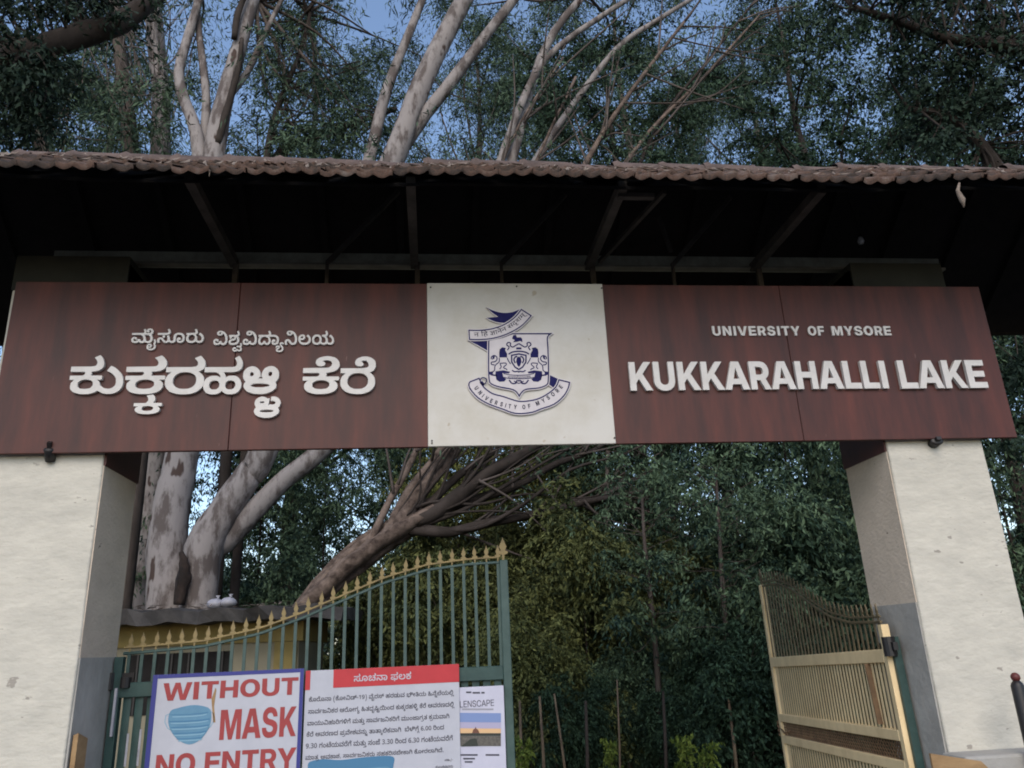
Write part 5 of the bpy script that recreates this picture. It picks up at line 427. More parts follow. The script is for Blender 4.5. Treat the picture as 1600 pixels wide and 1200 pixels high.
0,10,2,2,93,0,7,2,5,2,1,7,-1,7,-8,13,13,8,5,-5,6,-10,3,-10,1,-6,-1,-7,-3,-7,-5,-4,-11,-6,0,-3,10,-10,6,-10,3,-10,0,-17,7,-6,9,-4,10,-1,3,1,7,3,3,5,4,12,-2,14,-5,10,-7,7,-14,9,-1,4,8,14,7,-3,10,-7,10,-11,8,-13,3,-10,1,-24,8,-8,10,-3,10,1,7,3,3,4,4,10,0,10,-3,10,-4,7,-10,10,-11,6,-1,4,8,13,7,-2,10,-7,11,-11,6,-10,4,-10,2,-13]]),
74:(1297,6,[[210,36,-4,-16,-3,-7,-7,-8,-14,-6,-6,-1,-14,1,-10,3,-7,8,-4,6,0,17,1,3,4,7,6,5,7,1,10,-2,4,-4,1,-3,0,-7,-1,-3,-7,-4,-4,0,-6,3,-1,-3,3,-6,4,-5,10,-1,7,2,8,7,3,7,1,16,-4,14,-5,5,-6,5,-10,4,-47,1,-1,-2,-1,-7,-3,-6,-5,-5,-7,-3,-13,-2,-10,1,-10,4,-7,4,-10,-10,-22,-16,-2,-3,0,-7,1,-4,7,-4,10,0,6,3,4,3,3,5,2,7,1,2,14,0,2,-2,4,-10,4,-5,6,-2,10,-1,8,5,3,6,0,7,-5,10,14,8,4,-2,4,-9,2,-14,-2,-10,
-3,-6,-5,-5,-13,-6,-17,-1,-13,5,-10,8,-10,-8,-10,-4,-20,-1,-10,5,-7,7,-4,10,0,6,3,10,5,6,10,9,17,12,2,7,0,3,-3,3,-3,2,-7,0,-6,-2,-4,-6,2,-7,0,-3,-12,-5,-3,0,-4,8,0,13,3,7,8,7,10,3,6,1,10,0,10,-4,4,-2,4,-5,4,-7,5,-4,13,-6,7,-1,7,3,3,5,-3,2,-17,1,-1,4,0,10,1,1,77,1,16,-2,10,-2,7,-4,9,-8,5,-6,4,-10,3,-14]]),
75:(808,6,[[48,-46,3,10,1,2,17,-2,17,0,13,2,7,3,6,5,5,7,1,6,0,10,-2,7,-2,3,1,4,7,4,4,1,4,-5,4,-14,0,-16,-4,-10,-11,-11,-13,-7,-20,-4,-24,1],[9,0,-1,4,0,23,3,24,4,10,11,13,-4,1,-13,0,-1,2,0,14,1,1,57,0,13,1,6,4,1,7,-4,10,-4,7,0,3,11,6,3,-1,5,-5,6,-13,1,-17,-5,-9,-7,-6,-4,-2,-1,-3,6,-7,4,-6,3,-7,3,-10,1,-13,0,-30,-2,-1,-16,0,-2,1,0,33,-4,20,-3,7,-8,10,-7,3,-6,1,-7,-1,-7,-4,-7,-9,-4,-10,-3,-17,-1,
-33,-1,-1]]),
76:(739,6,[[36,-46,3,10,2,2,17,-2,16,0,14,2,6,3,7,5,5,7,1,6,0,10,-2,7,-2,3,1,4,7,4,3,1,5,-5,3,-14,0,-16,-4,-10,-10,-11,-14,-7,-20,-4,-23,1],[81,131,5,-4,6,-10,3,-10,0,-13,-2,-7,-9,-8,-6,-3,-14,-1,-1,-1,0,-10,1,-3,27,0,3,-2,0,-10,-3,-2,-3,0,-3,-3,4,-7,3,-6,0,-7,-4,-10,-5,-7,-5,-3,-14,-5,-26,0,-14,4,-10,9,-4,9,0,10,0,3,3,7,3,3,-2,3,-7,0,-1,4,0,6,2,4,33,1,4,2,1,7,-2,4,-3,0,-33,0,-2,2,0,14,2,1,50,0,
13,1,5,4,1,7,-1,7,-7,10,1,3],[30,24,4,-5,7,-3,20,0,7,4,3,4,1,3,0,10,-8,8,-13,4,-7,-1,-9,-4,-6,-7,0,-6]]),
77:(674,6,[[103,0,-17,0,-2,2,0,26,-3,24,-7,13,-4,5,-4,3,-10,2,-10,-2,-5,-5,-5,-6,-4,-10,-4,-20,0,-30,-2,-2,-16,0,-2,2,0,26,1,14,3,13,6,13,3,4,0,3,-5,7,-4,10,0,13,3,7,8,8,7,3,10,3,10,0,13,-3,13,-7,14,-14,7,-14,4,-13,2,-17,1,-10,0,-46],[84,78,-4,10,-4,6,-8,8,-8,4,-10,3,-7,0,-9,-4,-4,-7,-1,-3,4,-9,3,0,7,4,10,2,7,0,10,-3,6,-5,7,-7]]),
78:(960,6,[[74,-46,3,11,3,1,13,-2,17,0,13,2,10,4,7,7,4,10,0,10,-4,10,0,4,10,5,3,-2,5,-10,2,-10,-2,-17,-5,-9,-10,-9,-13,-6,-20,-4,-20,1,-13,2],[124,61,3,-7,4,-13,0,-17,-3,-10,-5,-6,-10,-8,-13,-2,-13,2,-7,3,-7,7,-3,0,-7,-6,-10,-4,-13,-2,-13,1,-14,8,-6,11,-2,6,0,10,4,10,4,4,7,4,7,3,6,0,7,-1,8,-3,3,-4,3,-6,0,-4,-2,-6,-2,-2,-10,0,-2,2,0,6,-5,3,-6,-1,-2,-2,-3,-3,0,-7,3,-6,5,-4,10,-2,10,1,8,5,5,12,4,1,
10,0,3,-1,3,-9,4,-5,6,-3,10,0,4,2,5,6,0,13,-1,7,-9,17,15,8,3,-3],[82,54,-3,-3,-6,-4,-6,0,-4,2,-3,5,0,7,2,3,5,4,6,0,7,-5,2,-2],[5,77,0,10,1,4,1,1,86,0,14,1,5,4,1,7,-1,7,-7,10,1,3,11,7,4,-4,7,-10,3,-10,0,-13,-3,-7,-8,-8,-7,-2,-13,-2,-93,0]]),
79:(1271,6,[[120,130,8,-7,3,-7,2,-10,-2,-13,-3,-7,-5,-4,-11,-6,0,-3,12,-13,4,-7,3,-10,1,-10,-1,-10,-4,-10,-4,-5,-6,-6,-7,-3,-7,-1,-13,1,-7,3,-10,8,-3,0,-10,-8,-10,-3,-20,-1,-10,4,-3,2,-8,9,-3,7,-1,13,4,10,3,3,5,5,6,3,17,0,7,-2,5,-6,2,-10,-2,-6,-2,-2,-10,1,-2,7,-5,4,-3,0,-3,-2,-5,-5,0,-7,4,-6,11,-5,10,0,6,3,8,8,2,7,4,2,13,-1,2,-8,5,-7,6,-3,10,0,6,4,3,6,0,17,-4,10,-8,9,-10,9,-7,3,-6,1,-70,0,-1,1,-1,
4,0,10,2,2,90,0,6,1,7,3,3,4,-1,10,-5,8,-4,3,-6,-1,-6,-4,6,-6,1,-4,-5,-6,-6,-2,-7,2,-5,6,-1,7,1,7,5,6,4,4,9,4,17,0],[180,-1,-10,6,-6,5,-12,13,-6,13,-2,14,2,20,3,6,4,6,10,8,10,3,7,1,13,-3,7,-3,4,-5,3,-7,1,-6,-1,-7,-2,-7,-8,-8,-7,-3,-10,-1,-13,1,-4,-2,3,-7,7,-10,10,-7,5,-3,3,-3,-8,-13],[187,76,-7,3,-7,-1,-6,-6,-5,-9,5,-4,3,-1,10,0,3,2,5,3,1,3,1,4]]),
80:(663,6,[[90,131,8,-8,3,-7,4,-13,-1,-7,-3,-10,-11,-10,7,-8,3,-5,5,-17,-1,-10,-3,-10,-3,-6,-8,-9,-6,-5,-10,-4,-10,-3,-10,-1,-17,0,-13,4,-7,3,-9,8,-2,7,-1,10,3,10,9,7,7,3,23,5,7,3,3,5,0,3,0,4,-3,4,-7,2,-10,-1,-5,-5,1,-7,-3,-3,-13,-5,-2,1,-3,10,2,7,-8,3,-1,14,2,2,67,0,10,3,1,5,0,10,-7,10,0,3],[24,23,6,-5,10,-3,14,0,6,1,10,3,6,4,4,5,4,5,1,3,1,10,-2,10,-2,7,-5,6,-3,3,-2,-2,1,-7,-1,-10,-7,-7,-8,-4,
-20,-4,-10,-4,-3,-4]]),
81:(1219,6,[[130,-34,2,10,4,7,7,5,10,2,14,-2,7,-5,9,-12,4,2,3,13,-4,20,11,6,4,-6,3,-10,1,-16,-4,-10,-9,-14,5,-4,10,0,3,-2,2,-7,-1,-3,-8,-2,-10,1,-6,4,-7,7,-20,-4,-17,2,-6,5,-4,4],[174,-37,-7,9,-7,4,-7,2,-3,-2,-4,-3,-1,-7,2,-2,6,-5,10,-1,7,2],[5,90,2,2,76,0,7,1,7,4,1,6,-1,7,-7,13,13,8,5,-5,7,-13,2,-13,-2,-10,-5,-7,-7,-5,-7,-2,2,-3,10,-10,6,-13,3,-14,-1,-10,7,-6,7,-4,7,-1,6,0,7,3,7,8,2,7,-1,13,-4,
10,-8,10,-9,8,-6,2,-1,4,6,10,4,4,10,-6,13,-12,7,-10,4,-6,4,-17,0,-13,-4,-14,-7,-9,-7,-5,-10,-4,-13,0,-7,1,-10,4,-10,5,-7,-5,-10,-4,-13,-1,-7,1,-6,3,-10,8,-17,22,-3,2,-7,0,-5,-4,-1,-7,2,-10,4,-7,-1,-3,-12,-5,-4,0,-4,8,-3,10,-1,10,1,7,4,7,7,7,10,4,3,0,10,-1,7,-2,7,-5,18,-23,8,-5,7,0,7,5,3,6,1,10,-3,14,-4,6,-9,10,-5,4,-7,3,-7,2,-56,0,-1,1,-1,4]]),
82:(1131,6,[[6,90,1,1,3,1,120,0,14,-1,10,-3,6,-3,10,-9,5,-6,3,-7,4,-13,0,-10,-1,-10,-3,-10,-3,-7,-8,-8,-13,-6,-7,-1,-13,1,-10,4,-7,7,-4,10,-1,10,4,10,8,8,6,0,10,0,5,-5,1,-3,0,-4,-1,-6,-5,-4,-6,0,-4,2,-2,-2,2,-6,4,-4,3,-1,13,0,7,5,5,10,1,10,-1,13,-2,3,-7,10,-6,5,-7,2,-16,2,-34,0,-1,-2,3,-7,2,-10,6,-10,2,-10,0,-13,-3,-7,-5,-6,-7,-5,-7,-3,-13,-4,-23,0,-17,4,-10,6,-5,5,-3,7,-3,6,0,7,0,7,1,4,10,-1,7,
-3,2,-14,3,-3,5,-4,13,-4,17,0,13,5,3,2,4,4,1,4,0,6,-1,2,-7,-6,-13,-4,-10,1,-10,4,-4,3,-3,7,-1,7,3,6,5,6,6,3,24,1,-2,4,-5,4,-3,1,-57,1,-1,4],[75,50,-1,1,-7,2,-7,0,-6,-3,-1,-4,4,-3,7,-1,6,3]]),
83:(2133,6,[[204,16,4,-6,1,-7,0,-10,-2,-10,17,-1,2,-2,0,-7,-2,-3,-5,0,0,-4,3,-6,0,-7,-5,-8,-3,-3,-7,-3,-10,-1,-13,1,-7,3,-8,8,-1,10,4,10,-5,0,-2,3,0,7,2,2,20,0,3,2,4,6,1,3,0,7,-3,10,0,3],[183,-44,4,-4,13,-1,4,2,3,3,1,4,0,3,-2,3,-6,4,-10,1,-6,-5,-2,-3],[6,90,1,1,3,1,120,0,14,-1,10,-3,6,-3,10,-9,5,-6,3,-7,4,-13,0,-10,-1,-10,-3,-10,-3,-7,-8,-8,-13,-6,-7,-1,-13,1,-10,4,-7,7,-4,10,-1,10,4,10,8,8,10,0,
6,0,5,-5,1,-3,0,-4,-1,-6,-5,-4,-6,0,-4,2,-2,-2,2,-6,4,-4,3,-1,13,0,7,5,5,10,1,10,-1,13,-2,3,-7,10,-6,5,-7,2,-20,2,-30,0,-1,-2,3,-7,2,-10,6,-10,2,-10,0,-13,-3,-7,-5,-6,-7,-5,-7,-3,-13,-4,-23,0,-17,4,-10,6,-5,5,-3,7,-3,6,0,7,0,7,1,4,13,-2,4,-2,2,-14,3,-3,5,-4,13,-4,17,0,13,5,3,2,4,4,1,4,0,6,-1,2,-7,-6,-13,-4,-10,1,-10,4,-4,3,-3,7,-1,7,3,6,5,6,6,3,24,1,-2,4,-5,4,-3,1,-57,1,-1,4],[317,127,10,-6,8,-8,
6,-10,4,-10,3,-10,1,-13,-1,-20,-3,-14,-7,-13,-14,-14,-14,-7,-13,-3,-20,-1,-10,1,-10,3,-13,7,-11,11,-6,10,-4,16,0,10,3,14,3,6,9,10,9,6,13,2,7,0,7,-3,6,-4,5,-7,1,-7,-1,-13,-3,-7,-5,-4,-10,-5,-13,0,-10,2,-2,-3,4,-10,11,-11,7,-4,10,-2,13,-1,7,1,10,3,6,3,12,11,6,13,1,10,-1,24,-3,13,-1,2,-4,-1,-6,-6,-10,-3,-14,1,-6,2,-7,6,-4,9,0,3,1,7,3,7,3,3,7,5,13,2],[75,50,-1,1,-7,2,-7,0,-6,-3,-1,-4,4,-3,7,-1,6,3],
[242,63,5,-4,13,-1,7,5,2,3,0,7,-5,5,-4,1,-6,-1,-7,-5],[313,110,-6,4,-10,1,-4,-2,-2,-3,0,-4,3,-5,3,-1,7,0,3,2,3,2]]),
84:(850,6,[[122,130,7,-7,4,-7,1,-6,0,-14,-3,-6,-6,-7,-10,-7,7,-7,8,-9,4,-10,1,-14,-1,-13,-7,-13,-5,-5,-6,-4,-7,-2,-7,-1,-10,0,-6,2,-10,5,-7,6,-10,-8,-10,-4,-7,-1,-13,0,-13,7,-4,5,-4,10,0,6,3,10,9,10,22,17,3,7,-3,6,-6,2,-7,0,-3,-2,-4,-6,2,-7,0,-3,-12,-5,-3,0,-1,1,-3,7,-1,7,1,6,3,7,8,7,10,3,6,1,10,0,10,-4,8,-7,3,-7,1,-6,-1,-7,-6,-10,-21,-15,-8,-8,0,-7,1,-4,7,-4,3,0,7,0,6,3,6,5,2,7,1,3,1,2,14,0,2,-2,
4,-10,4,-4,6,-3,10,0,8,4,4,6,2,7,0,7,-3,13,-7,10,-14,11,-3,1,-10,0,-1,1,0,14,1,2,20,0,10,3,5,5,2,3,0,7,-4,7,-6,4,-7,0,-7,-5,5,-3,2,-7,-1,-3,-6,-4,-6,-1,-8,5,-3,7,1,6,2,7,3,3,5,4,6,4,17,1,7,-2]]),
85:(1092,6,[[177,96,1,-10,0,-13,-5,-10,-3,-5,-10,-6,-17,-2,-13,2,-10,5,-2,-1,-4,-13,-3,-3,-5,-5,-17,-9,2,-3,0,-10,-3,-7,-5,-4,-10,-3,-20,0,-10,3,-3,3,-4,5,-1,3,0,7,3,6,-18,9,-5,5,-6,6,-4,10,0,10,1,7,2,7,5,5,7,5,10,4,10,0,10,-3,6,-5,5,-10,-1,-10,-2,-6,-8,-8,-17,-4,-1,-2,14,-4,14,-1,20,1,10,4,8,7,0,7,0,6,-5,5,-7,4,-13,1,-1,4,0,10,1,1,3,1,14,0,8,4,2,4,0,6,-2,7,-6,7,-1,3,12,8,3,-2,5,-6,9,-18,3,6,7,6,
10,3,10,0,10,-3,6,-4,7,-8],[52,20,1,-4,7,-4,3,0,7,1,4,3,0,4,-1,3,-3,3,-7,2,-7,-2,-3,-3],[21,66,2,-3,7,-1,6,1,6,3,2,4,0,3,-4,5,-10,0,-4,-1,-3,-4],[161,83,-1,1,-4,-2,-6,-2,-13,0,-9,3,-5,4,-3,5,-4,-2,-4,-7,11,-11,4,-2,9,-4,7,-1,7,1,8,4,3,6],[158,100,-5,4,-7,3,-6,-1,-4,-3,-1,-3,1,-4,7,-4,7,1,6,3]]),
86:(689,6,[[124,-59,-2,-2,-10,0,-2,2,-3,27,-5,7,-6,4,-4,0,-3,0,-7,-5,-4,-6,-2,-17,0,-10,-4,-2,-10,1,-1,1,0,17,3,13,4,7,9,10,9,3,10,1,12,-4,4,-4,8,-10,4,-13],[9,0,-1,4,0,24,3,23,7,13,8,10,-4,2,-13,0,-1,2,0,13,1,1,57,0,12,2,6,4,2,6,0,7,-4,7,-3,1,-7,1,-6,-1,-4,-1,6,-7,0,-3,0,-4,-2,-3,-4,-2,-3,0,-7,1,-4,4,-3,7,1,7,3,6,3,4,7,4,10,3,10,0,10,-3,6,-4,5,-7,4,-10,0,-13,-5,-10,-3,-4,-11,-6,12,-17,3,-7,3,-10,
1,-13,0,-30,-2,-1,-16,0,-2,1,0,33,-4,20,-3,7,-8,10,-7,3,-6,2,-10,-4,-6,-4,-5,-7,-4,-10,-3,-17,-1,-33,-1,-1]]),
87:(572,6,[[59,-1,-13,-1,-7,1,-13,6,-8,8,-6,10,-4,13,0,27,3,17,4,10,6,10,8,7,13,7,17,3,13,0,7,-2,1,-2,0,-10,-1,-3,-13,2,-10,-1,-10,-3,-7,-4,-4,-4,-4,-7,-3,-13,-1,-4,2,-4,10,9,7,2,10,1,13,-3,7,-3,5,-5,5,-10,2,-17,-1,-13,-3,-7,-8,-9,-7,-5],[56,15,8,5,4,6,2,10,-3,14,-8,7,-7,1,-10,0,-6,-3,-7,-9,-1,-3,0,-10,4,-10,8,-7,6,-1]]),
88:(276,6,[[34,3,-5,-4,-3,-1,-7,0,-3,2,-5,6,1,10,4,5,6,2,7,-1,5,-6,1,-6]]),
89:(572,6,[[59,-1,-10,-1,-10,1,-10,3,-6,4,-6,7,-3,7,-3,6,-3,17,0,30,3,17,3,6,3,7,9,8,6,3,10,3,10,0,10,-3,10,-6,7,-8,4,-7,4,-17,1,-20,-1,-13,-1,-10,-2,-10,-5,-9,-7,-8,-6,-4],[52,15,8,5,3,3,3,7,2,13,0,20,-2,20,-4,10,-3,4,-7,3,-6,1,-10,-5,-5,-6,-3,-10,-1,-10,1,-30,3,-14,4,-6,7,-5]]),
90:(572,6,[[9,4,-2,2,0,14,2,1,6,-3,14,-3,13,-1,10,1,7,3,5,5,2,7,0,3,0,3,-2,7,-5,5,-10,3,-20,0,-4,2,1,13,3,2,20,0,6,3,6,5,2,4,1,10,-4,6,-11,5,-10,0,-10,-3,-10,-6,-4,2,-4,6,-2,3,1,3,15,8,14,3,13,0,13,-3,7,-3,8,-8,3,-7,0,-13,-3,-10,-4,-3,-14,-10,10,-3,3,-2,7,-6,4,-6,1,-7,0,-10,-4,-10,-11,-11,-7,-3,-10,-3,-10,-1,-16,0,-17,4]]),
91:(860,6,[[124,131,7,-5,5,-6,3,-14,-1,-6,-3,-10,-6,-7,0,-3,3,-7,0,-7,-3,-6,-4,-7,7,-7,4,-6,2,-10,0,-4,-3,-13,-4,-5,-7,-6,-10,-4,-6,0,-10,0,-10,4,-10,8,-4,1,-10,-8,-10,-4,-6,-1,-10,0,-7,1,-7,3,-6,4,-8,10,-3,10,-1,14,1,10,6,13,9,10,-6,10,0,13,6,7,6,4,10,2,6,-1,2,-2,0,-10,-2,-3,-6,-2,-2,-1,-2,-4,1,-3,3,-3,3,-2,10,0,10,-6,4,-6,2,-13,-2,-7,-2,-3,-9,-7,-16,-3,-10,2,-4,-2,3,-10,3,-3,8,-4,13,0,9,4,5,6,2,
7,4,2,13,-1,3,-8,4,-6,7,-4,10,-1,8,5,3,6,0,7,-5,8,-3,3,-7,4,-13,0,-3,2,0,10,2,3,18,1,4,2,1,4,-1,3,-4,2,-30,0,-1,1,-1,4,0,10,2,2,30,1,6,2,5,5,1,6,0,7,-6,5,-3,2,-3,1,-7,-1,-5,-4,5,-3,2,-3,0,-4,-2,-4,-7,-4,-6,1,-4,2,-4,5,0,7,1,7,4,6,6,5,10,3,13,0],[27,50,7,-2,10,0,6,5,0,7,-6,4,-6,0,-7,-4,-4,-7]]),
92:(671,6,[[32,2,-7,4,-9,7,-6,10,-2,7,-2,10,2,13,6,13,6,7,-2,2,-10,0,-1,1,-1,14,2,2,60,0,14,3,4,5,1,6,-1,7,-4,5,-4,2,-6,1,-7,-3,-2,-2,7,-6,-1,-7,-5,-3,-6,-2,-6,3,-5,5,-1,10,2,4,4,6,4,4,9,4,17,0,10,-3,6,-6,4,-5,3,-10,0,-10,-3,-10,-6,-7,-5,-3,-2,-4,7,-6,7,-10,2,-14,0,-10,-3,-13,-4,-6,-6,-8,-14,-7,-10,-3,-16,-1,-7,0],[30,63,-3,-7,-1,-16,1,-7,4,-7,4,-4,7,-4,6,-2,10,-1,14,3,6,5,5,7,3,10,0,13,-4,10,-7,
7,-10,4,-17,0,-10,-3]]),
93:(738,6,[[6,15,-1,13,4,10,6,7,8,5,17,0,10,-4,8,-8,12,-17,7,-4,6,-2,7,2,3,1,2,4,3,6,0,10,-3,10,-7,10,0,4,9,4,6,3,8,-11,4,-10,2,-16,-3,-17,-8,-10,-9,-5,-10,-2,-7,0,-10,2,-7,4,-11,11,-9,13,-6,6,-7,0,-5,-6,-1,-6,1,-7,5,-10,-3,-3,-10,-4,-4,0,-4,7],[71,55,-4,-5,-7,-1,-3,1,-5,2,-2,6,0,4,3,6,4,2,10,0,4,-5],[5,78,0,10,2,4,80,0,6,2,5,4,0,10,-3,7,-6,7,11,8,3,0,3,-2,8,-13,3,-13,-2,-14,-6,-6,-9,-5,-17,-2,
-76,0]]),
94:(820,6,[[119,130,8,-7,3,-7,2,-13,-2,-10,-12,-13,1,-7,-1,-7,-4,-6,-5,-5,-7,-3,-13,-2,-13,2,-14,7,-10,-10,-22,-16,-2,-3,0,-7,1,-4,7,-4,10,0,6,3,4,3,3,5,2,7,1,2,14,0,2,-2,4,-10,4,-5,6,-2,10,-1,8,5,3,6,0,7,-5,10,14,8,3,-1,3,-4,3,-10,1,-10,-1,-6,-4,-10,-8,-7,-10,-4,-7,-1,-13,1,-7,2,-6,4,-7,6,-10,-8,-10,-4,-7,-1,-13,0,-13,7,-4,5,-4,10,0,6,3,10,9,10,22,17,3,7,-3,6,-6,2,-7,0,-3,-2,-4,-6,2,-7,0,-3,-12,
-5,-3,0,-4,8,-1,7,1,6,3,7,8,7,10,3,6,1,10,0,10,-4,4,-2,10,-13,10,-7,10,-3,6,1,7,4,1,3,-1,3,-20,1,-3,3,0,10,3,2,17,0,13,4,5,7,-1,10,-4,5,-3,2,-4,1,-6,-1,-6,-4,4,-3,2,-3,0,-4,-1,-3,-6,-4,-7,0,-6,4,-2,3,-1,7,1,7,5,8,13,6,17,0]]),
95:(1667,6,[[5,90,2,2,93,0,7,2,5,2,1,7,-1,7,-8,13,13,8,5,-5,6,-10,3,-10,1,-6,-1,-7,-3,-7,-5,-4,-11,-6,0,-3,10,-10,6,-10,3,-10,0,-17,9,-8,7,-2,10,-1,10,4,5,7,2,10,-4,17,-6,10,-14,10,-11,3,0,14,1,1,3,1,77,0,13,-1,10,-3,9,-5,8,-7,5,-6,3,-7,3,-13,-1,-20,-2,-10,-4,-7,-11,-10,-10,-4,-6,-1,-14,1,-6,2,-7,5,-4,4,-4,10,0,13,3,7,8,8,7,0,10,0,5,-5,1,-7,-2,-6,-7,-4,-4,0,-3,2,-2,-2,0,-3,1,-3,4,-4,7,-2,10,1,7,5,
5,10,0,16,-1,7,-3,7,-5,6,-6,5,-10,3,-17,1,-33,0,-2,-2,10,-10,6,-13,1,-17,-1,-10,-3,-7,-8,-10,-7,-4,-10,-4,-16,0,-10,4,-10,6,-4,0,-6,-6,-7,-3,-13,-1,-7,1,-7,3,-10,8,-3,0,-10,-8,-10,-3,-20,-1,-10,4,-6,4,-5,7,-3,7,-1,6,1,10,3,7,8,8,10,4,13,-1,7,-2,5,-6,2,-10,-2,-6,-2,-2,-10,1,-2,7,-5,4,-3,0,-3,-2,-5,-5,0,-7,4,-6,11,-5,10,0,6,3,8,8,2,7,4,2,13,-1,2,-8,5,-7,6,-3,10,0,6,4,3,6,0,17,-4,10,-8,9,-10,9,-7,3,
-6,1,-70,0,-1,1,-1,4]]),
96:(787,6,[[45,-46,3,10,2,2,14,-2,16,0,14,2,10,4,8,7,3,7,0,13,-4,10,1,4,8,5,5,-2,3,-7,2,-10,1,-13,-3,-10,-4,-7,-7,-6,-13,-8,-17,-3,-27,0,-13,2],[90,130,9,-13,3,-6,0,-7,0,-10,-2,-5,-3,-5,-10,-7,5,-10,1,-10,5,-6,4,-7,0,-17,-3,-10,-9,-10,-6,-4,-14,-4,-16,-1,-17,2,-10,2,-7,4,-11,11,-2,7,-1,13,1,7,17,-2,0,-8,3,-8,7,-7,10,-3,23,0,10,3,7,8,2,7,-2,4,-7,-6,-10,-3,-13,0,-10,4,-5,4,-3,7,0,7,4,8,4,3,6,3,10,1,
10,0,4,1,-4,5,-6,3,-57,1,-1,1,0,14,4,1,57,0,10,1,6,4,2,7,-3,10,-6,7,1,3,10,6],[75,51,-5,1,-13,0,-4,-5,4,-4,7,-1,6,3]]),
97:(909,6,[[6,63,4,10,6,10,12,8,16,3,14,-3,7,-8,3,-7,0,-13,-2,-7,-6,-6,-6,-4,-10,-2,-16,1,-2,-2,4,-10,8,-8,13,-7,13,-2,14,-1,23,4,13,6,8,8,3,7,1,10,0,13,-2,6,-3,5,-3,3,-7,1,-3,0,-6,-5,1,-10,6,-7,5,-3,3,-3,0,-10,-3,-2,-43,0,-3,2,0,10,3,2,21,1,-6,10,0,3,0,10,2,6,3,5,7,4,10,3,10,0,10,-4,3,-2,7,-6,3,-6,4,-10,1,-6,-1,-17,-4,-13,-6,-10,-7,-8,-10,-6,-10,-4,-17,-3,-30,-1,-17,4,-10,4,-10,6,-8,8,-6,10,-3,
10,-1,10],[25,63,3,-3,3,-2,13,1,4,2,4,5,0,7,-4,5,-4,1,-10,-2,-4,-4,-4,-7]]),
98:(1082,6,[[6,90,2,2,113,0,13,-1,14,-4,10,-6,7,-8,7,-13,2,-24,-2,-10,-3,-10,-5,-6,-6,-6,-4,-2,-10,-4,-16,0,-10,4,-9,8,-3,6,-2,10,4,14,3,4,7,4,10,0,6,-2,5,-6,0,-7,-5,-5,-3,-2,-3,0,-7,3,-2,-3,1,-3,4,-6,4,-2,10,-1,6,2,5,4,4,6,3,14,-4,16,-3,7,-8,7,-10,4,-17,1,-50,0,-1,-2,-1,-10,2,-2,27,0,4,-1,-1,-11,-3,-2,-7,0,-1,-1,5,-6,3,-8,1,-9,-3,-7,-4,-6,-4,-4,-7,-4,-10,-3,-20,-1,-6,1,-10,3,-7,3,-5,5,-6,10,0,3,
0,10,3,7,5,6,-10,1,-2,3,0,10,2,1,33,0,5,5,0,7,-2,1,-3,1,-33,0,-2,1,0,4],[29,26,5,-7,7,-3,7,-1,10,0,10,5,3,4,2,6,-1,6,-4,7,-7,4,-7,1,-13,-1,-7,-3,-4,-4,-1,-4]]),
99:(293,6,[[11,-21,-1,2,5,23,2,13,4,3,13,0,4,-3,-7,-20,-7,-16,-3,-2]]),
100:(1034,6,[[6,90,2,2,64,0,10,2,3,2,2,4,0,6,-1,4,-8,13,14,8,4,-5,6,-10,3,-13,0,-7,-3,-10,-4,-4,-8,-6,9,-10,4,-6,2,-14,0,-10,-1,-10,11,-8,10,-3,7,0,6,3,8,8,1,17,-1,7,-3,6,-8,10,-10,8,-5,2,-1,4,5,10,4,4,7,-4,13,-10,9,-10,5,-10,4,-14,0,-13,0,-7,-4,-10,-4,-6,-10,-8,-13,-4,-17,1,-13,6,-10,7,-13,-9,-14,-4,-23,-1,-13,4,-7,4,-9,7,-6,10,-2,7,-2,10,2,13,6,13,6,7,-2,2,-10,0,-1,1],[30,63,-3,-7,-1,-16,1,-7,4,
-7,4,-4,7,-4,6,-2,10,-1,14,3,6,5,5,7,3,10,0,13,-4,10,-7,7,-10,4,-17,0,-10,-3]]),
101:(1286,6,[[16,5,-4,5,-4,10,0,6,3,10,9,10,22,17,3,7,-3,6,-6,2,-7,0,-3,-2,-4,-6,2,-7,0,-3,-12,-5,-3,0,-4,8,-1,7,1,6,3,7,8,7,10,3,6,1,10,0,10,-4,7,2,33,0,4,2,3,-2,3,0,10,4,4,4,2,6,-2,7,-4,5,-6,3,-7,-1,-3,-1,-2,-3,4,-3,2,-3,0,-4,-4,-6,-7,-2,-7,2,-4,6,-2,7,2,7,4,6,4,4,10,4,16,0,10,-4,4,-2,4,-5,4,-7,1,-10,-1,-13,-4,-7,-4,-4,-5,-2,-1,-4,7,-10,3,-6,4,-14,0,-20,-4,-10,-4,-6,-4,-4,-6,-5,-7,-2,-7,-1,-10,
0,-6,2,-7,3,-10,8,-10,-8,-10,-4,-7,-1,-13,0],[182,-1,-15,11,-12,13,-7,13,-2,14,2,20,6,10,6,6,6,4,10,3,6,1,14,-3,6,-3,5,-5,3,-13,0,-7,-3,-7,-8,-8,-7,-3,-10,-1,-13,1,-3,-2,2,-7,5,-6,7,-7,11,-7,3,-3,-8,-13],[28,20,8,-5,10,0,6,3,4,3,3,5,2,7,1,2,14,0,2,-2,4,-10,4,-4,6,-3,10,0,7,3,5,7,1,7,-1,17,-8,13,-14,11,-26,1,-2,-2,-1,-10,-6,-10,-21,-15,-8,-8],[190,76,-8,3,-6,-1,-7,-6,-4,-9,4,-4,3,-1,10,0,3,2,5,3,1,
3,1,4]]),
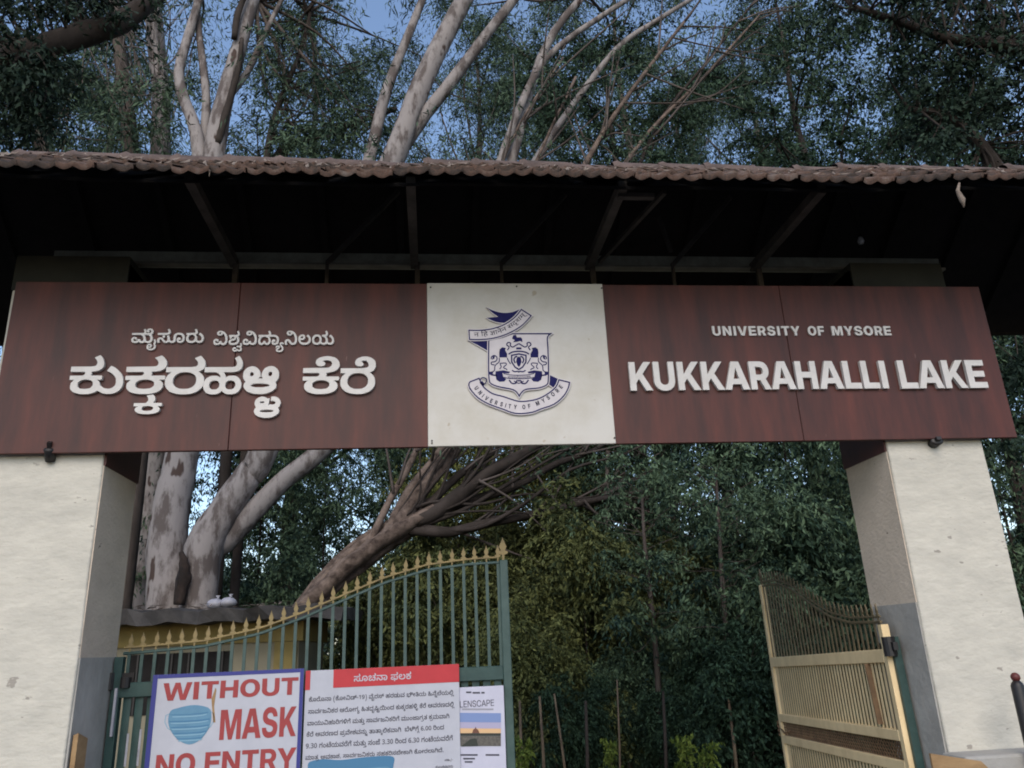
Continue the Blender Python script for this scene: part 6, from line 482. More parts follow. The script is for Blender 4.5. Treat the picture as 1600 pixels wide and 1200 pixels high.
102:(1281,6,[[6,63,4,10,4,7,4,4,10,7,16,3,14,-3,8,-8,3,-7,0,-13,-3,-7,-5,-6,-7,-4,-10,-2,-16,1,-3,-2,1,-3,3,-7,6,-7,6,-5,7,-3,16,-3,14,1,13,3,10,7,5,7,3,10,-1,13,-2,7,-5,7,-7,5,-13,0,-4,1,-1,14,2,1,76,1,14,-1,13,-4,7,-4,10,-10,4,-7,4,-10,1,-13,-1,-17,-4,-10,-4,-6,-10,-8,-10,-4,-7,0,-10,0,-10,4,-9,8,-3,6,-2,10,4,14,3,4,7,4,10,0,6,-2,5,-6,0,-7,-4,-5,-4,-2,-3,0,-7,3,-2,-3,1,-3,5,-6,3,-2,13,0,8,5,4,6,
2,7,1,10,-3,13,-4,7,-4,5,-14,6,-40,1,-3,-1,-1,-1,6,-10,3,-17,-3,-16,-8,-14,-14,-10,-10,-4,-20,-4,-23,1,-10,3,-13,6,-9,8,-6,7,-3,7,-4,13],[25,63,3,-3,3,-2,13,1,4,2,4,5,0,7,-4,5,-4,1,-10,-2,-7,-7]]),
103:(792,6,[[16,6,-5,7,-3,10,-2,10,1,13,3,10,4,7,9,10,-1,2,-14,0,-1,1,-1,14,2,2,80,0,10,1,6,3,3,4,-1,10,-4,8,-4,3,-3,0,-6,-1,-4,-4,4,-3,2,-3,-1,-7,-5,-4,-7,-1,-7,5,-3,7,0,3,3,10,7,7,7,3,7,2,13,-1,13,-7,4,-4,4,-10,0,-17,-7,-13,-12,-7,12,-13,3,-7,3,-13,0,-13,-2,-10,-1,-4,-6,-10,-11,-6,-10,-2,-10,1,-7,2,-13,9,-10,-8,-13,-4,-14,1,-6,3],[28,23,4,-5,3,-2,10,0,6,4,3,3,2,3,1,7,1,1,14,1,3,-2,3,-10,4,-4,6,
-4,7,0,3,1,4,4,4,6,0,4,0,16,-4,10,-5,7,-9,8,-10,3,-23,0,-10,-3,-11,-8,-7,-13,-2,-14]]),
104:(538,6,[[75,132,1,-2,0,-3,-44,-183,-1,-4,-3,-1,-13,0,-2,1,1,4,44,183,1,3,2,2]]),
105:(845,6,[[118,113,10,-10,2,-7,1,-6,-1,-14,-7,-13,3,-2,6,0,3,-1,0,-10,-3,-3,-7,-1,5,-10,2,-10,-1,-10,-4,-6,-3,-4,-5,-4,-10,-3,-7,-1,-16,2,-7,3,-10,8,-10,-8,-10,-4,-7,-1,-13,0,-13,7,-4,5,-4,10,0,6,3,10,9,10,22,17,3,7,-3,6,-6,2,-7,0,-3,-2,-4,-6,2,-7,0,-3,-12,-5,-3,0,-4,8,-1,7,1,6,4,9,7,5,10,3,6,1,10,0,10,-4,4,-2,4,-5,3,-7,1,-10,-4,-10,-8,-7,-16,-11,-7,-6,-2,-6,2,-7,7,-4,10,0,6,3,4,3,3,5,2,7,1,2,
14,0,2,-2,4,-10,4,-4,6,-3,10,-1,7,3,4,8,-2,10,-5,7,-7,4,-20,1,-1,2,0,10,1,1,3,0,14,1,6,3,9,8,3,3,0,4,-2,1,-6,-3,-14,0,-10,3,-8,9,0,13,1,3,4,5,3,3,7,3,17,1,6,-2],[90,100,0,-4,2,-3,4,-2,10,1,7,4,-4,6,-3,2,-4,1,-6,0,-4,-1]]),
106:(705,5,[[10,146,31,0,2,-1,1,-1,0,-91,0,-5,2,-6,2,-3,3,-4,3,-2,3,-3,4,-1,9,-2,9,2,6,2,5,4,3,4,1,1,2,6,1,5,1,2,0,91,1,2,31,0,2,-2,0,-93,-1,-11,-2,-7,-2,-4,-3,-7,-4,-5,-4,-4,-6,-4,-9,-6,-11,-3,-11,-2,-18,0,-11,2,-5,2,-6,2,-5,3,-6,4,-6,6,-3,3,-6,9,-1,4,-1,2,-2,9,0,100]]),
107:(731,5,[[10,0,-1,1,0,144,1,0,35,0,1,0,41,-66,14,-25,1,1,0,2,0,88,1,0,33,0,1,0,0,-144,-1,-1,-35,0,-1,1,-41,65,-14,25,-1,-1,0,-2,0,-23,1,-4,0,-60,-2,-1]]),
108:(295,5,[[12,0,-1,1,0,144,1,0,34,0,2,0,0,-144,-2,-1]]),
109:(727,5,[[1,145,2,0,35,0,1,0,1,-2,3,-9,1,-4,16,-51,8,-27,1,-4,3,-9,0,-2,2,-3,12,45,1,2,7,22,1,2,0,3,12,37,2,0,34,0,1,0,-44,-133,-3,-11,-1,-1,-44,0,-2,1,-1,4,-1,1,-15,46,-3,7,-1,4,-1,2,-11,34,-1,2,-3,9,-3,7,-1,4,-1,2]]),
110:(619,5,[[10,0,-1,1,0,144,1,0,106,0,2,0,0,-28,-2,-1,-69,0,-2,-2,0,-24,0,-2,2,0,63,0,2,-2,0,-25,0,-2,-2,-1,-63,0,-2,0,0,-1,0,-25,0,-1,2,-1,69,0,2,-2,0,-27,-2,-1]]),
111:(658,5,[[10,145,62,0,7,0,9,-2,10,-3,7,-4,9,-9,2,-2,4,-8,2,-5,2,-9,0,-15,-2,-7,-2,-6,-3,-5,-5,-6,-7,-6,-5,-3,1,-1,27,-53,-1,-1,-35,0,-1,1,-12,24,-1,1,-8,17,-1,2,-2,3,-2,0,-18,0,-2,-1,0,-1,0,-45,-2,-1,-33,0,-1,1,0,144],[45,116,0,-1,0,-38,2,-1,21,0,6,1,5,1,4,3,4,4,2,5,0,2,1,7,-1,4,-2,5,-6,5,-2,1,-5,2,-2,0,-25,1]]),
112:(668,5,[[107,7,-7,-4,-11,-3,-12,-2,-13,0,-9,0,-2,1,-7,1,-6,1,-5,2,-8,4,-5,4,-4,4,-5,7,-4,9,-2,9,0,6,0,2,31,0,2,0,0,-2,1,-6,2,-3,4,-5,2,-1,8,-4,7,-1,7,0,6,1,1,0,6,2,5,5,2,3,1,2,0,3,0,4,-3,3,-5,4,-6,3,-5,1,-22,5,-4,1,-3,0,-9,4,-8,4,-7,5,-6,8,-2,4,-2,7,0,11,1,9,3,7,4,6,8,8,5,3,11,5,9,3,13,1,5,0,15,-2,11,-3,7,-4,5,-3,5,-5,5,-7,4,-7,1,-6,2,-9,-2,-2,-29,0,-2,2,-2,6,-1,1,-3,4,-5,4,-5,2,-4,0,-11,0,-5,
-2,-4,-1,-4,-5,-2,-3,0,-2,0,-6,3,-3,5,-4,5,-2,8,-2,21,-4,13,-5,7,-3,6,-3,4,-4,4,-4,4,-7,1,-6,1,-5,-1,-13,-2,-7,-3,-8,-4,-5,-4,-4]]),
113:(645,5,[[81,0,-32,0,-2,1,0,113,-2,2,-40,0,-1,1,0,28,1,0,118,0,2,0,0,-28,-2,-1,-40,0,-1,-2,0,-113]]),
114:(709,5,[[87,0,-31,0,-1,1,0,51,-54,93,2,0,37,0,1,0,21,-39,8,-16,2,-1,7,14,22,42,2,0,37,0,1,0,-53,-93,0,-51]]),
115:(269,5,[]),
116:(747,5,[[50,2,-11,5,-6,3,-7,6,-8,10,-1,2,-2,3,-4,8,-4,12,-2,11,0,9,0,11,2,11,4,13,5,11,4,5,5,6,6,6,6,4,11,5,5,2,8,2,5,0,11,1,14,-2,11,-3,2,-1,2,-1,4,-2,3,-2,8,-5,3,-4,8,-9,3,-6,4,-9,1,-4,1,-1,2,-10,1,-18,0,-2,0,-5,-1,-9,-2,-7,-2,-8,-3,-5,0,-2,-4,-5,-4,-6,-4,-5,-7,-6,-2,-1,-4,-3,-7,-3,-11,-4,-9,-2,-7,0,-11,0,-9,2],[81,29,7,2,5,3,4,3,4,4,3,7,1,3,1,2,1,6,1,1,1,8,-1,14,-1,9,-4,9,-4,6,-4,4,-2,2,-7,
3,-11,2,-5,0,-6,-1,-7,-4,-6,-5,-4,-5,-2,-3,-3,-11,-1,-13,-1,-2,2,-14,2,-8,3,-7,4,-5,4,-4,7,-4,6,-2,7,-1]]),
117:(593,5,[[10,0,-1,1,0,144,1,0,104,0,1,0,0,-28,-1,-1,-2,0,-65,0,-2,-2,0,-28,2,-1,61,0,2,-2,0,-26,-2,-1,-61,0,-1,-1,-1,-1,0,-53,-2,-1]]),
118:(909,5,[[172,145,0,-144,-2,-1,-31,0,-1,1,0,67,0,2,1,29,0,2,-1,2,-5,-18,-1,-2,-1,-4,-5,-18,-20,-60,-1,-1,-27,0,-1,1,-22,62,-4,16,-1,2,-3,11,-1,2,0,3,-1,2,-1,2,-1,2,0,-4,0,-4,1,-27,0,-67,-1,-1,-33,0,-1,1,0,144,1,0,49,0,2,0,1,0,4,-15,1,-2,1,-3,1,-2,1,-4,1,-2,1,-3,2,-8,1,-3,5,-13,10,-38,2,2,9,31,19,60,1,0,49,0]]),
119:(706,5,[[139,0,-38,0,-1,1,-18,27,-17,27,-2,3,-2,-1,-6,-7,-10,-13,0,-2,0,-34,-2,-1,-33,0,-1,1,0,144,1,0,33,0,2,0,0,-62,0,-1,2,1,4,5,26,33,16,20,5,4,38,0,2,0,-45,-53,-7,-9,17,-26,2,-3,1,-2,3,-4,1,-2,6,-9,1,-2,23,-34]]),
120:(738,5,[[147,1,-2,-1,-36,0,-1,1,-2,4,-1,3,0,2,-5,16,-2,2,-49,0,-2,-2,-1,-1,-6,-20,-1,-4,-1,-1,-35,0,-2,0,0,1,4,13,3,9,1,2,3,9,1,1,3,10,6,18,2,7,1,2,5,14,1,2,1,4,1,2,3,9,2,7,6,18,1,2,3,9,2,6,2,0,44,0,1,0],[74,112,-2,-4,-7,-23,0,-2,-7,-22,-1,-2,0,-2,1,-1,31,0,1,1]]),
121:(722,5,[[10,0,-1,1,0,144,1,0,33,0,2,0,0,-55,2,-1,51,0,1,0,1,1,0,55,1,0,33,0,1,0,0,-144,-1,-1,-33,0,-1,1,0,56,-1,2,-1,0,-51,0,-1,0,-1,-2,0,-56,-2,-1]]),
122:(566,5,[[10,145,33,0,2,0,0,-113,0,-1,2,-1,60,0,1,-1,1,-1,0,-27,-1,-1,-98,0,-1,1,0,144]]),
123:(1016,5,[[1,145,2,0,33,0,2,0,1,0,7,-35,1,-4,3,-12,3,-13,7,-34,1,0,1,1,4,24,18,73,1,0,33,0,1,0,1,-4,1,-4,1,-3,4,-19,1,-3,1,-6,1,-1,4,-20,2,-4,4,-22,1,-2,1,-7,2,-5,7,34,8,36,1,6,1,4,5,20,2,0,34,0,1,0,0,-2,-38,-142,-1,-1,-2,0,-34,0,-2,1,-1,5,-3,9,-4,19,-11,40,-2,12,-3,7,0,-1,-1,-6,-1,-3,-2,-11,-2,-4,-16,-67,-1,-1,-2,0,-36,0,-1,1,-10,38,-1,2,0,4,-6,18,0,3,-1,2,-1,4,-5,18,0,4,-1,1,-1,4,-5,18,-1,4,
-1,2,0,3]]),
124:(537,6,[[14,121,10,0,3,-3,0,-103,3,-2,54,0,1,-1,0,-10,-1,-2,-70,0,-2,2,0,116]]),
125:(581,6,[[90,0,-76,0,-2,2,0,116,2,3,76,-1,2,-2,0,-6,-2,-4,-60,0,-3,-3,0,-33,3,-3,54,0,2,-4,0,-7,-2,-2,-55,-1,-2,-3,0,-37,3,-2,60,0,2,-1,0,-10]]),
126:(711,6,[[14,121,13,0,5,-3,46,-73,12,-21,2,4,0,90,2,3,10,0,2,-3,0,-116,-2,-2,-14,0,-2,2,-32,50,-24,40,-5,4,0,-94,-3,-2,-10,0,-2,2,0,116]]),
127:(617,6,[[51,124,17,-3,7,-3,6,-5,8,-10,3,-10,0,-7,-1,-1,-10,0,-3,1,-3,10,-7,8,-7,4,-13,1,-10,-2,-7,-3,-4,-4,-3,-10,2,-7,2,-3,4,-4,9,-4,30,-8,14,-7,7,-7,3,-7,1,-7,-1,-13,-3,-7,-6,-6,-5,-5,-6,-3,-17,-4,-17,1,-10,3,-9,4,-7,8,-5,6,-3,10,-1,6,2,3,10,0,3,-1,1,-2,2,-10,4,-5,7,-5,10,-4,16,0,10,4,8,7,1,7,0,6,-2,6,-4,4,-9,5,-30,7,-10,5,-9,7,-6,10,-1,13,1,7,6,10,9,7,6,3]]),
128:(722,6,[[86,2,-10,-3,-10,-1,-14,1,-10,3,-6,3,-11,8,-8,10,-6,13,-3,14,-1,13,1,10,3,13,7,14,5,6,9,8,14,7,20,3,16,-4,7,-3,10,-7,8,-10,3,-7,2,-7,0,-4,-13,0,-5,11,-6,7,-6,4,-6,3,-7,1,-17,0,-10,-5,-8,-7,-6,-10,-4,-10,-1,-20,1,-13,4,-10,4,-5,4,-5,10,-7,10,-3,10,-1,13,3,7,4,4,4,9,16,10,0,3,-1,1,-2,-3,-10,-6,-10,-8,-8]]),
129:(657,6,[[60,121,3,0,5,-9,40,-110,-5,-2,-10,0,-2,2,-11,30,-4,1,-43,0,-3,0,-1,-1,-11,-30,-2,-2,-13,0,-1,2,43,116,1,2],[56,102,-3,0,-1,-4,-7,-23,-9,-23,-1,-4,1,-1,34,0,3,0,2,1]]),
130:(613,6,[[14,0,-2,2,0,116,2,3,43,0,13,-1,10,-4,12,-11,3,-7,2,-13,-3,-17,-8,-10,-6,-5,-6,-3,-14,-3,-30,0,-3,-2,0,-43,-3,-2],[28,62,2,-2,27,0,13,4,8,8,3,6,1,10,-4,10,-4,4,-10,5,-10,1,-24,0,-3,-3]]),
131:(555,6,[[76,0,-11,0,-1,1,0,45,0,3,-2,1,-27,-1,-1,-3,0,-8,-1,-3,-7,-4,-2,1,-6,2,-4,4,-4,5,-4,8,0,3,3,6,3,1,50,1,2,0,0,3,0,25,-2,2,-61,0,-1,1,0,8,1,3,92,0,2,-3,0,-8,-2,-1,-14,0,-1,-2,0,-89]]),
132:(260,6,[]),
133:(259,6,[[18,0,-3,1,0,89,-3,2,-11,0,-1,1,0,8,1,3,10,0,1,3,-3,11,0,8,2,6,3,6,4,3,8,5,12,3,8,1,19,-3,14,-6,9,-5,13,-13,10,-11,5,-8,-1,-1,-11,-1,-14,16,-8,6,-8,6,-12,5,-13,2,-11,-1,-9,-3,-3,-4,-3,-5,-1,-6,1,-6,2,-5,4,-3,14,0,2,-3,0,-8,-2,-1,-11,0,-3,-1,-1,-1,0,-89,-2,-1]]),
134:(531,6,[[40,-23,-13,12,-9,9,-3,5,-4,8,-1,11,1,8,3,6,5,6,-5,5,-2,6,0,3,0,8,3,6,3,2,6,4,11,1,23,1,2,2,0,9,-3,3,-56,0,-1,2,0,9,1,1,89,-1,1,-3,0,-6,-1,-1,-14,-1,-2,-3,0,-20,0,-2,-3,-1,-36,0,-6,-1,-4,-4,0,-5,1,-3,3,-5,3,0,17,2,13,-2,6,-2,6,-5,4,-5,2,-6,0,-8,-2,-8,-4,-5,-6,-5,-8,-3,-3,2,-3,8,8,5,4,3,1,9,-1,2,-4,4,-5,3,-17,1,-5,-2,-6,-3,-3,-3,-2,-5,-1,-6,3,-11,10,-11,13,-11,-1,-3,-5,-5]]),
135:(641,6,[[108,103,1,-3,0,-5,-1,-3,-12,0,-3,-1,-1,-2,0,-86,-1,-3,-11,0,-2,3,0,56,-2,3,-34,0,9,-9,3,-4,4,-10,0,-5,-3,-8,-6,-8,-7,-4,7,-3,11,-4,2,-3,-2,-6,-3,-4,-17,8,-14,10,-11,1,-7,4,-2,3,0,6,2,2,4,3,3,1,6,-2,3,-1,5,-5,3,0,3,0,5,4,4,6,0,8,-3,6,-3,2,-9,7,-12,5,-2,2,3,8,3,2,55,0,2,2,0,13,-2,3,-75,0,-1,3,0,5,1,4]]),
136:(259,6,[[26,0,-8,0,-3,1,0,89,-3,2,-11,0,-1,1,0,8,1,3,42,0,2,-3,0,-8,-2,-1,-11,0,-3,-1,-1,-1,0,-89]]),
137:(0,6,[[-17,103,-11,0,-5,15,-6,12,-5,5,-6,2,-14,-1,-1,1,-3,9,1,1,9,2,11,0,8,-3,5,-3,4,-6,6,-8,5,-14,3,-11]]),
138:(676,6,[[115,102,0,-8,-3,-2,-11,0,-3,-1,0,-89,-2,-2,-8,0,-4,2,0,39,-2,3,-11,-2,-14,0,-8,1,-14,3,-3,-2,-4,-3,21,-21,13,-12,-1,-3,-7,-7,-19,18,-17,20,-8,11,-4,8,2,5,4,5,9,0,3,-1,5,-4,3,0,3,6,1,6,0,11,-1,5,-3,4,-31,0,-1,2,0,8,1,2,111,0],[84,91,-2,1,-33,0,-1,-1,2,-8,0,-11,-3,-12,-2,-2,1,-2,5,-2,14,0,11,1,6,1,2,2]]),
139:(520,6,[[90,-41,-8,-3,-11,-1,-8,2,-9,4,-4,4,-2,6,-2,8,2,8,2,3,5,6,8,5,-5,9,-1,1,-17,1,-11,2,-5,3,-9,7,-4,5,-2,5,-1,9,1,11,2,6,4,5,9,7,5,2,18,2,2,3,0,11,-3,2,-45,0,-1,1,0,3,0,5,1,3,87,0,1,-3,-1,-8,0,-1,-23,0,-2,-2,0,-22,-1,-3,-2,-1,-20,-1,-8,-2,-6,-4,-2,-3,-2,-3,-1,-8,2,-9,3,-4,3,-2,6,-3,5,-1,10,-1,1,3,0,6,1,2,2,3,3,2,8,1,6,-2,3,-4,3,-5,-1,-6,-2,-5,-4,-3,0,-3,10,-16,-1,-2,-11,-4,-5,-3,-4,-5,0,
-6,3,-6,9,-3,8,1,11,4,2,-1,3,-9]]),
140:(680,6,[[58,0,-13,18,-12,12,-3,2,-2,0,-9,-1,-5,2,-4,1,-2,3,-1,3,0,6,2,2,5,4,8,0,8,-5,3,0,3,1,8,6,4,6,2,5,1,11,-1,6,-5,8,-6,4,-6,0,-5,0,-4,-4,-1,-6,1,-2,4,-4,5,-3,8,-1,3,-2,-3,-10,-13,2,-6,3,-7,7,-3,5,-1,5,1,9,1,3,3,4,3,2,6,2,11,1,5,0,6,-3,8,-5,4,-4,3,-6,2,-11,0,-8,-2,-8,-6,-12,-6,-6,-7,-5,13,-13,12,-14,0,-3,-4,-4],[97,0,-8,0,-3,0,-1,1,0,89,-2,2,-11,0,-1,1,-1,8,2,3,42,0,1,-3,0,-8,-1,-1,-14,0,
-2,-2,0,-89]]),
141:(598,6,[[85,1,-3,-1,-8,0,-3,1,0,40,-3,1,-30,0,-3,-1,-2,-12,-4,-3,-3,-1,-2,1,-6,2,-7,7,-4,8,0,6,3,3,8,1,3,2,0,35,-3,2,-17,0,-1,1,0,8,1,3,98,0,2,-1,1,-2,0,-8,-1,-1,-13,0,-3,-2],[71,90,-3,2,-30,0,-3,-1,-1,-34,1,-3,3,-1,30,0,3,1,0,3]]),
142:(0,6,[[-28,-7,5,1,9,-1,8,-2,5,-3,6,-3,8,-7,6,-7,5,-9,-8,-6,-12,15,-8,6,-8,3,-14,1,-2,1,-2,8]]),
143:(349,6,[[60,66,3,-3,0,-5,-3,-3,-20,0,-13,-3,-5,-6,-1,-4,1,-9,4,-8,17,-17,-1,-4,-7,-5,-18,18,-8,12,-1,9,1,12,7,8,7,6,12,2],[0,100,2,4,54,0,4,-3,1,-5,-5,-4,-54,0,-2,4]]),
144:(580,6,[[81,1,-8,-1,-5,2,0,21,-1,4,-2,1,-5,-3,-12,-3,-13,0,-11,5,-9,10,-6,11,-2,8,3,4,9,3,6,6,1,8,0,4,-3,7,-4,4,-17,0,-2,2,0,8,2,2,92,0,5,-2,1,-8,-2,-2,-13,0,-3,-2],[68,90,-3,2,-25,0,-3,-2,3,-13,-2,-12,-2,-5,-5,-5,-5,-3,-4,-4,9,-11,9,-3,8,0,12,5,6,5,2,4]]),
145:(556,6,[[77,1,-8,-1,-5,2,0,21,-4,2,-8,-4,-25,0,-8,5,-4,3,-7,11,1,16,4,9,10,8,21,5,12,-2,3,-3,-2,-8,-1,-1,-8,1,-8,0,-13,-5,-5,-8,-1,-8,6,-9,8,-3,9,0,8,2,8,6,4,4,0,46,-4,2,-58,0,-2,2,0,8,2,2,88,0,5,-2,0,-8,-1,-2,-13,0,-3,-2]]),
146:(259,6,[[23,0,-4,0,-4,2,0,88,-5,2,-8,0,-2,2,0,8,2,2,8,0,4,2,-2,9,-8,16,-6,5,-8,1,-9,-1,-5,8,1,3,4,2,13,1,12,-5,6,-5,8,-13,7,-22,4,-1,13,0,1,-2,1,-8,-2,-2,-13,0,-2,-2,0,-88,-2,-2]]),
147:(791,6,[[2,104,130,0,2,-5,0,-4,-3,-3,-21,-1,-2,-4,0,-21,-2,-2,-25,-2,-8,-4,-6,-9,0,-8,2,-7,8,-7,8,-3,9,-1,2,1,0,9,6,6,13,0,4,-4,2,-6,-1,-9,-7,-8,11,-29,1,-4,-2,-3,-4,-2,-5,0,-8,22,-4,-2,-8,-8,-9,-6,-16,-6,-21,-1,-13,5,-4,5,-4,8,0,8,2,5,-2,3,-8,4,-10,9,-2,9,2,12,10,10,12,1,9,-1,2,-2,4,-4,4,-8,-1,-4,-5,-9,-10,5,2,8,-5,5,-4,0,-6,-5,-2,-8,1,-5,7,-6,8,-2,5,-1,8,3,8,0,2,-2,0,-4,-2,-5,-12,-3,-3,-5,0,
-8,7,-6,17,0,12,5,12,9,7,9,-2,3,-21,4,-13,9,-5,9,-1,4,0,17,4,8,11,10,25,6,0,9,-4,5,-88,0,-2,3,0,4]]),
148:(409,6,[[56,-2,-16,15,-21,22,-9,11,-3,8,2,9,6,2,8,-1,8,-5,6,4,5,8,0,17,-2,3,-5,1,-33,0,-2,4,0,4,2,4,67,0,2,-4,0,-4,-2,-4,-13,0,-2,-4,1,-17,-1,-8,-7,-9,-18,-12,11,-13,24,-21,-1,-4]]),
149:(350,6,[[2,104,54,0,4,-2,1,-4,-1,-5,-4,-1,-21,-1,-1,-1,0,-34,1,-2,5,0,29,0,2,-2,0,-8,-2,-2,-34,-1,-1,-1,0,-9,-2,-4,-5,-2,-4,1,-8,5,-7,9,-1,8,4,4,8,2,2,2,0,34,-2,2,-17,0,-2,2,0,8]]),
150:(1000,5,[[173,-4,2,-7,0,-7,0,-4,-2,-6,-2,-3,-3,-5,-3,-2,0,-1,1,-2,2,-3,0,-2,1,-3,-1,-5,-1,-4,-5,-4,-4,-4,-6,-3,-4,-2,-6,-2,-6,-2,-10,-1,-14,0,-13,1,-7,2,-6,2,-7,3,-5,3,-2,3,-3,3,-2,3,-2,5,0,3,2,6,4,4,-1,2,-4,5,-2,3,-2,6,0,1,0,5,0,5,2,7,3,5,5,5,6,3,6,2,5,1,5,-1,5,-1,3,-2,6,-4,5,-6,2,-4,1,-5,1,-7,1,-1,-1,-2,-6,-5,1,-1,12,0,1,1,-5,5,-1,2,1,1,0,6,2,6,2,4,2,3,3,4,7,4,5,2,7,1,4,0,4,-1,3,-1,3,-2,5,
-4,3,-3],[147,-49,-1,2,-5,2,-9,1,-14,1,-16,0,-10,-2,-3,-2,-1,-1,-1,-1,2,-2,5,-2,10,-2,8,0,16,0,11,2,5,1,2,1],[86,-20,3,0,2,0,2,1,1,2,1,1,0,5,-3,3,-1,1,-3,0,-2,0,-2,-2,-1,-3,0,-2,1,-4],[149,-20,2,1,2,3,0,2,0,3,0,2,-2,2,-3,1,-2,0,-2,-1,-2,-2,-1,-3,0,-2,1,-4,2,-1,2,-1]]),
151:(1000,5,[[100,-138,-1,4,-1,3,1,3,1,4,4,5,-2,3,-2,4,-1,4,0,4,1,5,2,4,4,4,5,3,7,3,8,0,3,-1,3,-1,4,-2,3,-2,2,-1,1,2,2,0,1,-1,0,-11,-3,-9,0,-1,0,-1,6,3,1,0,7,-1,5,1,1,1,2,1,1,2,0,2,-1,2,-2,1,-1,1,-3,1,-4,0,-3,-1,-1,1,0,11,1,2,3,1,8,0,7,-2,5,-3,2,-2,4,-6,2,-6,-1,-5,-2,-5,-1,-3,-4,-4,4,-7,0,-3,0,-3,-1,-4,-3,-3,-2,-1,-4,-4,-9,-4,-7,-2,-8,-1,-12,0,-10,2,-10,3,-6,4,-4,3],[115,-131,3,-2,6,-2,8,0,12,0,8,
0,7,2,2,2,-3,2,-2,1,-10,1,-7,0,-8,0,-10,-1,-2,-1],[114,-104,4,-2,1,0,7,0,3,1,1,1,0,2,-1,0,-3,2,-7,0,-1,-1,-4,-1]]),
}
TEXTS = {'kn_line':[0,1,2,3,4,5,4,6,7,8,9],'kn_big':[10,11,12,13,14,15,16],'notice_head':[17,18,19,20,21,22,23],'notice0':[24,25,19,20,26,27,28,29,30,31,32,33,20,34,35,36,20,37,35,38,39,20,40,41,42,20,43,44,42,45],'notice1':[46,39,47,48,49,23,35,20,50,51,52,20,43,53,54,55,56,57,20,58,59,37,60,20,61,62,20,50,39,35,63,57,45],'notice2':[64,65,28,66,67,68,69,70,20,71,72,20,46,39,47,48,49,23,67,70,20,73,56,74,75,53,20,76,71,64,77],'notice3':[61,62,20,50,39,35,63,57,20,78,79,80,39,81,20,82,83,23,64,77,20,20,84,85,86,20,87,88,89,89,20,67,56,57],'notice4':[32,88,90,89,20,68,56,91,42,39,92,70,20,71,72,20,93,56,94,20,90,88,90,89,20,67,56,57,20,87,88,90,89,20,68,56,91,42,39,92,70],'notice5':[95,96,20,97,39,98,80,99,20,46,39,47,48,49,23,100,20,93,37,23,67,93,101,98,77,20,27,35,102,77,103,88],'notice6':[93,43,104,30],'notice7':[58,22,93,105,39,100],'en_line':[106,107,108,109,110,111,112,108,113,114,115,116,117,115,118,114,112,116,111,110],'en_big':[119,106,119,119,120,111,120,121,120,122,122,108,115,122,120,119,110],'without':[123,108,113,121,116,106,113],'mask':[118,120,112,119],'noentry':[107,116,115,110,107,113,111,114],'lens':[124,125,126,127,128,129,130,125],'motto':[131,132,133,134,132,135,136,131,137,131,132,138,139,140,141,142],'motto2':[138,143,144,141,137,145,146,147,148,136,149,144,134,141,142],'frog':[150],'tadpole':[151]}
def glyph(i):
    adv, q, cs = GLYPHS[i]; out = []
    for c in cs:
        x = y = 0; P = []
        for dx, dy in zip(c[::2], c[1::2]):
            x += dx; y += dy; P.append((x * q, y * q))
        out.append(P)
    return adv, out
def run(ids, track=0):
    """glyph contours of a run, each glyph apart, in font units"""
    x = 0; res = []
    for i in ids:
        adv, cs = glyph(i)
        if cs: res.append([[(px + x, py) for px, py in c] for c in cs])
        x += adv + track
    return res
def bbox(gl):
    xs = [p[0] for g in gl for c in g for p in c]; ys = [p[1] for g in gl for c in g for p in c]
    return min(xs), max(xs), min(ys), max(ys)
def fit(gl, x0, x1, z0, z1):
    a, b, c, d = bbox(gl); sx = (x1 - x0) / (b - a); sz = (z1 - z0) / (d - c)
    return [[[(x0 + (px - a) * sx, z0 + (py - c) * sz) for px, py in k] for k in g] for g in gl]
def fitpx(gl, l, r, t, b, Y):
    """fit a run into the place the photograph shows between these pixels, on the plane y = Y"""
    xm, ym = (l + r) / 2, (t + b) / 2
    return fit(gl, at(l, ym, Y).x, at(r, ym, Y).x, at(xm, b, Y).z, at(xm, t, Y).z)
def stroke(pts, w):
    """an open polyline as one closed ribbon contour"""
    P = [Vector((p[0], p[1])) for p in pts]; L = []; Rr = []
    for i, p in enumerate(P):
        d = (P[min(i + 1, len(P) - 1)] - P[max(i - 1, 0)]); d = d.normalized() if d.length else Vector((1, 0))
        n = Vector((-d.y, d.x)) * w / 2; L.append(tuple(p + n)); Rr.append(tuple(p - n))
    return L + Rr[::-1]
def ring(pts, w):
    """closed outline of width w inside a closed contour: outer and inner contour"""
    P = [Vector((p[0], p[1])) for p in pts]; n = len(P); c = []
    ar = sum(P[i].x * P[(i + 1) % n].y - P[(i + 1) % n].x * P[i].y for i in range(n)); sg = 1 if ar > 0 else -1
    for i in range(n):
        d1 = (P[i] - P[i - 1]).normalized(); d2 = (P[(i + 1) % n] - P[i]).normalized()
        n1 = Vector((-d1.y, d1.x)) * sg; n2 = Vector((-d2.y, d2.x)) * sg; m = n1 + n2
        m = m / max(.5, m.dot(n1)) if m.length > 1e-6 else n1
        c.append(tuple(P[i] + m * w))
    return [list(map(tuple, P)), c]
def smooth(pts, n=3, closed=False):
    """Catmull-Rom through the points"""
    P = [Vector(p) for p in pts]; out = []; m = len(P)
    for i in range(m if closed else m - 1):
        g = (lambda k: P[k % m]) if closed else (lambda k: P[max(0, min(m - 1, k))])
        a, b, c, d = g(i - 1), g(i), g(i + 1), g(i + 2)
        for k in range(n):
            t = k / n; out.append(.5 * ((2 * b) + (c - a) * t + (2 * a - 5 * b + 4 * c - d) * t * t + (3 * b - a - 3 * c + d) * t ** 3))
    if not closed: out.append(P[-1])
    return out
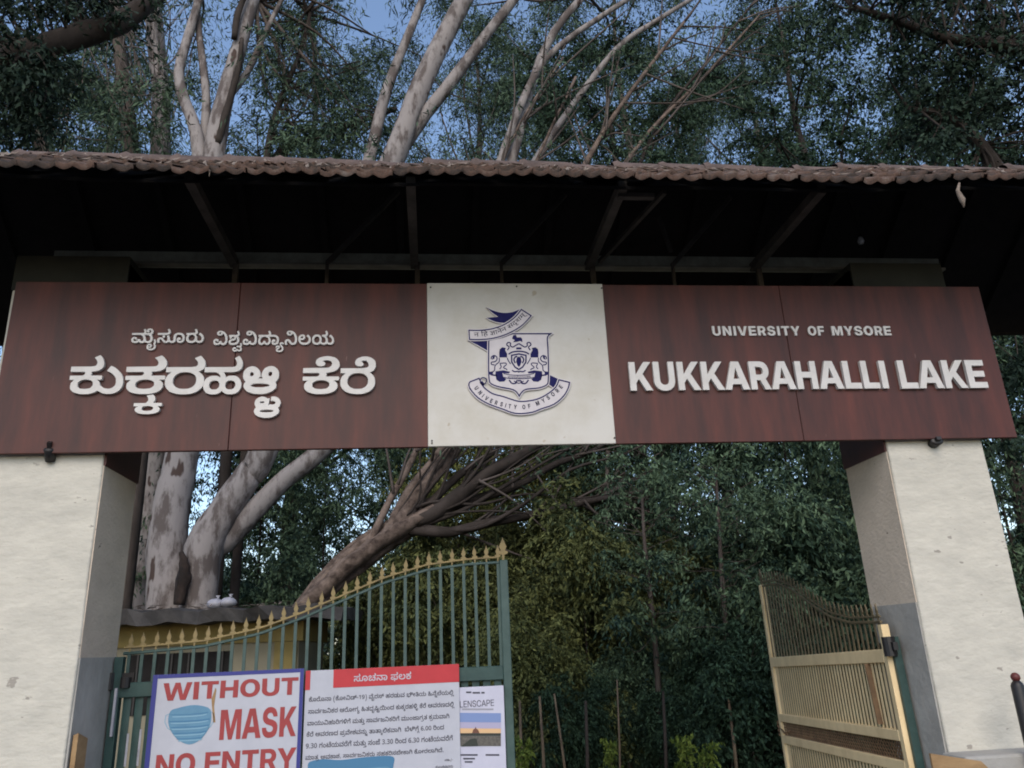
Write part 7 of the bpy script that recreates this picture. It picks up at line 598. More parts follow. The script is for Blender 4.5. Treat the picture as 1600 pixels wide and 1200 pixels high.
# ------------------------------------------------------------------ ground
g = MB().add([(-150, 7.9, -.02), (150, 7.9, -.02), (150, 300, -.02), (-150, 300, -.02)], [(0, 1, 2, 3)]).add([(-150, -60, -.02), (150, -60, -.02), (150, 7.9, -.02), (-150, 7.9, -.02)], [(0, 1, 2, 3)])
tag(g.build('ground', M['ground']), kind='structure')
tag(MB().add([(-40, -9, -.012), (40, -9, -.012), (40, 3.2, -.012), (-40, 3.2, -.012)], [(0, 1, 2, 3)]).build('road', M['road']), kind='structure')
tag(MB().add([(-1.9, 3.2, -.010), (3.0, 3.2, -.010), (3.4, 26, -.010), (-1.6, 26, -.010)], [(0, 1, 2, 3)]).build('path', mat('trodden_earth', (.12, .10, .08), .95, (.08, .065, .05), 4, bump=.3)), kind='structure')

# ------------------------------------------------------------------ gateway: pillars, beam, struts, tiled roof
YB = 4.771                      # front face of the name boards
gw = thing('entrance_gateway', (.55, 5.1, 0), 'wide park gateway of two whitewashed pillars under a red clay tiled gable roof', 'gateway')
def G(mb, name, m, smooth=False):
    mb.v = [(x - .55, y - 5.1, z) for x, y, z in mb.v]
    return mb.build(name, m, gw, smooth)
M['shaded_top'] = mat('shaded_top_olive', (.022, .023, .018), .9, (.014, .015, .012), 6)  # pillar top under the roof, its shade given as a dark colour
def chip(o, seed, amp=.004):
    return o
def pillar(x0, x1, inner):
    b = MB()
    y0, y1, z1 = 4.831, 5.395, 4.10
    n = 14; rnd = random.Random(x0)
    # a slightly uneven plastered shaft
    ring_ = []
    for k in range(n + 1):
        z = z1 * k / n; e = lambda: rnd.uniform(-.004, .004)
        ring_ += [(x0 + e(), y0 + e(), z), (x1 + e(), y0 + e(), z), (x1 + e(), y1 + e(), z), (x0 + e(), y1 + e(), z)]
    F = [(0, 3, 2, 1), tuple(4 * n + j for j in range(4))]
    for k in range(n):
        for j in range(4):
            a = 4 * k + j; c = 4 * k + (j + 1) % 4; F.append((a, c, c + 4, a + 4))
    b.add(ring_, F)
    p = bevel(G(b, 'pillar', M['lime']), .012, 3)
    # the inner face is coloured for the browner light on its side, with a grey dado below
    xi = x1 if inner > 0 else x0
    s = MB().box(min(xi, xi + .006 * inner), max(xi, xi + .006 * inner), y0 + .012, y1 - .012, 1.60 if inner > 0 else 1.72, 4.06)
    o = G(s, 'inner_face', M['lime_side']); w = p.matrix_parent_inverse
    o.parent = p
    d = MB().box(min(xi, xi + .010 * inner), max(xi, xi + .010 * inner), y0 + .014, y1 - .014, 0.0, 1.60 if inner > 0 else 1.72)
    o2 = G(d, 'dado', M['dado']); o2.parent = p
    c_ = MB().box(x0 - .006, x1 + .006, y0 - .006, y1 + .006, 3.86, 4.106)
    o4 = G(c_, 'shaded_top', M['shaded_top']); o4.parent = p
    # brown patch high on the inner face, at board level
    k = MB().box(min(xi, xi + .014 * inner), max(xi, xi + .014 * inner), y0 + .01, y1 + .004, 2.70, 3.05)
    o3 = G(k, 'brown_patch', M['maroon']); o3.parent = p
    return p
pillar(-2.665, -1.972, 1)
pr = pillar(3.052, 3.745, -1)
plinth = bevel(G(MB().box(3.0, 3.80, 4.60, 4.826, 0, .86), 'plinth', M['dado']), .015, 2)
# steel tie beam with its paler lower flange, short hangers down to the boards, and the timber brackets out to the eave
G(MB().box(-2.6, 3.98, 5.13, 5.17, 4.20, 4.31), 'tie_beam', M['steel_beam'])
fl = MB().box(-2.6, 3.98, 5.075, 5.129, 4.188, 4.204)
G(fl, 'beam_flange', mat('flange_dusty_edge', (.26, .25, .21), .7, (.17, .16, .13), 6))
for x in (-1.366, -.105, 1.172, 2.44):
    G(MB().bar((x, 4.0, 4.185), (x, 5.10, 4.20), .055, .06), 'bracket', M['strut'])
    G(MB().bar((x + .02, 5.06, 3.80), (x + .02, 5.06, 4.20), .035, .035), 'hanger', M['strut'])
for x in (-.72, .52, 1.80):
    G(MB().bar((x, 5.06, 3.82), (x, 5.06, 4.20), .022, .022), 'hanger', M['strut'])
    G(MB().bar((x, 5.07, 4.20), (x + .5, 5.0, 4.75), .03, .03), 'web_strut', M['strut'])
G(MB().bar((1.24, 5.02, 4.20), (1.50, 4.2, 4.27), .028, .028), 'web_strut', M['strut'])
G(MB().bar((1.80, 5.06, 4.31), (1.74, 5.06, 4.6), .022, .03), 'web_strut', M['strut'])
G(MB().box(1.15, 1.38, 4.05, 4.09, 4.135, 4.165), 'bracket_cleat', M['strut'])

RX0, RX1 = -4.0, 6.35
EY, EZ, RY, RZ = 3.86, 4.125, 5.06, 4.985
def lift(x):                     # the ridge and eave climb a little to the right
    return .016 * max(0, x - .8) + .010 * math.sin(x * 1.9 + .4) + .007 * math.sin(x * 4.3)
rnd = random.Random(7)
def slope(y0, z0, y1, z1):
    b = MB(); L = math.hypot(y1 - y0, z1 - z0); uy, uz = (y1 - y0) / L, (z1 - z0) / L
    ny, nz = -uz * (1 if uy > 0 else -1), abs(uy)
    b.tone = []
    rows = 6; e = L / rows; tw = .2; nt = int((RX1 - RX0) / tw)
    for r in range(rows):
        for t in range(nt):
            xa = RX0 + t * tw + rnd.uniform(-.006, .006); jd = rnd.uniform(-.026, .026); jh = rnd.uniform(-.006, .010); sk = rnd.uniform(-.03, .03); tn = rnd.uniform(0, 1)
            sa = r * e - .035 + jd; sb = (r + 1) * e + .02 + jd; cols = 16
            V = []; F = []
            for i, (s_, h0) in enumerate(((sa, .006), (sa, .034), ((sa + sb) / 2, .022), (sb, .004))):
                for j in range(cols + 1):
                    u = j / cols; x = xa + u * tw * .995
                    h = h0 + jh + .020 * (.6 - abs(math.sin(math.pi * u * 2 + .3))) + sk * (u - .5) * .3
                    ss = s_ + sk * (u - .5)
                    V.append((x, y0 + uy * ss + ny * h, z0 + uz * ss + nz * h + lift(x)))
            for i in range(3):
                for j in range(cols):
                    a = i * (cols + 1) + j; F.append((a, a + 1, a + cols + 2, a + cols + 1))
            b.add(V, F); b.tone += [tn + rnd.uniform(-.12, .12) for _ in F]
    return b
def tiles(sl):
    o = G(sl, 'tile_roof', M['tile']); a = o.data.attributes.new('tone', 'FLOAT', 'FACE'); a.data.foreach_set('value', sl.tone); return o
roof = tiles(slope(EY, EZ, RY, RZ))
back = tiles(slope(2 * RY - EY, EZ, RY, RZ))
for o in (roof, back):
    for p in o.data.polygons: p.use_smooth = True
rb = MB(); x = RX0; k = 0
while x < RX1:
    rr = .088 + rnd.uniform(-.006, .01); w = .38; z = RZ - .028 + lift(x) + rnd.uniform(-.006, .008); n = 9
    V = []; F = []
    for i, (u, s_) in enumerate(((0, 1.0), (.04, 1.14), (.07, 1.0), (w, .92))):
        for j in range(n + 1):
            a = math.pi * (j / n) * 1.16 - .25
            V.append((x + u, RY + math.cos(a) * rr * s_ * 1.05, z + math.sin(a) * rr * s_))
    for i in range(3):
        for j in range(n): q = i * (n + 1) + j; F.append((q, q + 1, q + n + 2, q + n + 1))
    rb.add(V, F); x += .36; k += 1
G(rb, 'ridge', M['ridge'], True)
# shade-coloured boarding under the tiles, rafters and eave boards
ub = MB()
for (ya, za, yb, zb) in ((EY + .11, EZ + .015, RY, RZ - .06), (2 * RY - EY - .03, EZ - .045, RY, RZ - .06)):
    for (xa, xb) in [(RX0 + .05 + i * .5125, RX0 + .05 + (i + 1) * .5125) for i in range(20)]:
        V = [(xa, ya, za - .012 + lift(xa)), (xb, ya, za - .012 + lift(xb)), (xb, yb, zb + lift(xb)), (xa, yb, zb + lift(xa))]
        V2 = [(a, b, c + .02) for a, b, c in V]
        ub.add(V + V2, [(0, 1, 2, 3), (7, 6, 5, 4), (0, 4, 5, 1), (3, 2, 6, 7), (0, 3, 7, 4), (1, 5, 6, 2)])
G(ub, 'roof_boarding', M['shade_wood'])
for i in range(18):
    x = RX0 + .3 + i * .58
    G(MB().bar((x, 2 * RY - EY - .04, EZ - .085 + lift(x)), (x, RY + .02, RZ - .10 + lift(x)), .05, .07), 'rafter', M['shade_wood'])
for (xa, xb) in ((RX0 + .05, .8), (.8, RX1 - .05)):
    G(MB().bar((xa, 2 * RY - EY - .03, EZ - .05 + lift(xa)), (xb, 2 * RY - EY - .03, EZ - .05 + lift(xb)), .03, .075), 'eave_board', M['shade_wood'])
# gable infill that closes both ends of the roof space
for xe in (RX0 + .25, RX1 - .25):
    l = lift(xe)
    G(MB().add([(xe + d, y, z + l) for d in (0, .03) for y, z in ((EY + .1, EZ - .02), (2 * RY - EY - .1, EZ - .02), (RY, RZ - .09))], [(0, 1, 2), (5, 4, 3), (0, 3, 4, 1), (1, 4, 5, 2), (2, 5, 3, 0)]), 'gable_board', M['shade_wood'])
# dead leaves and twigs lying on the tiles
lb = MB(); rn = random.Random(3)
for i in range(420):
    s_ = rn.uniform(.02, .98); x = rn.uniform(RX0 + .2, RX1 - .2)
    p = Vector((x, EY + (RY - EY) * s_ - .03, EZ + (RZ - EZ) * s_ + .035 + lift(x))); a = rn.uniform(0, 6.28); l = rn.uniform(.02, .055)
    d = Vector((math.cos(a), math.sin(a) * .6, math.sin(a) * .55)) * l; n = Vector((-math.sin(a), math.cos(a) * .5, .3)) * l * .25
    lb.add([p - d, p - n, p + d + Vector((0, 0, .012)), p + n], [(0, 1, 2, 3)])
tag(lb.build('leaf_litter', M['dry_leaf']), 'dry fallen leaves scattered over the clay roof tiles', 'leaf litter', kind='stuff')

# ------------------------------------------------------------------ the three boards over the entrance
def board(name, x0, x1, label, m, y=YB, th=.03, seams=()):
    t = thing(name, ((x0 + x1) / 2, y, 2.764), label, 'sign board')
    xs = [x0] + list(seams) + [x1]
    for a, b in zip(xs, xs[1:]):
        o = MB().box(a + .0015 - t.location.x, b - .0015 - t.location.x, 0, th, 0, 1.129).build('panel', m, t)
        bevel(o, .003, 1)
    f = MB()
    for z in (.06, .55, 1.07): f.box(x0 + .03 - t.location.x, x1 - .03 - t.location.x, th, th + .03, z - .015, z + .015)
    f.build('backing_rail', M['iron'], t)
    return t
def on(t, mb, name, m, smooth=False):
    L = t.location
    mb.v = [(x - L.x, y - L.y, z - L.z) for x, y, z in mb.v]
    return mb.build(name, m, t, smooth)
kb = board('name_board', -2.62, -.0150, 'maroon board left of the emblem with raised white Kannada lettering', M['maroon'], seams=(-1.23,))
eb = board('name_board', 1.1790, 3.965, 'maroon board right of the emblem with raised white KUKKARAHALLI LAKE lettering', M['maroon'], seams=(2.448,))
wb = board('emblem_board', -.018, 1.182, 'square white board carrying a navy university crest between two maroon boards', M['white_panel'], y=YB - .012)
sc_ = MB()
for (x, z) in ((.0, 2.80), (.0, 2.785), (1.165, 2.80), (.0, 3.86), (1.165, 3.86), (.58, 3.87)):
    sc_.lathe([(.0001, -.003), (.006, -.003), (.006, .003), (.0001, .003)], (0, 0, 0), 8)
    n = 32; sc_.v[-n:] = [(x + a + .008, YB - .013 + c, z + b) for a, b, c in sc_.v[-n:]]
on(wb, sc_, 'screw', M['iron'])

def letters(t, gl, m, d=.022, y=YB):
    for g_ in gl: on(t, MB().plate(g_, y - d, y - .001), 'letter', m)
Yl = YB - .012
T = TEXTS
letters(kb, fitpx(run(T['kn_line'][:3]), 205.6, 318.5, 513.5, 547.5, Yl), M['letter'], .016)
letters(kb, fitpx(run(T['kn_line'][4:]), 333.5, 522, 517, 550.5, Yl), M['letter'], .016)
kbig = T['kn_big']
for ids, l, r, t_, b_ in ((kbig[0:1], 111, 195, 556, 616.5), (kbig[1:2], 197.6, 260, 556.5, 616.5), (kbig[2:3], 210, 254, 617.5, 648), (kbig[3:4], 259.7, 320.3, 557, 617),
                          (kbig[4:5], 319.5, 378.7, 557, 617), (T['frog'], 380, 436, 573, 616.5), (T['tadpole'], 397.6, 438.8, 620.5, 653.7), (kbig[5:6], 473.7, 530.6, 557.5, 616.5), (kbig[6:7], 532.4, 587.2, 558, 616.5)):
    gl = fitpx(run(ids), l, r, t_, b_, Yl)
    letters(kb, [[c for g_ in gl for c in g_]] if len(gl) == 1 else gl, M['letter'], .024)
def words(t, ids, spans, track, m, d):
    gl = run(ids, track)
    k = 0
    for n, (l, r, zt, zb) in spans:
        letters(t, fit(gl[k:k + n], l, r, zb, zt), m, d); k += n
def sp(l, r, tl, tr, bl, br):
    return (at(l, (tl + bl) / 2, Yl).x, at(r, (tr + br) / 2, Yl).x, (at(l, tl, Yl).z + at(r, tr, Yl).z) / 2, (at(l, bl, Yl).z + at(r, br, Yl).z) / 2)
zz = sp(1113.5, 1391, 513, 506, 528.5, 520.5)[2:]
words(eb, T['en_line'], [(10, sp(1113.5, 1250, 513, 511, 528.5, 525.5)[:2] + zz), (2, sp(1262.5, 1287.5, 510.5, 510, 525, 524.3)[:2] + zz), (6, sp(1299.5, 1391, 508.5, 505.5, 523.5, 520)[:2] + zz)], 70, M['letter'], .014)
words(eb, T['en_big'], [(12, sp(983.3, 1383, 570.6, 560.5, 614.2, 606)), (4, sp(1402.5, 1536, 560, 557.6, 605, 600)[:2] + sp(983.3, 1383, 570.6, 560.5, 614.2, 606)[2:])], 4, M['letter'], .026)

# ---- the crest, traced on the board plane: u, v are positions on the crest's own 1133 x 1200 drawing
Ye = YB - .026
def E(u, v):
    p = at(725 + u / 6.665, 475 + v / 6.665, Ye); return (p.x, p.z)
def EC(pts): return [E(*p) for p in pts]
def sm(pts, n=3): return [tuple(p) for p in smooth(pts, n)]
rib_top = sm([(45, 268), (160, 270), (300, 252), (430, 203), (530, 130), (595, 50)]) + sm([(708, 122), (620, 218), (520, 285), (400, 338), (280, 368), (150, 378), (52, 375)])
rib_fold = sm([(232, 34), (300, 66), (400, 90), (500, 84), (596, 47)]) + sm([(530, 140), (450, 192), (340, 186), (236, 144)]) + [(356, 131), (300, 92)]
rib_tail = [(48, 377), (252, 370), (248, 486), (140, 424)]
shield = [(252, 372), (400, 340), (500, 303), (922, 302)] + sm([(922, 304), (876, 345), (880, 450), (886, 640), (884, 790), (866, 846), (780, 880), (660, 892), (610, 918), (575, 972)]) + sm([(575, 972), (540, 918), (490, 892), (380, 872), (290, 842), (256, 790), (250, 600), (252, 372)])[1:-1]
band = sm([(160, 766), (100, 790), (50, 815), (55, 880), (140, 980), (260, 1050), (400, 1100), (500, 1138), (600, 1148), (720, 1132), (800, 1100), (940, 1050), (1040, 965), (1090, 880), (1106, 812)]) + sm([(985, 782), (950, 862), (860, 936), (760, 985), (650, 1006), (570, 1007), (500, 988), (400, 955), (300, 928), (220, 872), (190, 830)])
fold_r = [(884, 735), (984, 780), (962, 850), (935, 872), (880, 832)]
cr = thing('university_crest', (0, 0, 0), 'navy and white university crest with ribbons fixed on the square white board', 'crest')
cr.location = (E(575, 600)[0], YB - .012, E(575, 600)[1])
def cm(contours, y0, y1, name, m): return on(cr, MB().plate(contours, y0, y1), name, m)
y_ = YB - .0125
def off(pts, k=1.0, d=9):    # a slightly larger copy: the acrylic that shows round the print
    return ring(pts, -d)[1]
cm([EC(off(shield))], y_ - .012, y_, 'shield', M['emblem_white'])
cm([EC(off(band))], y_ - .0135, y_, 'ribbon', M['emblem_white'])
cm([EC(off(rib_top))], y_ - .015, y_, 'ribbon', M['emblem_white'])
cm([EC(off(rib_fold))], y_ - .011, y_, 'ribbon_fold', M['emblem_white'])
cm([EC(off(rib_tail))], y_ - .0105, y_, 'ribbon_fold', M['emblem_white'])
cm([EC(off(fold_r))], y_ - .0105, y_, 'ribbon_fold', M['emblem_white'])
nv = MB()
nv.plate([EC(c) for c in ring(shield, 13)], y_ - .0132, y_ - .0121)
nv.plate([EC(c) for c in ring(band, 13)], y_ - .0147, y_ - .0136)
nv.plate([EC(c) for c in ring(rib_top, 12)], y_ - .0162, y_ - .0151)
nv.plate([EC(rib_fold)], y_ - .0122, y_ - .0111); nv.plate([EC(rib_tail)], y_ - .0117, y_ - .0106); nv.plate([EC(fold_r)], y_ - .0117, y_ - .0106)
cm([], 0, 0, 'printed_outline', M['navy']) if False else on(cr, nv, 'printed_outline', M['navy'])
def along(gl_ids, path, size, y0, m, name, track=0, sq=1.0):
    P = [Vector(p) for p in path]; S = [0]
    for a, b in zip(P, P[1:]): S.append(S[-1] + (b - a).length)
    tot = 0; ad = []
    for i in gl_ids: ad.append(GLYPHS[i][0]); tot += GLYPHS[i][0] + track
    k = S[-1] / tot; b = MB(); x = 0
    for i, a_ in zip(gl_ids, ad):
        s_ = (x + a_ / 2) * k; j = max(0, min(len(S) - 2, next((q for q in range(len(S) - 1) if S[q + 1] >= s_), len(S) - 2)))
        t = (s_ - S[j]) / (S[j + 1] - S[j]); c = P[j].lerp(P[j + 1], t); d = (P[min(j + 2, len(P) - 1)] - P[max(j - 1, 0)]).normalized(); n = Vector((d.y, -d.x))
        for_c = []
        for con in glyph(i)[1]:
            for_c.append([E(*(c + d * (px - a_ / 2) * k * sq + n * py * size)) for px, py in con])
        if for_c: b.plate(for_c, y0 - .0012, y0)
        x += a_ + track
    on(cr, b, name, m)
along(T['en_line'], sm([(98, 868), (140, 925), (200, 985), (290, 1036), (400, 1070), (500, 1092), (620, 1096), (720, 1075), (830, 1030), (930, 965), (1000, 905), (1045, 850)]), .062, y_ - .0137, M['navy_dark'], 'printed_lettering', 150, .62)
along(T['motto'], sm([(105, 342), (215, 334), (330, 318), (430, 282), (520, 230), (590, 170), (640, 120)]), .066, y_ - .0152, M['navy_dark'], 'printed_lettering', 0)
nv = MB()
def mir(p): return [(1142 - u, v) for u, v in p]
def both(c, st=None):
    for q in (c, mir(c)):
        nv.plate([EC(stroke(q, st * 1.25) if st else q)], y_ - .0132, y_ - .0121)
both([(372, 470), (398, 450), (436, 458), (428, 480), (450, 520), (448, 556), (368, 556), (366, 505)])                                  # supporters: dark heads and manes
both(sm([(366, 560), (366, 600), (325, 640), (318, 690), (296, 706)]), 8); both(sm([(450, 560), (462, 590), (486, 625)]), 8)
both(sm([(318, 634), (288, 628), (286, 606), (322, 600), (344, 575), (338, 548), (312, 536), (286, 552), (284, 574)]), 9)
both([(300, 548), (322, 538), (318, 566), (292, 582)])
both(sm([(372, 618), (432, 614), (440, 632), (410, 660), (440, 676), (448, 688)]), 8); both(sm([(376, 624), (388, 654), (370, 676)]), 8)
both(sm([(452, 480), (470, 448), (444, 424), (460, 400), (486, 408), (482, 432), (508, 448), (540, 430), (571, 412)]), 10)
both(sm([(464, 522), (500, 502), (540, 494), (571, 492)]), 12)
both([(262, 706), (306, 700), (300, 730), (350, 742), (350, 752), (290, 746), (262, 730)])
both([(330, 700), (410, 690), (480, 705), (470, 722), (400, 718), (410, 762), (440, 780), (420, 806), (370, 810), (338, 788), (326, 740)])
both(sm([(470, 790), (500, 826), (540, 824), (548, 800), (571, 800)]), 12); both(sm([(520, 800), (540, 815), (571, 826)]), 8)
both(sm([(410, 722), (480, 738), (571, 742)]), 6); both(sm([(410, 762), (480, 776), (571, 780)]), 6)
both(sm([(500, 690), (530, 705), (560, 700), (571, 712)]), 10)
nv.plate([EC(c) for c in ring([(488, 528), (571, 512), (654, 528), (652, 606), (616, 662), (571, 690), (526, 662), (490, 606)], 15)], y_ - .0132, y_ - .0121)
nv.plate([EC([(550, 560), (571, 545), (592, 560), (600, 600), (585, 640), (571, 655), (557, 640), (542, 600)])], y_ - .0132, y_ - .0121)
both(sm([(534, 616), (520, 580), (534, 552), (556, 545)]), 12)
nv.plate([EC([(512, 326), (540, 320), (552, 348), (590, 346), (606, 362), (608, 396), (584, 384), (560, 392), (508, 398), (530, 376), (500, 360)])], y_ - .0132, y_ - .0121)
nv.plate([EC([(545, 452), (597, 452), (600, 472), (542, 472)])], y_ - .0132, y_ - .0121)
nv.plate([EC(c) for c in ring([(240, 782), (226, 768), (200, 760), (176, 768), (162, 790), (166, 820), (190, 846), (222, 836), (238, 812)], 11)], y_ - .0150, y_ - .0137)
nv.plate([EC([(165, 822), (188, 800), (214, 830), (206, 856), (186, 850)])], y_ - .0150, y_ - .0137)
on(cr, nv, 'printed_arms', M['navy'])
along(T['motto2'], [(455, 772), (540, 778), (640, 776), (695, 766)], .034, y_ - .0122, M['navy'], 'printed_lettering', 0)

# small things on the gateway
def fitting(name, px, py, Y, label):
    p = at(px, py, Y); t = thing(name, p, label, 'spotlight')
    MB().lathe([(.001, -.045), (.028, -.045), (.034, .03), (.026, .04), (.001, .04)], k=12).build('housing', M['iron'], t, True)
    MB().box(-.012, .012, -.012, .012, .035, .075).build('arm', M['iron'], t)
    return t
fitting('spotlight', 78, 709, 4.80, 'small black spotlight tucked under the maroon board above the left pillar').rotation_euler = (R(35), 0, R(10))
f2 = fitting('spotlight', 1461, 691, 4.80, 'flat black spotlight wedged under the maroon board on the right pillar top')
f2.rotation_euler = (R(75), 0, R(-5)); f2.scale = (1.3, 1, .8)
p = at(1345, 376, 5.0)
t = thing('light_bulb', p, 'small pale bulb hanging in the dark under the right of the roof', 'bulb')
MB().lathe([(.001, -.03), (.018, -.026), (.026, -.005), (.02, .014), (.012, .03), (.001, .032)], k=12).build('glass', M['bulb'], t, True)
MB().lathe([(.001, .03), (.014, .03), (.014, .055), (.001, .058)], k=10).build('socket', M['iron'], t)
MB().tube([(0, 0, .055), (.005, .02, .2), (0, .1, .62)], .003, 5).build('cord', M['iron'], t)
d1 = MB().tube([at(1499, 286, 3.84), at(1496, 298, 3.83), at(1503, 312, 3.83), at(1506, 324, 3.83)], [.006, .013, .017, .004], 6, .2, 1)
tag(d1.build('dead_frond', M['dry_leaf'], None, True), 'pale curled dead frond hanging from the eave near the right end', 'frond')
d2 = MB().tube([at(321, 256, 3.86), at(328, 264, 3.83), at(327, 276, 3.83)], [.004, .005, .002], 5)
tag(d2.build('dead_twig', M['dry_leaf'], None, True), 'short pale twig dangling over the tile edge near the left end', 'twig')

# ------------------------------------------------------------------ gate leaves
LW = 2.46
CURVE = [(0, 1.618), (.10, 1.620), (.52, 1.642), (.86, 1.704), (1.12, 1.790), (1.38, 1.892), (1.645, 1.995), (1.92, 2.067), (2.19, 2.095), (2.46, 2.104)]
def crv(x):
    for (a, b), (c, d) in zip(CURVE, CURVE[1:]):
        if x <= c: return b + (d - b) * (x - a) / (c - a)
    return CURVE[-1][1]
spear_me = None
def spear_mesh():
    b = MB()
    sec = [(-.012, .0), (-.012, .006), (0, .008), (.012, .006), (.012, 0)]
    out = [(-.005, 0), (-.006, .035), (-.022, .042), (-.024, .052), (-.010, .060), (-.018, .082), (-.012, .100), (-.003, .124), (0, .138),
           (.003, .124), (.012, .100), (.018, .082), (.010, .060), (.024, .052), (.022, .042), (.006, .035), (.005, 0)]
    b.plate([out], -.005, .005)
    me = bpy.data.meshes.new('spearhead'); me.from_pydata(b.v, [], b.f); me.materials.append(M['gold']); return me
def leaf(label, mfr, mbar, msl, mgold, mesh_band, slat_z, nslat, post_m):
    t = thing('gate_leaf', (0, 0, 0), label, 'gate')
    h = .02
    fr = MB()
    fr.bar((.025, 0, .06), (.025, 0, 1.60), .05, .05); fr.build('hinge_post', mfr, t)
    bevel(MB().bar((LW - .03, 0, .06), (LW - .03, 0, 2.115), .055, .05).build('lock_post', post_m, t), .004, 1)
    for z, hh in ((1.405, .085), (.925, .065), (.745, .065), (.12, .06)):
        bevel(MB().bar((.05, 0, z), (LW - .058, 0, z), .055, hh).build('rail', mfr, t), .004, 1)
    cp = [(x, 0, crv(x)) for x in np.linspace(.04, LW - .06, 40)]
    MB().tube(cp, .010, 6).build('curved_rail', mbar, t)
    cp2 = [(x, 0, crv(x) + .034) for x in np.linspace(.04, LW - .06, 40)]
    MB().tube(cp2, .007, 6).build('curved_rail', mgold, t)
    n = 31
    sm_ = None
    global spear_me
    if spear_me is None: spear_me = spear_mesh()
    me2 = spear_me
    if mgold is not M['gold']: me2 = spear_me.copy(); me2.materials.clear(); me2.materials.append(mgold)
    for i in range(n):
        x = .075 + i * .0773
        MB().box(x - .010, x + .010, -.004, .004, 1.44, crv(x)).build('bar', mbar, t)
        s = link('spearhead', me2, None, t); s.location = (x, 0, crv(x) + .002); s.scale = (.82, .8, .86); s.rotation_euler = (0, R(random.Random(i).uniform(-3, 3)), 0)
    s = link('spearhead', me2, None, t); s.location = (LW - .03, 0, 2.11); s.scale = (1.4, 1.4, 1.15)
    for (za, zb) in slat_z:
        b = MB(); w = (LW - .115) / nslat
        for i in range(nslat):
            x = .057 + w * (i + .5); r = w * .33; k = 4
            pr_ = [(x - r, .0)] + [(x - r * math.cos(a), -.003 * math.sin(a) - .0) for a in np.linspace(0, math.pi, k)][1:-1] + [(x + r, .0)]
            V = [(a, c, z) for z in (za, zb) for a, c in pr_] + [(a, -c + .002, z) for z in (za, zb) for a, c in pr_]
            m = len(pr_); F = []
            for q in (0, 2 * m):
                for j in range(m - 1): F.append((q + j, q + j + 1, q + m + j + 1, q + m + j))
            b.add(V, F)
        b.build('slat_panel', msl, t, True)
    if mesh_band:
        b = MB(); z0, z1 = .77, .90; n = 58; st = (LW - .12) / n
        for i in range(n):
            for k in range(3):
                x = .06 + i * st; za = z0 + (z1 - z0) * k / 3; zb = z0 + (z1 - z0) * (k + 1) / 3; zm = (za + zb) / 2
                for a, c in (((x, 0, zm), (x + st / 2, 0, zb)), ((x + st / 2, 0, zb), (x + st, 0, zm)), ((x, 0, zm), (x + st / 2, 0, za)), ((x + st / 2, 0, za), (x + st, 0, zm))):
                    b.bar(a, c, .006, .006, (0, 1, 0))
        b.build('mesh_panel', M['rust_mesh'], t)
    return t
gl = leaf('dark green left gate leaf with curved top, gold spearheads and notices wired on', M['gate_green'], M['gate_grey'], M['gate_green'], M['gold'], False, ((.77, 1.37), (.15, .72)), 33, M['gate_grey'])
gl.location = (-1.95, 5.34, 0)
for z in (1.46, .5):
    b = MB().lathe([(.001, -.05), (.035, -.05), (.035, .05), (.001, .05)], (-.02, -.01, z), 12); b.bar((-.09, 0, z + .02), (.12, 0, z + .02), .02, .05)
    b.lathe([(.001, -.03), (.03, -.03), (.03, .03), (.001, .03)], (.08, -.03, z - .01), 10)
    b.build('hinge', M['iron'], gl)
MB().box(.028, .042, -.045, -.027, 1.15, 1.42).build('lit_edge', M['plastic'], gl)  # pale strip stands in for the lit edge of the hinge post
for i in range(4):
    MB().box(.118 + i * .0713, .130 + i * .0713, -.0165, -.0135, .98, 1.16 + .02 * (i % 2)).build('lit_gap', M['plastic'], gl)  # pale strips stand in for light in the gaps between slats
gr = leaf('right gate leaf swung open, slats below in lamp lit cream and a curved bar top', M['cream'], M['olive_bar'], M['cream'], M['olive_bar'], True, ((.95, 1.365), (.15, .72)), 42, M['cream'])
gr.location = (2.965, 5.07, 0); gr.rotation_euler = (0, R(1.9), R(84.6))
for z in (1.46, .62):
    b = MB().lathe([(.001, -.06), (.04, -.06), (.04, .06), (.001, .06)], (-.03, .01, z), 12); b.bar((-.10, 0, z), (.1, 0, z), .03, .05)
    b.build('hinge', M['iron'], gr)
MB().bar((-.005, -.035, .1), (-.005, -.035, 1.52), .05, .05).build('hinge_post', M['gate_green'], gr)
MB().bar((.30, .016, .98), (.33, .016, 1.36), .012, .05).build('rust_patch', M['rust_mesh'], gr)
b = MB()
for i in range(6):
    a = i * 1.05; b.tube([(LW + .02 + .03 * math.cos(a + q), .0 + .03 * math.sin(a + q), .83 + .022 * i - .05 + .01 * math.sin(q * 2)) for q in np.linspace(0, 5.5, 9)], .007, 5)
b.tube([(LW + .0, .02, .84), (LW - .15, .03, .80), (LW - .3, .025, .83)], .008, 5)
b.build('lock_chain', M['rust_mesh'], gr, True)

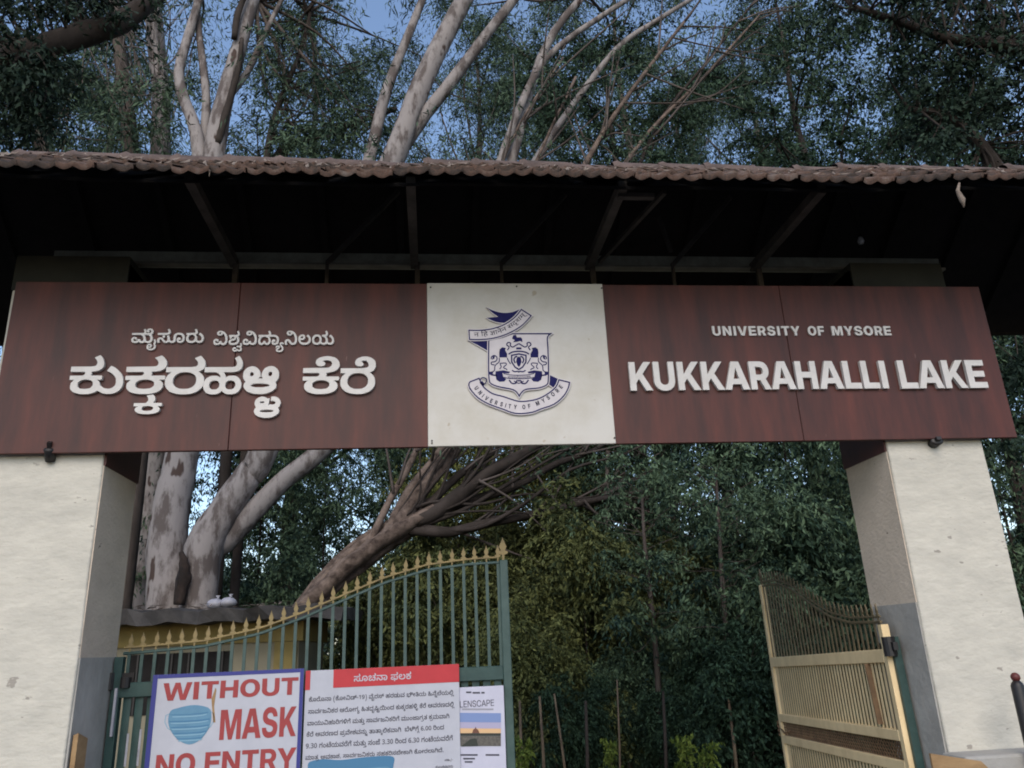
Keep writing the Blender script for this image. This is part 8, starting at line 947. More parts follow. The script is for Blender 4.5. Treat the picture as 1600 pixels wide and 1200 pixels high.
# ------------------------------------------------------------------ notices wired to the left leaf
YN = 5.27
def flat(name, l, r, ttop, zb, label, m, th=.012, Y=YN):
    """a board whose top left / top right pixels are given; hangs straight down to z = zb"""
    a = at(*l, Y); c = at(*r, Y); zt = (a.z + c.z) / 2
    t = thing(name, ((a.x + c.x) / 2, Y, zb), label, 'notice')
    o = MB().box(a.x - t.location.x, c.x - t.location.x, 0, th, 0, zt - zb).build('sheet', m, t); bevel(o, .002, 1)
    return t, a.x, c.x, zt
def pr_(t, contours, name, m, Y, lay=1):
    return on(t, MB().plate(contours, Y - .0012 * lay - .0008, Y - .0012 * lay), name, m)
def rect(x0, x1, z0, z1): return [(x0, z0), (x1, z0), (x1, z1), (x0, z1)]
mk, xa, xb, zt = flat('notice_board', (240, 1053), (475, 1046), 0, .22, 'white WITHOUT MASK NO ENTRY notice with blue border and a face mask picture', M['notice_white'])
pr_(mk, [rect(xa, xa + .028, .22, zt), ], 'border', M['notice_blue'], YN); pr_(mk, [rect(xb - .022, xb, .22, zt)], 'border', M['notice_blue'], YN)
pr_(mk, [rect(xa + .029, xb - .023, zt - .022, zt)], 'border', M['notice_blue'], YN)
def px_text(t, ids, l, r, tl, tr, bl, br, m, Y, name='printed_lettering', track=0):
    gl_ = fit(run(ids, track), at(l, (tl + bl) / 2, Y).x, at(r, (tr + br) / 2, Y).x, (at(l, bl, Y).z + at(r, br, Y).z) / 2, (at(l, tl, Y).z + at(r, tr, Y).z) / 2)
    b = MB()
    for g_ in gl_: b.plate(g_, Y - .002, Y - .0012)
    return on(t, b, name, m)
px_text(mk, T['without'], 254.5, 466, 1066.5, 1058, 1094, 1087, M['red_print'], YN)
px_text(mk, T['mask'], 344, 463, 1107, 1104, 1156.5, 1151, M['red_print'], YN)
px_text(mk, T['noentry'], 243.5, 463, 1176.5, 1169.5, 1211, 1204, M['red_print'], YN)
def pc(pts, Y): return [(at(x, y, Y).x, at(x, y, Y).z) for x, y in pts]
Z4 = lambda p: [(220 + u / 2.7586, 1020 + v / 2.7586) for u, v in p]
mp = [tuple(p) for p in smooth(Z4([(128, 252), (160, 238), (215, 226), (262, 228), (300, 245), (302, 300), (282, 345), (245, 382), (208, 395), (168, 380), (135, 345), (118, 300)]), 3, True)]
pr_(mk, [pc(mp, YN)], 'mask_picture', M['mask_a'], YN)
for v, w, dx in ((262, 4, 6), (290, 7, 0), (316, 6, 4), (342, 6, 14), (366, 5, 30)):
    pr_(mk, [pc([tuple(p) for p in smooth(Z4([(126 + dx, v + 4), (170, v + 3), (215, v + 1), (262, v - 3), (296 - dx, v - 8), (296 - dx, v - 8 + w), (262, v - 3 + w), (215, v + 1 + w * .8), (170, v + 3 + w * .8), (126 + dx, v + 4 + w * .6)]), 2, True)], YN)], 'mask_picture', M['mask_c'], YN, 2)
    pr_(mk, [pc([tuple(p) for p in smooth(Z4([(132 + dx, v + 12), (170, v + 11), (215, v + 9), (262, v + 5), (290 - dx, v), (290 - dx, v + 4), (262, v + 10), (215, v + 14), (170, v + 16), (132 + dx, v + 16)]), 2, True)], YN)], 'mask_picture', M['mask_b'], YN, 2)
for side in ([(126, 262), (108, 270), (104, 300), (116, 326), (132, 334)], [(300, 252), (314, 262), (316, 290), (302, 316), (290, 326)]):
    pr_(mk, [pc(stroke(Z4(side), 1.1), YN)], 'mask_picture', M['mask_b'], YN)
pr_(mk, [pc(Z4([(305, 200), (322, 150), (326, 160), (316, 230), (322, 300), (312, 300)]), YN)], 'rust_stain', M['cardboard'], YN)

YR = 5.285
kn, xa, xb, zt = flat('notice_board', (478, 1046), (717, 1039.5), 0, .30, 'white Kannada notice with a red heading bar beside the mask notice', M['notice_white'], Y=YR)
x1 = at(521, 1060, YR).x; x0 = at(485, 1060, YR).x; zr = at(620, 1070, YR).z
pr_(kn, [rect(x1, xb, zr, zt)], 'heading_bar', M['notice_red'], YR); pr_(kn, [rect(xa, x0, zr - .006, zt)], 'heading_bar', M['notice_red'], YR)
gl_ = fitpx(run(T['notice_head']), 553, 642.5, 1051, 1065, YR - .002)
b = MB()
for g_ in gl_: b.plate(g_, YR - .0032, YR - .0021)
on(kn, b, 'printed_lettering', M['notice_white'])
for i, (u0, u1, v0, v1) in enumerate(((725, 1350, 174, 206), (722, 1352, 225, 258), (718, 1330, 276, 306), (715, 1307, 324, 356), (712, 1345, 371, 404), (710, 1305, 424, 452), (1310, 1346, 456, 470), (1270, 1346, 484, 497))):
    l, r = 220 + u0 / 2.7586, 220 + u1 / 2.7586; t_, b_ = 1020 + v0 / 2.7586, 1020 + v1 / 2.7586
    gl_ = fitpx(run(T['notice%d' % i]), l, r, t_, b_, YR); b = MB()
    for g_ in gl_: b.plate(g_, YR - .002, YR - .0012)
    on(kn, b, 'printed_lettering', M['grey_print'])
bl = [tuple(p) for p in smooth(Z4([(720, 500), (728, 470), (790, 458), (860, 462), (960, 450), (1060, 444), (1092, 452), (1090, 480), (1076, 520), (1000, 600), (900, 640), (800, 600), (730, 540)]), 3, True)]
pr_(kn, [pc(bl, YR)], 'mask_picture', M['mask_c'], YR)
pr_(kn, [pc([tuple(p) for p in smooth(Z4([(745, 520), (850, 505), (960, 500), (1065, 490), (1060, 520), (900, 560), (760, 550)]), 2, True)], YR)], 'mask_picture', M['mask_a'], YR, 2)

YP = 5.297
ps, xa, xb, zt = flat('poster', (700, 1070), (787, 1076), 0, .74, 'narrow lilac white LENSCAPE exhibition poster with a sunset picture on the gate', M['poster'], th=.004, Y=YP)
px_text(ps, T['lens'], 718.5, 772, 1094.5, 1093.5, 1105, 1103.5, M['grey_print'], YP)
def pp(name, m, *pts, lay=1): pr_(ps, [pc(Z4(pts), YP)], name, m, YP, lay)
pp('picture', M['p_sky'], (1330, 258), (1552, 260), (1552, 300), (1330, 298)); pp('picture', M['p_lilac'], (1330, 298.5), (1552, 300.5), (1552, 326), (1330, 324))
pp('picture', M['p_peach'], (1330, 324.5), (1552, 326.5), (1552, 346), (1330, 346)); pp('picture', M['p_tree'], (1330, 346.5), (1552, 346.5), (1552, 358), (1330, 358))
pp('picture', M['p_rock'], (1330, 358.5), (1552, 358.5), (1552, 402), (1330, 402))
pp('picture', M['p_roof'], (1428, 346), (1432, 332), (1440, 326), (1443, 318), (1446, 326), (1454, 332), (1460, 346), lay=2)
pp('picture', M['p_tree'], (1380, 404), (1420, 372), (1440, 368), (1448, 372), (1454, 402), lay=2)
for (u0, u1, v) in ((1402, 1425, 170), (1430, 1462, 172), (1468, 1482, 172), (1372, 1452, 440), (1486, 1545, 440), (1390, 1440, 456), (1396, 1430, 470), (1385, 1520, 243)):
    pp('printed_lines', M['grey_print'] if v > 400 or v < 180 else M['pale_print'], (u0, v - 3.5), (u1, v - 3.5 - (u1 - u0) * 0.0), (u1, v + 3.5), (u0, v + 3.5))

# ------------------------------------------------------------------ small things by the pillars
p = at(1587, 1060, 4.55)
t = thing('iron_post', (p.x, 4.55, 0), 'short black iron post with a dull red ball top before the right pillar', 'post')
MB().lathe([(.001, 0), (.036, 0), (.036, p.z - .04), (.030, p.z - .025), (.018, p.z - .012), (.001, p.z - .01)], k=14).build('shaft', M['iron'], t, True)
MB().lathe([(.012, -.02), (.016, -.01)] + [(.026 * math.cos(a), .012 + .026 * math.sin(a)) for a in np.linspace(-1.1, 1.5, 9)], (0, 0, p.z - .005), 14).build('ball', M['rust_red'], t, True)
a = at(1452, 1177, 4.5); c = at(1531, 1189, 4.5)
b = MB().plate([[(a.x, .2), (c.x + .06, .2), (c.x + .03, c.z - .03), (c.x, c.z), (a.x, a.z)]], 4.49, 4.505)
tag(b.build('brown_board', M['cardboard']), 'brown board leaning at the foot of the right pillar', 'board')
a = at(124, 1139, 4.95)
b = MB().add([(-1.955, 4.86, 0), (-1.925, 4.86, 0), (-1.925, 5.0, 0), (-1.955, 5.0, 0), (-1.953, 4.86, 1.20), (-1.928, 4.86, 1.21), (-1.93, 5.0, 1.17), (-1.953, 5.0, 1.18)], [(0, 3, 2, 1), (4, 5, 6, 7), (0, 1, 5, 4), (1, 2, 6, 5), (2, 3, 7, 6), (3, 0, 4, 7)])
tag(b.build('brown_plank', M['cardboard']), 'tan plank standing against the inner side of the left pillar', 'plank')

# ------------------------------------------------------------------ the little shed behind the left leaf
sx0, sx1, sy0, sy1 = -4.9, -1.58, 10.0, 12.2
sh = thing('guard_shed', ((sx0 + sx1) / 2, 11.1, 0), 'small ochre shed with a sagging dark roof behind the left gate leaf', 'shed')
def S(mb, name, m, parent=None, smooth=False):
    L = sh.location; mb.v = [(x - L.x, y - L.y, z - L.z) for x, y, z in mb.v]; o = mb.build(name, m, sh, smooth)
    if parent: o.parent = parent
    return o
wl_ = S(MB().box(sx0, sx1, sy0, sy1, 0, 1.74), 'wall', M['shed_wall'])
S(MB().box(sx0 - .04, sx1 + .05, sy0 - .05, sy1 + .05, 1.742, 2.02), 'fascia', M['yellow_wall'])
S(MB().box(-3.5, -2.35, sy0 - .012, sy0 - .004, 1.0, 1.66), 'window', M['shade_wood'])
for x in np.linspace(-3.4, -2.45, 6): S(MB().box(x - .01, x + .01, sy0 - .03, sy0 - .014, 1.0, 1.66), 'window_bar', M['iron'])
S(MB().box(-1.86, -1.60, sy0 - .035, sy0 - .003, .0, 1.738), 'door_jamb', M['yellow_wall'])
rn = random.Random(5); V = []; F = []; nx, ny = 26, 8
for top in (1, 0):
    for j in range(ny + 1):
        for i in range(nx + 1):
            x = sx0 - .3 + (sx1 + .55 - sx0 + .3) * i / nx; y = sy0 - .45 + (sy1 - sy0 + .8) * j / ny
            z = 2.14 + .10 * j / ny - .03 * (i / nx) + .02 * math.sin(i * 1.9) + rn.uniform(-.012, .012)
            V.append((x + rn.uniform(-.02, .02), y + (rn.uniform(-.06, .03) if j == 0 else 0), z - (0 if top else .15)))
o_ = (nx + 1) * (ny + 1)
for j in range(ny):
    for i in range(nx):
        a = j * (nx + 1) + i; q = (a, a + 1, a + nx + 2, a + nx + 1); F.append(q); F.append(tuple(o_ + k for k in reversed(q)))
for i in range(nx): F.append((i, o_ + i, o_ + i + 1, i + 1)); a = ny * (nx + 1) + i; F.append((a, a + 1, o_ + a + 1, o_ + a))
for j in range(ny):
    a = j * (nx + 1); F.append((a, a + nx + 1, o_ + a + nx + 1, o_ + a)); a += nx; F.append((a, o_ + a, o_ + a + nx + 1, a + nx + 1))
S(MB().add(V, F), 'roof', M['shed_roof'])
for k, (px, lab) in enumerate(((336, 'flatter white sack lying on the shed roof, the left of two'), (356, 'rounder white sack lying on the shed roof beside the tree trunk'))):
    p = at(px, 952 - 3 * k, 9.9); b = MB(); n = 12; rn = random.Random(k)
    V = []; F = []
    for i in range(7):
        for j in range(n):
            th = math.pi * i / 6 * .98 + .02; a = 2 * math.pi * j / n; r = 1 + rn.uniform(-.06, .06)
            V.append((.10 * math.sin(th) * math.cos(a) * r, .09 * math.sin(th) * math.sin(a) * r, .065 + .06 * math.cos(th) * r + .012 * k))
    for i in range(6):
        for j in range(n): F.append((i * n + j, i * n + (j + 1) % n, (i + 1) * n + (j + 1) % n, (i + 1) * n + j))
    F.append(tuple(range(n))); F.append(tuple(6 * n + j for j in range(n - 1, -1, -1)))
    b.add(V, F); o = b.build('plastic_sack', M['plastic'], None, True); o.location = (p.x, 9.9, 2.13); tag(o, lab, 'sack')
    tie = MB().lathe([(.001, -.012), (.022, -.008), (.012, .006), (.028, .03), (.001, .028)], (.03, -.02, .128 + .012 * k), 8).build('knot', M['plastic'], o, True)
lb = MB(); rn = random.Random(9)
for i in range(260):
    p = Vector((rn.uniform(sx0 - .2, sx1 + .4), rn.uniform(sy0 - .42, sy0 + .6), 2.155 + rn.uniform(0, .035))); a = rn.uniform(0, 6.28); l = rn.uniform(.04, .12)
    d = Vector((math.cos(a), math.sin(a), rn.uniform(-.2, .3))) * l; n = Vector((-math.sin(a), math.cos(a), .2)) * l * .14
    lb.add([p - d, p - n, p + d, p + n], [(0, 1, 2, 3)])
tag(lb.build('leaf_litter', M['dry_leaf']), 'dead leaves and bark scraps lying on the shed roof', 'leaf litter', kind='stuff')
# ------------------------------------------------------------------ trees
def nrm(a): return a / np.maximum(np.linalg.norm(a, axis=-1, keepdims=True), 1e-9)
def leaf_mesh(name, C, D, Ln, Wd, tone, m, parent, rs):
    n = len(C); S = nrm(np.cross(D, nrm(rs.normal(size=(n, 3)))))
    Nn = nrm(np.cross(D, S)); Ln = Ln[:, None]; Wd = Wd[:, None]
    V = np.empty((n, 4, 3), np.float32)
    V[:, 0] = C - D * Ln * .5; V[:, 1] = C + S * Wd * .5 + Nn * Wd * .18 - D * Ln * .06; V[:, 2] = C + D * Ln * .5; V[:, 3] = C - S * Wd * .5 + Nn * Wd * .18 - D * Ln * .06
    me = bpy.data.meshes.new(name); me.vertices.add(4 * n); me.vertices.foreach_set('co', V.ravel())
    me.loops.add(4 * n); me.loops.foreach_set('vertex_index', np.arange(4 * n, dtype=np.int32))
    me.polygons.add(n); me.polygons.foreach_set('loop_start', np.arange(0, 4 * n, 4, dtype=np.int32))
    me.update(calc_edges=True)
    at_ = me.attributes.new('tone', 'FLOAT', 'FACE'); at_.data.foreach_set('value', np.clip(tone, 0, 1).astype(np.float32))
    return link(name, me, m, parent)
def sprays(rs, A, rad, m=9, k=12, L=.12, W=.03, droop=.5, spread=.9):
    """leafy twigs springing from anchor points A: returns leaf centres, directions, sizes, tones"""
    A = np.asarray(A, float); n = len(A); rad = np.broadcast_to(np.asarray(rad, float), (n,))
    d = rs.normal(size=(n, m, 3)); d[..., 2] = d[..., 2] * .6 - .15; d = nrm(d)
    l = rad[:, None] * rs.uniform(.55, 1.25, (n, m))
    s = (np.arange(k) + rs.uniform(0, 1, (n, m, k))) / k
    P = A[:, None, None] + d[:, :, None] * (l[:, :, None] * s)[..., None]
    P[..., 2] -= droop * l[:, :, None] * s ** 2
    P += rs.normal(size=P.shape) * .06 * rad[:, None, None, None]
    tw = d[:, :, None] - np.array([0, 0, 1.0]) * (2 * droop * s)[..., None]
    D = nrm(tw + rs.normal(size=P.shape) * spread); D[..., 2] -= .25; D = nrm(D)
    base = rs.uniform(0, .6, (n, 1, 1)); tone = base + rs.uniform(-.25, .45, (n, m, k))
    N = n * m * k; f = rs.uniform(.45, 1.45, N)
    return P.reshape(N, 3), D.reshape(N, 3), L * f, W * f, tone.reshape(N)
def resample(pts, n):
    P = smooth(pts, n); return P
def limbs_to(mb, rs, start, A, r0=.03, seg=4):
    for a in A:
        s = Vector(start); e = Vector(a); mid = (s + e) / 2 + Vector(rs.normal(size=3) * .12 * (e - s).length)
        mb.tube(smooth([s, mid, e], seg), list(np.linspace(r0, r0 * .25, 2 * seg + 1)), 5, cap=False)
def grow(rs, h, r, base, spread, nmain=7, lean=(0, 0), sub=5, up=.35, fork=False):
    """branching skeleton: trunk, main limbs, side branches; gives tubes and anchor points"""
    mb = MB(); A = []
    top = Vector((lean[0], lean[1], h)); n = 9
    tp = [Vector((lean[0] * (i / n) ** 1.5, lean[1] * (i / n) ** 1.5, h * i / n)) + Vector((rs.normal() * .05 * r * 6, rs.normal() * .05 * r * 6, 0)) * (i > 0) for i in range(n + 1)]
    mb.tube(smooth(tp, 2), [r * (1.25 if i == 0 else 1) * (1 - .86 * (i / (2 * n)) ** 1.2) for i in range(2 * n + 1)], 9, .06, int(rs.randint(999)))
    for k in range(nmain):
        f = base + (1 - base) * (k + rs.uniform(0, .9)) / nmain; j = min(n - 1, int(f * n)); p = tp[j].lerp(tp[j + 1], f * n - j)
        a = k * 2.4 + rs.uniform(-.5, .5); q = 1 - .55 * max(0, (f - base) / (1 - base)); l = spread * q * rs.uniform(.75, 1.15)
        d = Vector((math.cos(a), math.sin(a), up + rs.uniform(-.15, .5))).normalized(); pts = [p]
        for i in range(5):
            d = (d + Vector(rs.normal(size=3) * .17) + Vector((0, 0, .05))).normalized(); pts.append(pts[-1] + d * l / 5)
        rr = r * .30 * q
        mb.tube(smooth(pts, 2), list(np.linspace(rr, rr * .2, 11)), 6, .05, k, cap=False)
        for s_ in range(sub):
            t = .3 + .7 * (s_ + rs.uniform(0, 1)) / sub; j2 = min(4, int(t * 5)); b = pts[j2].lerp(pts[j2 + 1], t * 5 - j2)
            e = (Vector(rs.normal(size=3)) + d * .5 + Vector((0, 0, .15))).normalized(); l2 = spread * .33 * rs.uniform(.6, 1.2) * q + .15
            p2 = [b, b + e * l2 * .5 + Vector(rs.normal(size=3) * .05 * l2), b + e * l2 + Vector(rs.normal(size=3) * .1 * l2)]
            mb.tube(p2, [rr * .4, rr * .22, rr * .08], 4, cap=False)
            A += [p2[2], p2[1].lerp(p2[2], .3)] + ([b] if s_ % 2 else [])
        A.append(pts[-1])
    A.append(tp[-1]); return mb, [tuple(a) for a in A]
def make_tree(name, seed, label, cat, bark, lm, h, r, base, spread, nmain, sub, rad, m, k, L, W, droop, up=.35, lean=(0, 0), stems=1, wood='trunk', leafname='crown'):
    rs = np.random.RandomState(seed); t = thing(name, (0, 0, 0), label, cat)
    mb = MB(); A = []
    for s_ in range(stems):
        q = 1 if stems == 1 else rs.uniform(.7, 1.05)
        ln = lean if stems == 1 else (rs.uniform(-1, 1) * h * .28, rs.uniform(-1, 1) * h * .28)
        b, a = grow(rs, h * q, r, base, spread, nmain, ln, sub, up)
        ox, oy = (0, 0) if stems == 1 else (rs.uniform(-.25, .25), rs.uniform(-.25, .25))
        mb.add([(x + ox, y + oy, z) for x, y, z in b.v], b.f); A += [(x + ox, y + oy, z) for x, y, z in a]
    mb.build(wood, bark, t, True)
    leaf_mesh(leafname, *sprays(rs, A, rad, m, k, L, W, droop), lm, t, rs)
    return t

# ---- the pale many-stemmed eucalyptus behind the shed, traced stem by stem
def stem(mb, pts, Y0, Y1=None, k=12, rough=.05, seed=0, ground=False, fat=1.0):
    Y1 = Y0 if Y1 is None else Y1; n = len(pts); P = []; Q = []
    for i, (x, y, w) in enumerate(pts):
        Y = Y0 + (Y1 - Y0) * i / (n - 1); P.append(at(x, y, Y)); Q.append(pxr(w, Y) * fat)
    if ground:
        P.insert(0, Vector((P[0].x - .05, P[0].y, -.05))); Q.insert(0, Q[0] * 1.15)
    s = 4; Ps = smooth(P, s); Qs = [float(np.interp(i / s, range(len(Q)), Q)) for i in range(len(Ps))]
    mb.tube(Ps, Qs, k, rough, seed); return P
rs = np.random.RandomState(11)
YE = 13.0
b0 = at(285, 950, YE)
eu = thing('eucalyptus_tree', (b0.x, YE, 0), 'big pale eucalyptus with forked leaning stems growing behind the little shed', 'tree')
def EU(mb, name, m, sm_=True):
    L = eu.location; mb.v = [(x - L.x, y - L.y, z - L.z) for x, y, z in mb.v]; return mb.build(name, m, eu, sm_)
b = MB()
stem(b, [(262, 958, 58), (261, 859, 55), (272, 770, 51), (285, 705, 47), (312, 450, 44), (335, 240, 36), (352, 150, 30), (375, 70, 26), (398, -10, 22)], YE, 13.4, 14, .04, 1, True)
stem(b, [(309, 955, 50), (319, 859, 54), (350, 800, 45), (390, 739, 41), (412, 705, 42), (530, 440, 42), (618, 240, 40), (664, 120, 37), (735, -20, 33)], YE - .3, 12.6, 14, .04, 2, True)
stem(b, [(322, 862, 34), (352, 846, 34), (395, 800, 31), (450, 745, 29), (505, 700, 28), (640, 560, 26), (760, 380, 22), (845, 90, 16), (915, -10, 13)], YE - .1, 12.4, 11, .05, 3)
stem(b, [(632, 225, 26), (665, 178, 24), (705, 128, 22), (765, 48, 19), (815, -15, 16)], 12.75, 12.4, 10, .05, 4)
stem(b, [(525, 450, 26), (578, 245, 22), (605, 140, 19), (640, 50, 16), (668, -20, 13)], 12.9, 13.6, 10, .05, 5)
stem(b, [(306, 480, 30), (312, 242, 24), (286, 150, 19), (280, 110, 17), (296, 50, 16), (314, -10, 14)], 13.2, 13.8, 10, .05, 6)
stem(b, [(318, 235, 18), (322, 150, 15), (312, 60, 12), (306, -10, 10)], 13.5, 14, 8, .06, 7)
stem(b, [(350, 160, 13), (388, 110, 12), (415, 50, 10), (445, -10, 8)], 13.3, 13.6, 7, .06, 8)
stem(b, [(700, 470, 17), (765, 300, 16), (820, 150, 15), (870, 75, 12), (995, -10, 10)], 12.4, 12.1, 8, .08, 9); stem(b, [(765, 372, 15), (860, 215, 13), (960, 80, 11), (1030, 30, 10), (1095, -10, 8)], 12.0, 11.8, 7, .08, 10)
EU(b, 'trunk', M['bark_white'])
b = MB()
stem(b, [(280, 945, 16), (286, 905, 19), (288, 880, 13), (283, 862, 5)], YE - .62, YE - .62, 9, .25, 21)
EU(b, 'torn_bark', M['scar'])
b = MB()
for pts in ([(366, 60, 11), (372, 20, 12), (392, -30, 9)], [(340, 225, 12), (352, 180, 13), (372, 110, 11), (378, 60, 7)]):
    stem(b, pts, 13.12, 13.15, 7, .15, 3)
EU(b, 'dark_side_strip', M['bark_dark'])  # darker strips along one side of the pale stem
# crown: sprays on small side branches high up
A = []; b = MB()
for (px, py, Y) in ((398, -10, 13.4), (735, -20, 12.6), (915, -10, 12.4), (815, -15, 12.4), (668, -20, 13.6), (314, -10, 13.8), (445, -10, 13.6), (1000, -10, 12.1), (560, -30, 14.5), (480, 20, 14.2)):
    s = at(px, py, Y)
    for q in range(7):
        e = s + Vector((rs.normal() * 1.2, rs.normal() * 1.2, rs.uniform(.2, 2.6))); A.append(tuple(e)); limbs_to(b, rs, s, [e], .04)
for (px, py, Y) in ((455, 150, 14), (500, 90, 14.4), (540, 180, 14.2), (470, 210, 13.9), (590, 60, 14), (520, 30, 14.5), (430, 60, 14), (560, 120, 14.6), (440, 120, 13.6), (500, 190, 14.3)):
    A.append(tuple(at(px, py, Y)))
limbs_to(b, rs, at(400, 0, 13.5), A[-10:], .05)
EU(b, 'branches', M['bark_grey'])
A = [(x - eu.location.x, y - eu.location.y, z) for x, y, z in A]
leaf_mesh('crown', *sprays(rs, A, .95, 11, 14, .17, .026, .7), M['leaf_feather'], eu, rs)

# ---- the leaning fibrous tree with a fan of dry branches
YL = 11.6
lt = thing('leaning_tree', (at(470, 960, YL).x, YL, 0), 'leaning tree with shaggy brown bark and fanned dry branches behind the left gate leaf', 'tree')
def LT(mb, name, m):
    L = lt.location; mb.v = [(x - L.x, y - L.y, z - L.z) for x, y, z in mb.v]; return mb.build(name, m, lt, True)
b = MB(); c = MB()
for i, (dx, dy, w) in enumerate(((0, 0, 22), (-5, -9, 15), (7, 9, 15), (1, -17, 10), (-8, 4, 12), (4, 15, 11), (10, -6, 12), (-3, 8, 14), (6, -13, 9), (-9, -15, 8), (12, 3, 8), (2, -4, 20))):
    stem(b, [(455 + dx, 985 + dy, w * .9), (500 + dx, 925 + dy, w), (560 + dx * 1.2, 870 + dy * 1.2, w * 1.15), (622 + dx, 828 + dy, w * 1.1), (680 + dx, 795 + dy, w)], YL - .1 + .03 * ((i * 5) % 12), YL - .15 + .03 * ((i * 7) % 12), 7, .2, i + 30, i == 0)
B = [([(650, 815, 26), (705, 785, 26), (760, 740, 22), (832, 700, 18), (950, 600, 14), (1060, 440, 12)], 1),
     ([(640, 828, 15), (700, 832, 15), (760, 818, 14), (850, 800, 12), (930, 782, 9), (1012, 766, 5)], 1), ([(760, 812, 11), (830, 806, 10), (900, 784, 8), (960, 778, 4)], 1),
     ([(690, 795, 16), (800, 762, 13), (870, 724, 11), (950, 690, 9), (1100, 560, 8)], 1),
     ([(622, 826, 26), (655, 770, 26), (705, 705, 25), (800, 560, 22), (880, 330, 18), (960, 180, 14), (1080, 20, 9)], 0),
     ([(600, 840, 14), (640, 765, 13), (690, 700, 12), (760, 560, 11), (820, 300, 10), (900, 120, 8)], 0),
     ([(570, 862, 12), (610, 780, 11), (650, 705, 10), (730, 500, 9), (790, 240, 8), (880, 90, 6)], 0),
     ([(700, 712, 14), (840, 520, 12), (980, 250, 12), (1100, 120, 9), (1190, 20, 6)], 0),
     ([(660, 800, 14), (720, 740, 13), (790, 690, 11), (900, 560, 10), (1010, 230, 12), (1110, 90, 8), (1180, 0, 6)], 1)]
for i, (p, dk) in enumerate(B): stem(c if dk else b, [(x, y, w * (1 if y > 690 else .62)) for x, y, w in p], YL - .1, YL - .6 + .12 * i, 8, .1, 50 + i)
for i in range(15):
    t0 = rs.uniform(0, 1); x0, y0 = 585 + 120 * t0 + rs.normal() * 6, 845 - 62 * t0 + rs.normal() * 8
    a = math.radians(rs.uniform(4, 66)); l = rs.uniform(220, 520); w = rs.uniform(4, 9); bend = rs.uniform(-.55, .45); Yq = YL - rs.uniform(.1, .9)
    pts_ = [(x0, y0, w)]
    for q in range(1, 6):
        aa = a + bend * (q / 5) + rs.normal() * .20; pts_.append((pts_[-1][0] + l / 5 * math.cos(aa), pts_[-1][1] - l / 5 * math.sin(aa), w * (1 - .15 * q)))
    stem(c, pts_, YL - .1, Yq - .3, 6, .08, 80 + i)
LT(b, 'trunk', M['bark_brown']); LT(c, 'limb', M['bark_dark'])
b = MB(); A = []
for i in range(150):
    p, dk = B[rs.randint(len(B))]; j = rs.randint(1, len(p) - 1); x, y, w = p[j]; x2, y2, _ = p[j + 1] if j + 1 < len(p) else p[j]; f = rs.uniform(0, 1); x += (x2 - x) * f; y += (y2 - y) * f
    a = math.atan2(-(y2 - y), (x2 - x) or 1) + rs.normal() * .5; l = rs.uniform(50, 190)
    Yq = YL + rs.uniform(-.5, .3); q = [(x, y, 5), (x + l * .5 * math.cos(a) + rs.normal() * 6, y - l * .5 * math.sin(a), 3.5), (x + l * math.cos(a) + rs.normal() * 10, y - l * math.sin(a) + rs.normal() * 12, 1.6)]
    P = stem(b, q, Yq, Yq + rs.uniform(-.6, .6), 4, 0, i)
    if rs.uniform() < .75: A.append(tuple(P[-1] - lt.location))
LT(b, 'twigs', M['bark_grey'])
leaf_mesh('crown', *sprays(rs, [a for i, a in enumerate(A) if a[2] > 6.5 or i % 2], .75, 9, 11, .11, .024, .45), M['leaf_feather'], lt, rs)

# ---- other standing trunks seen over the roof at the left
def pole_tree(name, pts, Y, bark, label, lm, nA=26, rad=.9, L=.15, W=.028, cbox=None, seed=0, droop=.6, lr=.022, sprd=1.3):
    rs = np.random.RandomState(seed); p0 = at(pts[0][0], pts[0][1], Y); t = thing(name, (p0.x, Y, 0), label, 'tree')
    b = MB(); P = stem(b, pts, Y, Y + .4, 10, .06, seed, True)
    top = P[-1]; A = []
    for i in range(nA):
        if cbox: x, y, yy = rs.uniform(cbox[0], cbox[1]), rs.uniform(cbox[2], cbox[3]), Y + rs.uniform(-1.2, 1.2); e = at(x, y, yy)
        else:
            j = rs.randint(len(P) // 2, len(P)); s0 = P[j].lerp(P[j - 1], rs.uniform(0, 1)); e = s0 + Vector((rs.normal() * sprd, rs.normal() * sprd, rs.uniform(.05, .9) * sprd)); A.append(e); limbs_to(b, rs, s0, [e], lr); continue
        A.append(e)
        j = rs.randint(max(1, len(P) - 3), len(P)); limbs_to(b, rs, P[j].lerp(P[j - 1], rs.uniform(0, 1)), [e], lr)
    L_ = t.location; b.v = [(x - L_.x, y - L_.y, z - L_.z) for x, y, z in b.v]; b.build('trunk', bark, t, True)
    leaf_mesh('crown', *sprays(rs, [tuple(a - L_) for a in A], rad, 10, 13, L, W, droop), lm, t, rs); return t
pole_tree('eucalyptus_tree', [(246, 700, 34), (248, 430, 33), (250, 240, 32), (252, 150, 30), (243, 60, 30), (238, -20, 28)], 16, M['bark_white'], 'straight pale eucalyptus trunk rising behind the roof, just left of the forked one', M['leaf_feather'], 30, .9, seed=2, cbox=(90, 330, -120, 60))
pole_tree('eucalyptus_tree', [(222, 640, 30), (214, 430, 28), (205, 235, 26), (192, 120, 23), (182, 40, 20), (176, -20, 18)], 14.5, M['bark_grey'], 'brownish slim eucalyptus trunk bending left above the roof, under the dark limb', M['leaf_feather'], 34, .8, seed=3, cbox=(100, 300, 90, 235))
pole_tree('eucalyptus_tree', [(60, 640, 30), (64, 430, 27), (66, 230, 25), (72, 150, 22), (84, 90, 18)], 15, M['bark_grey'], 'grey brown trunk above the roof at the far left of the picture', M['leaf_teal'], 46, .8, seed=4, cbox=(-40, 200, 60, 230))
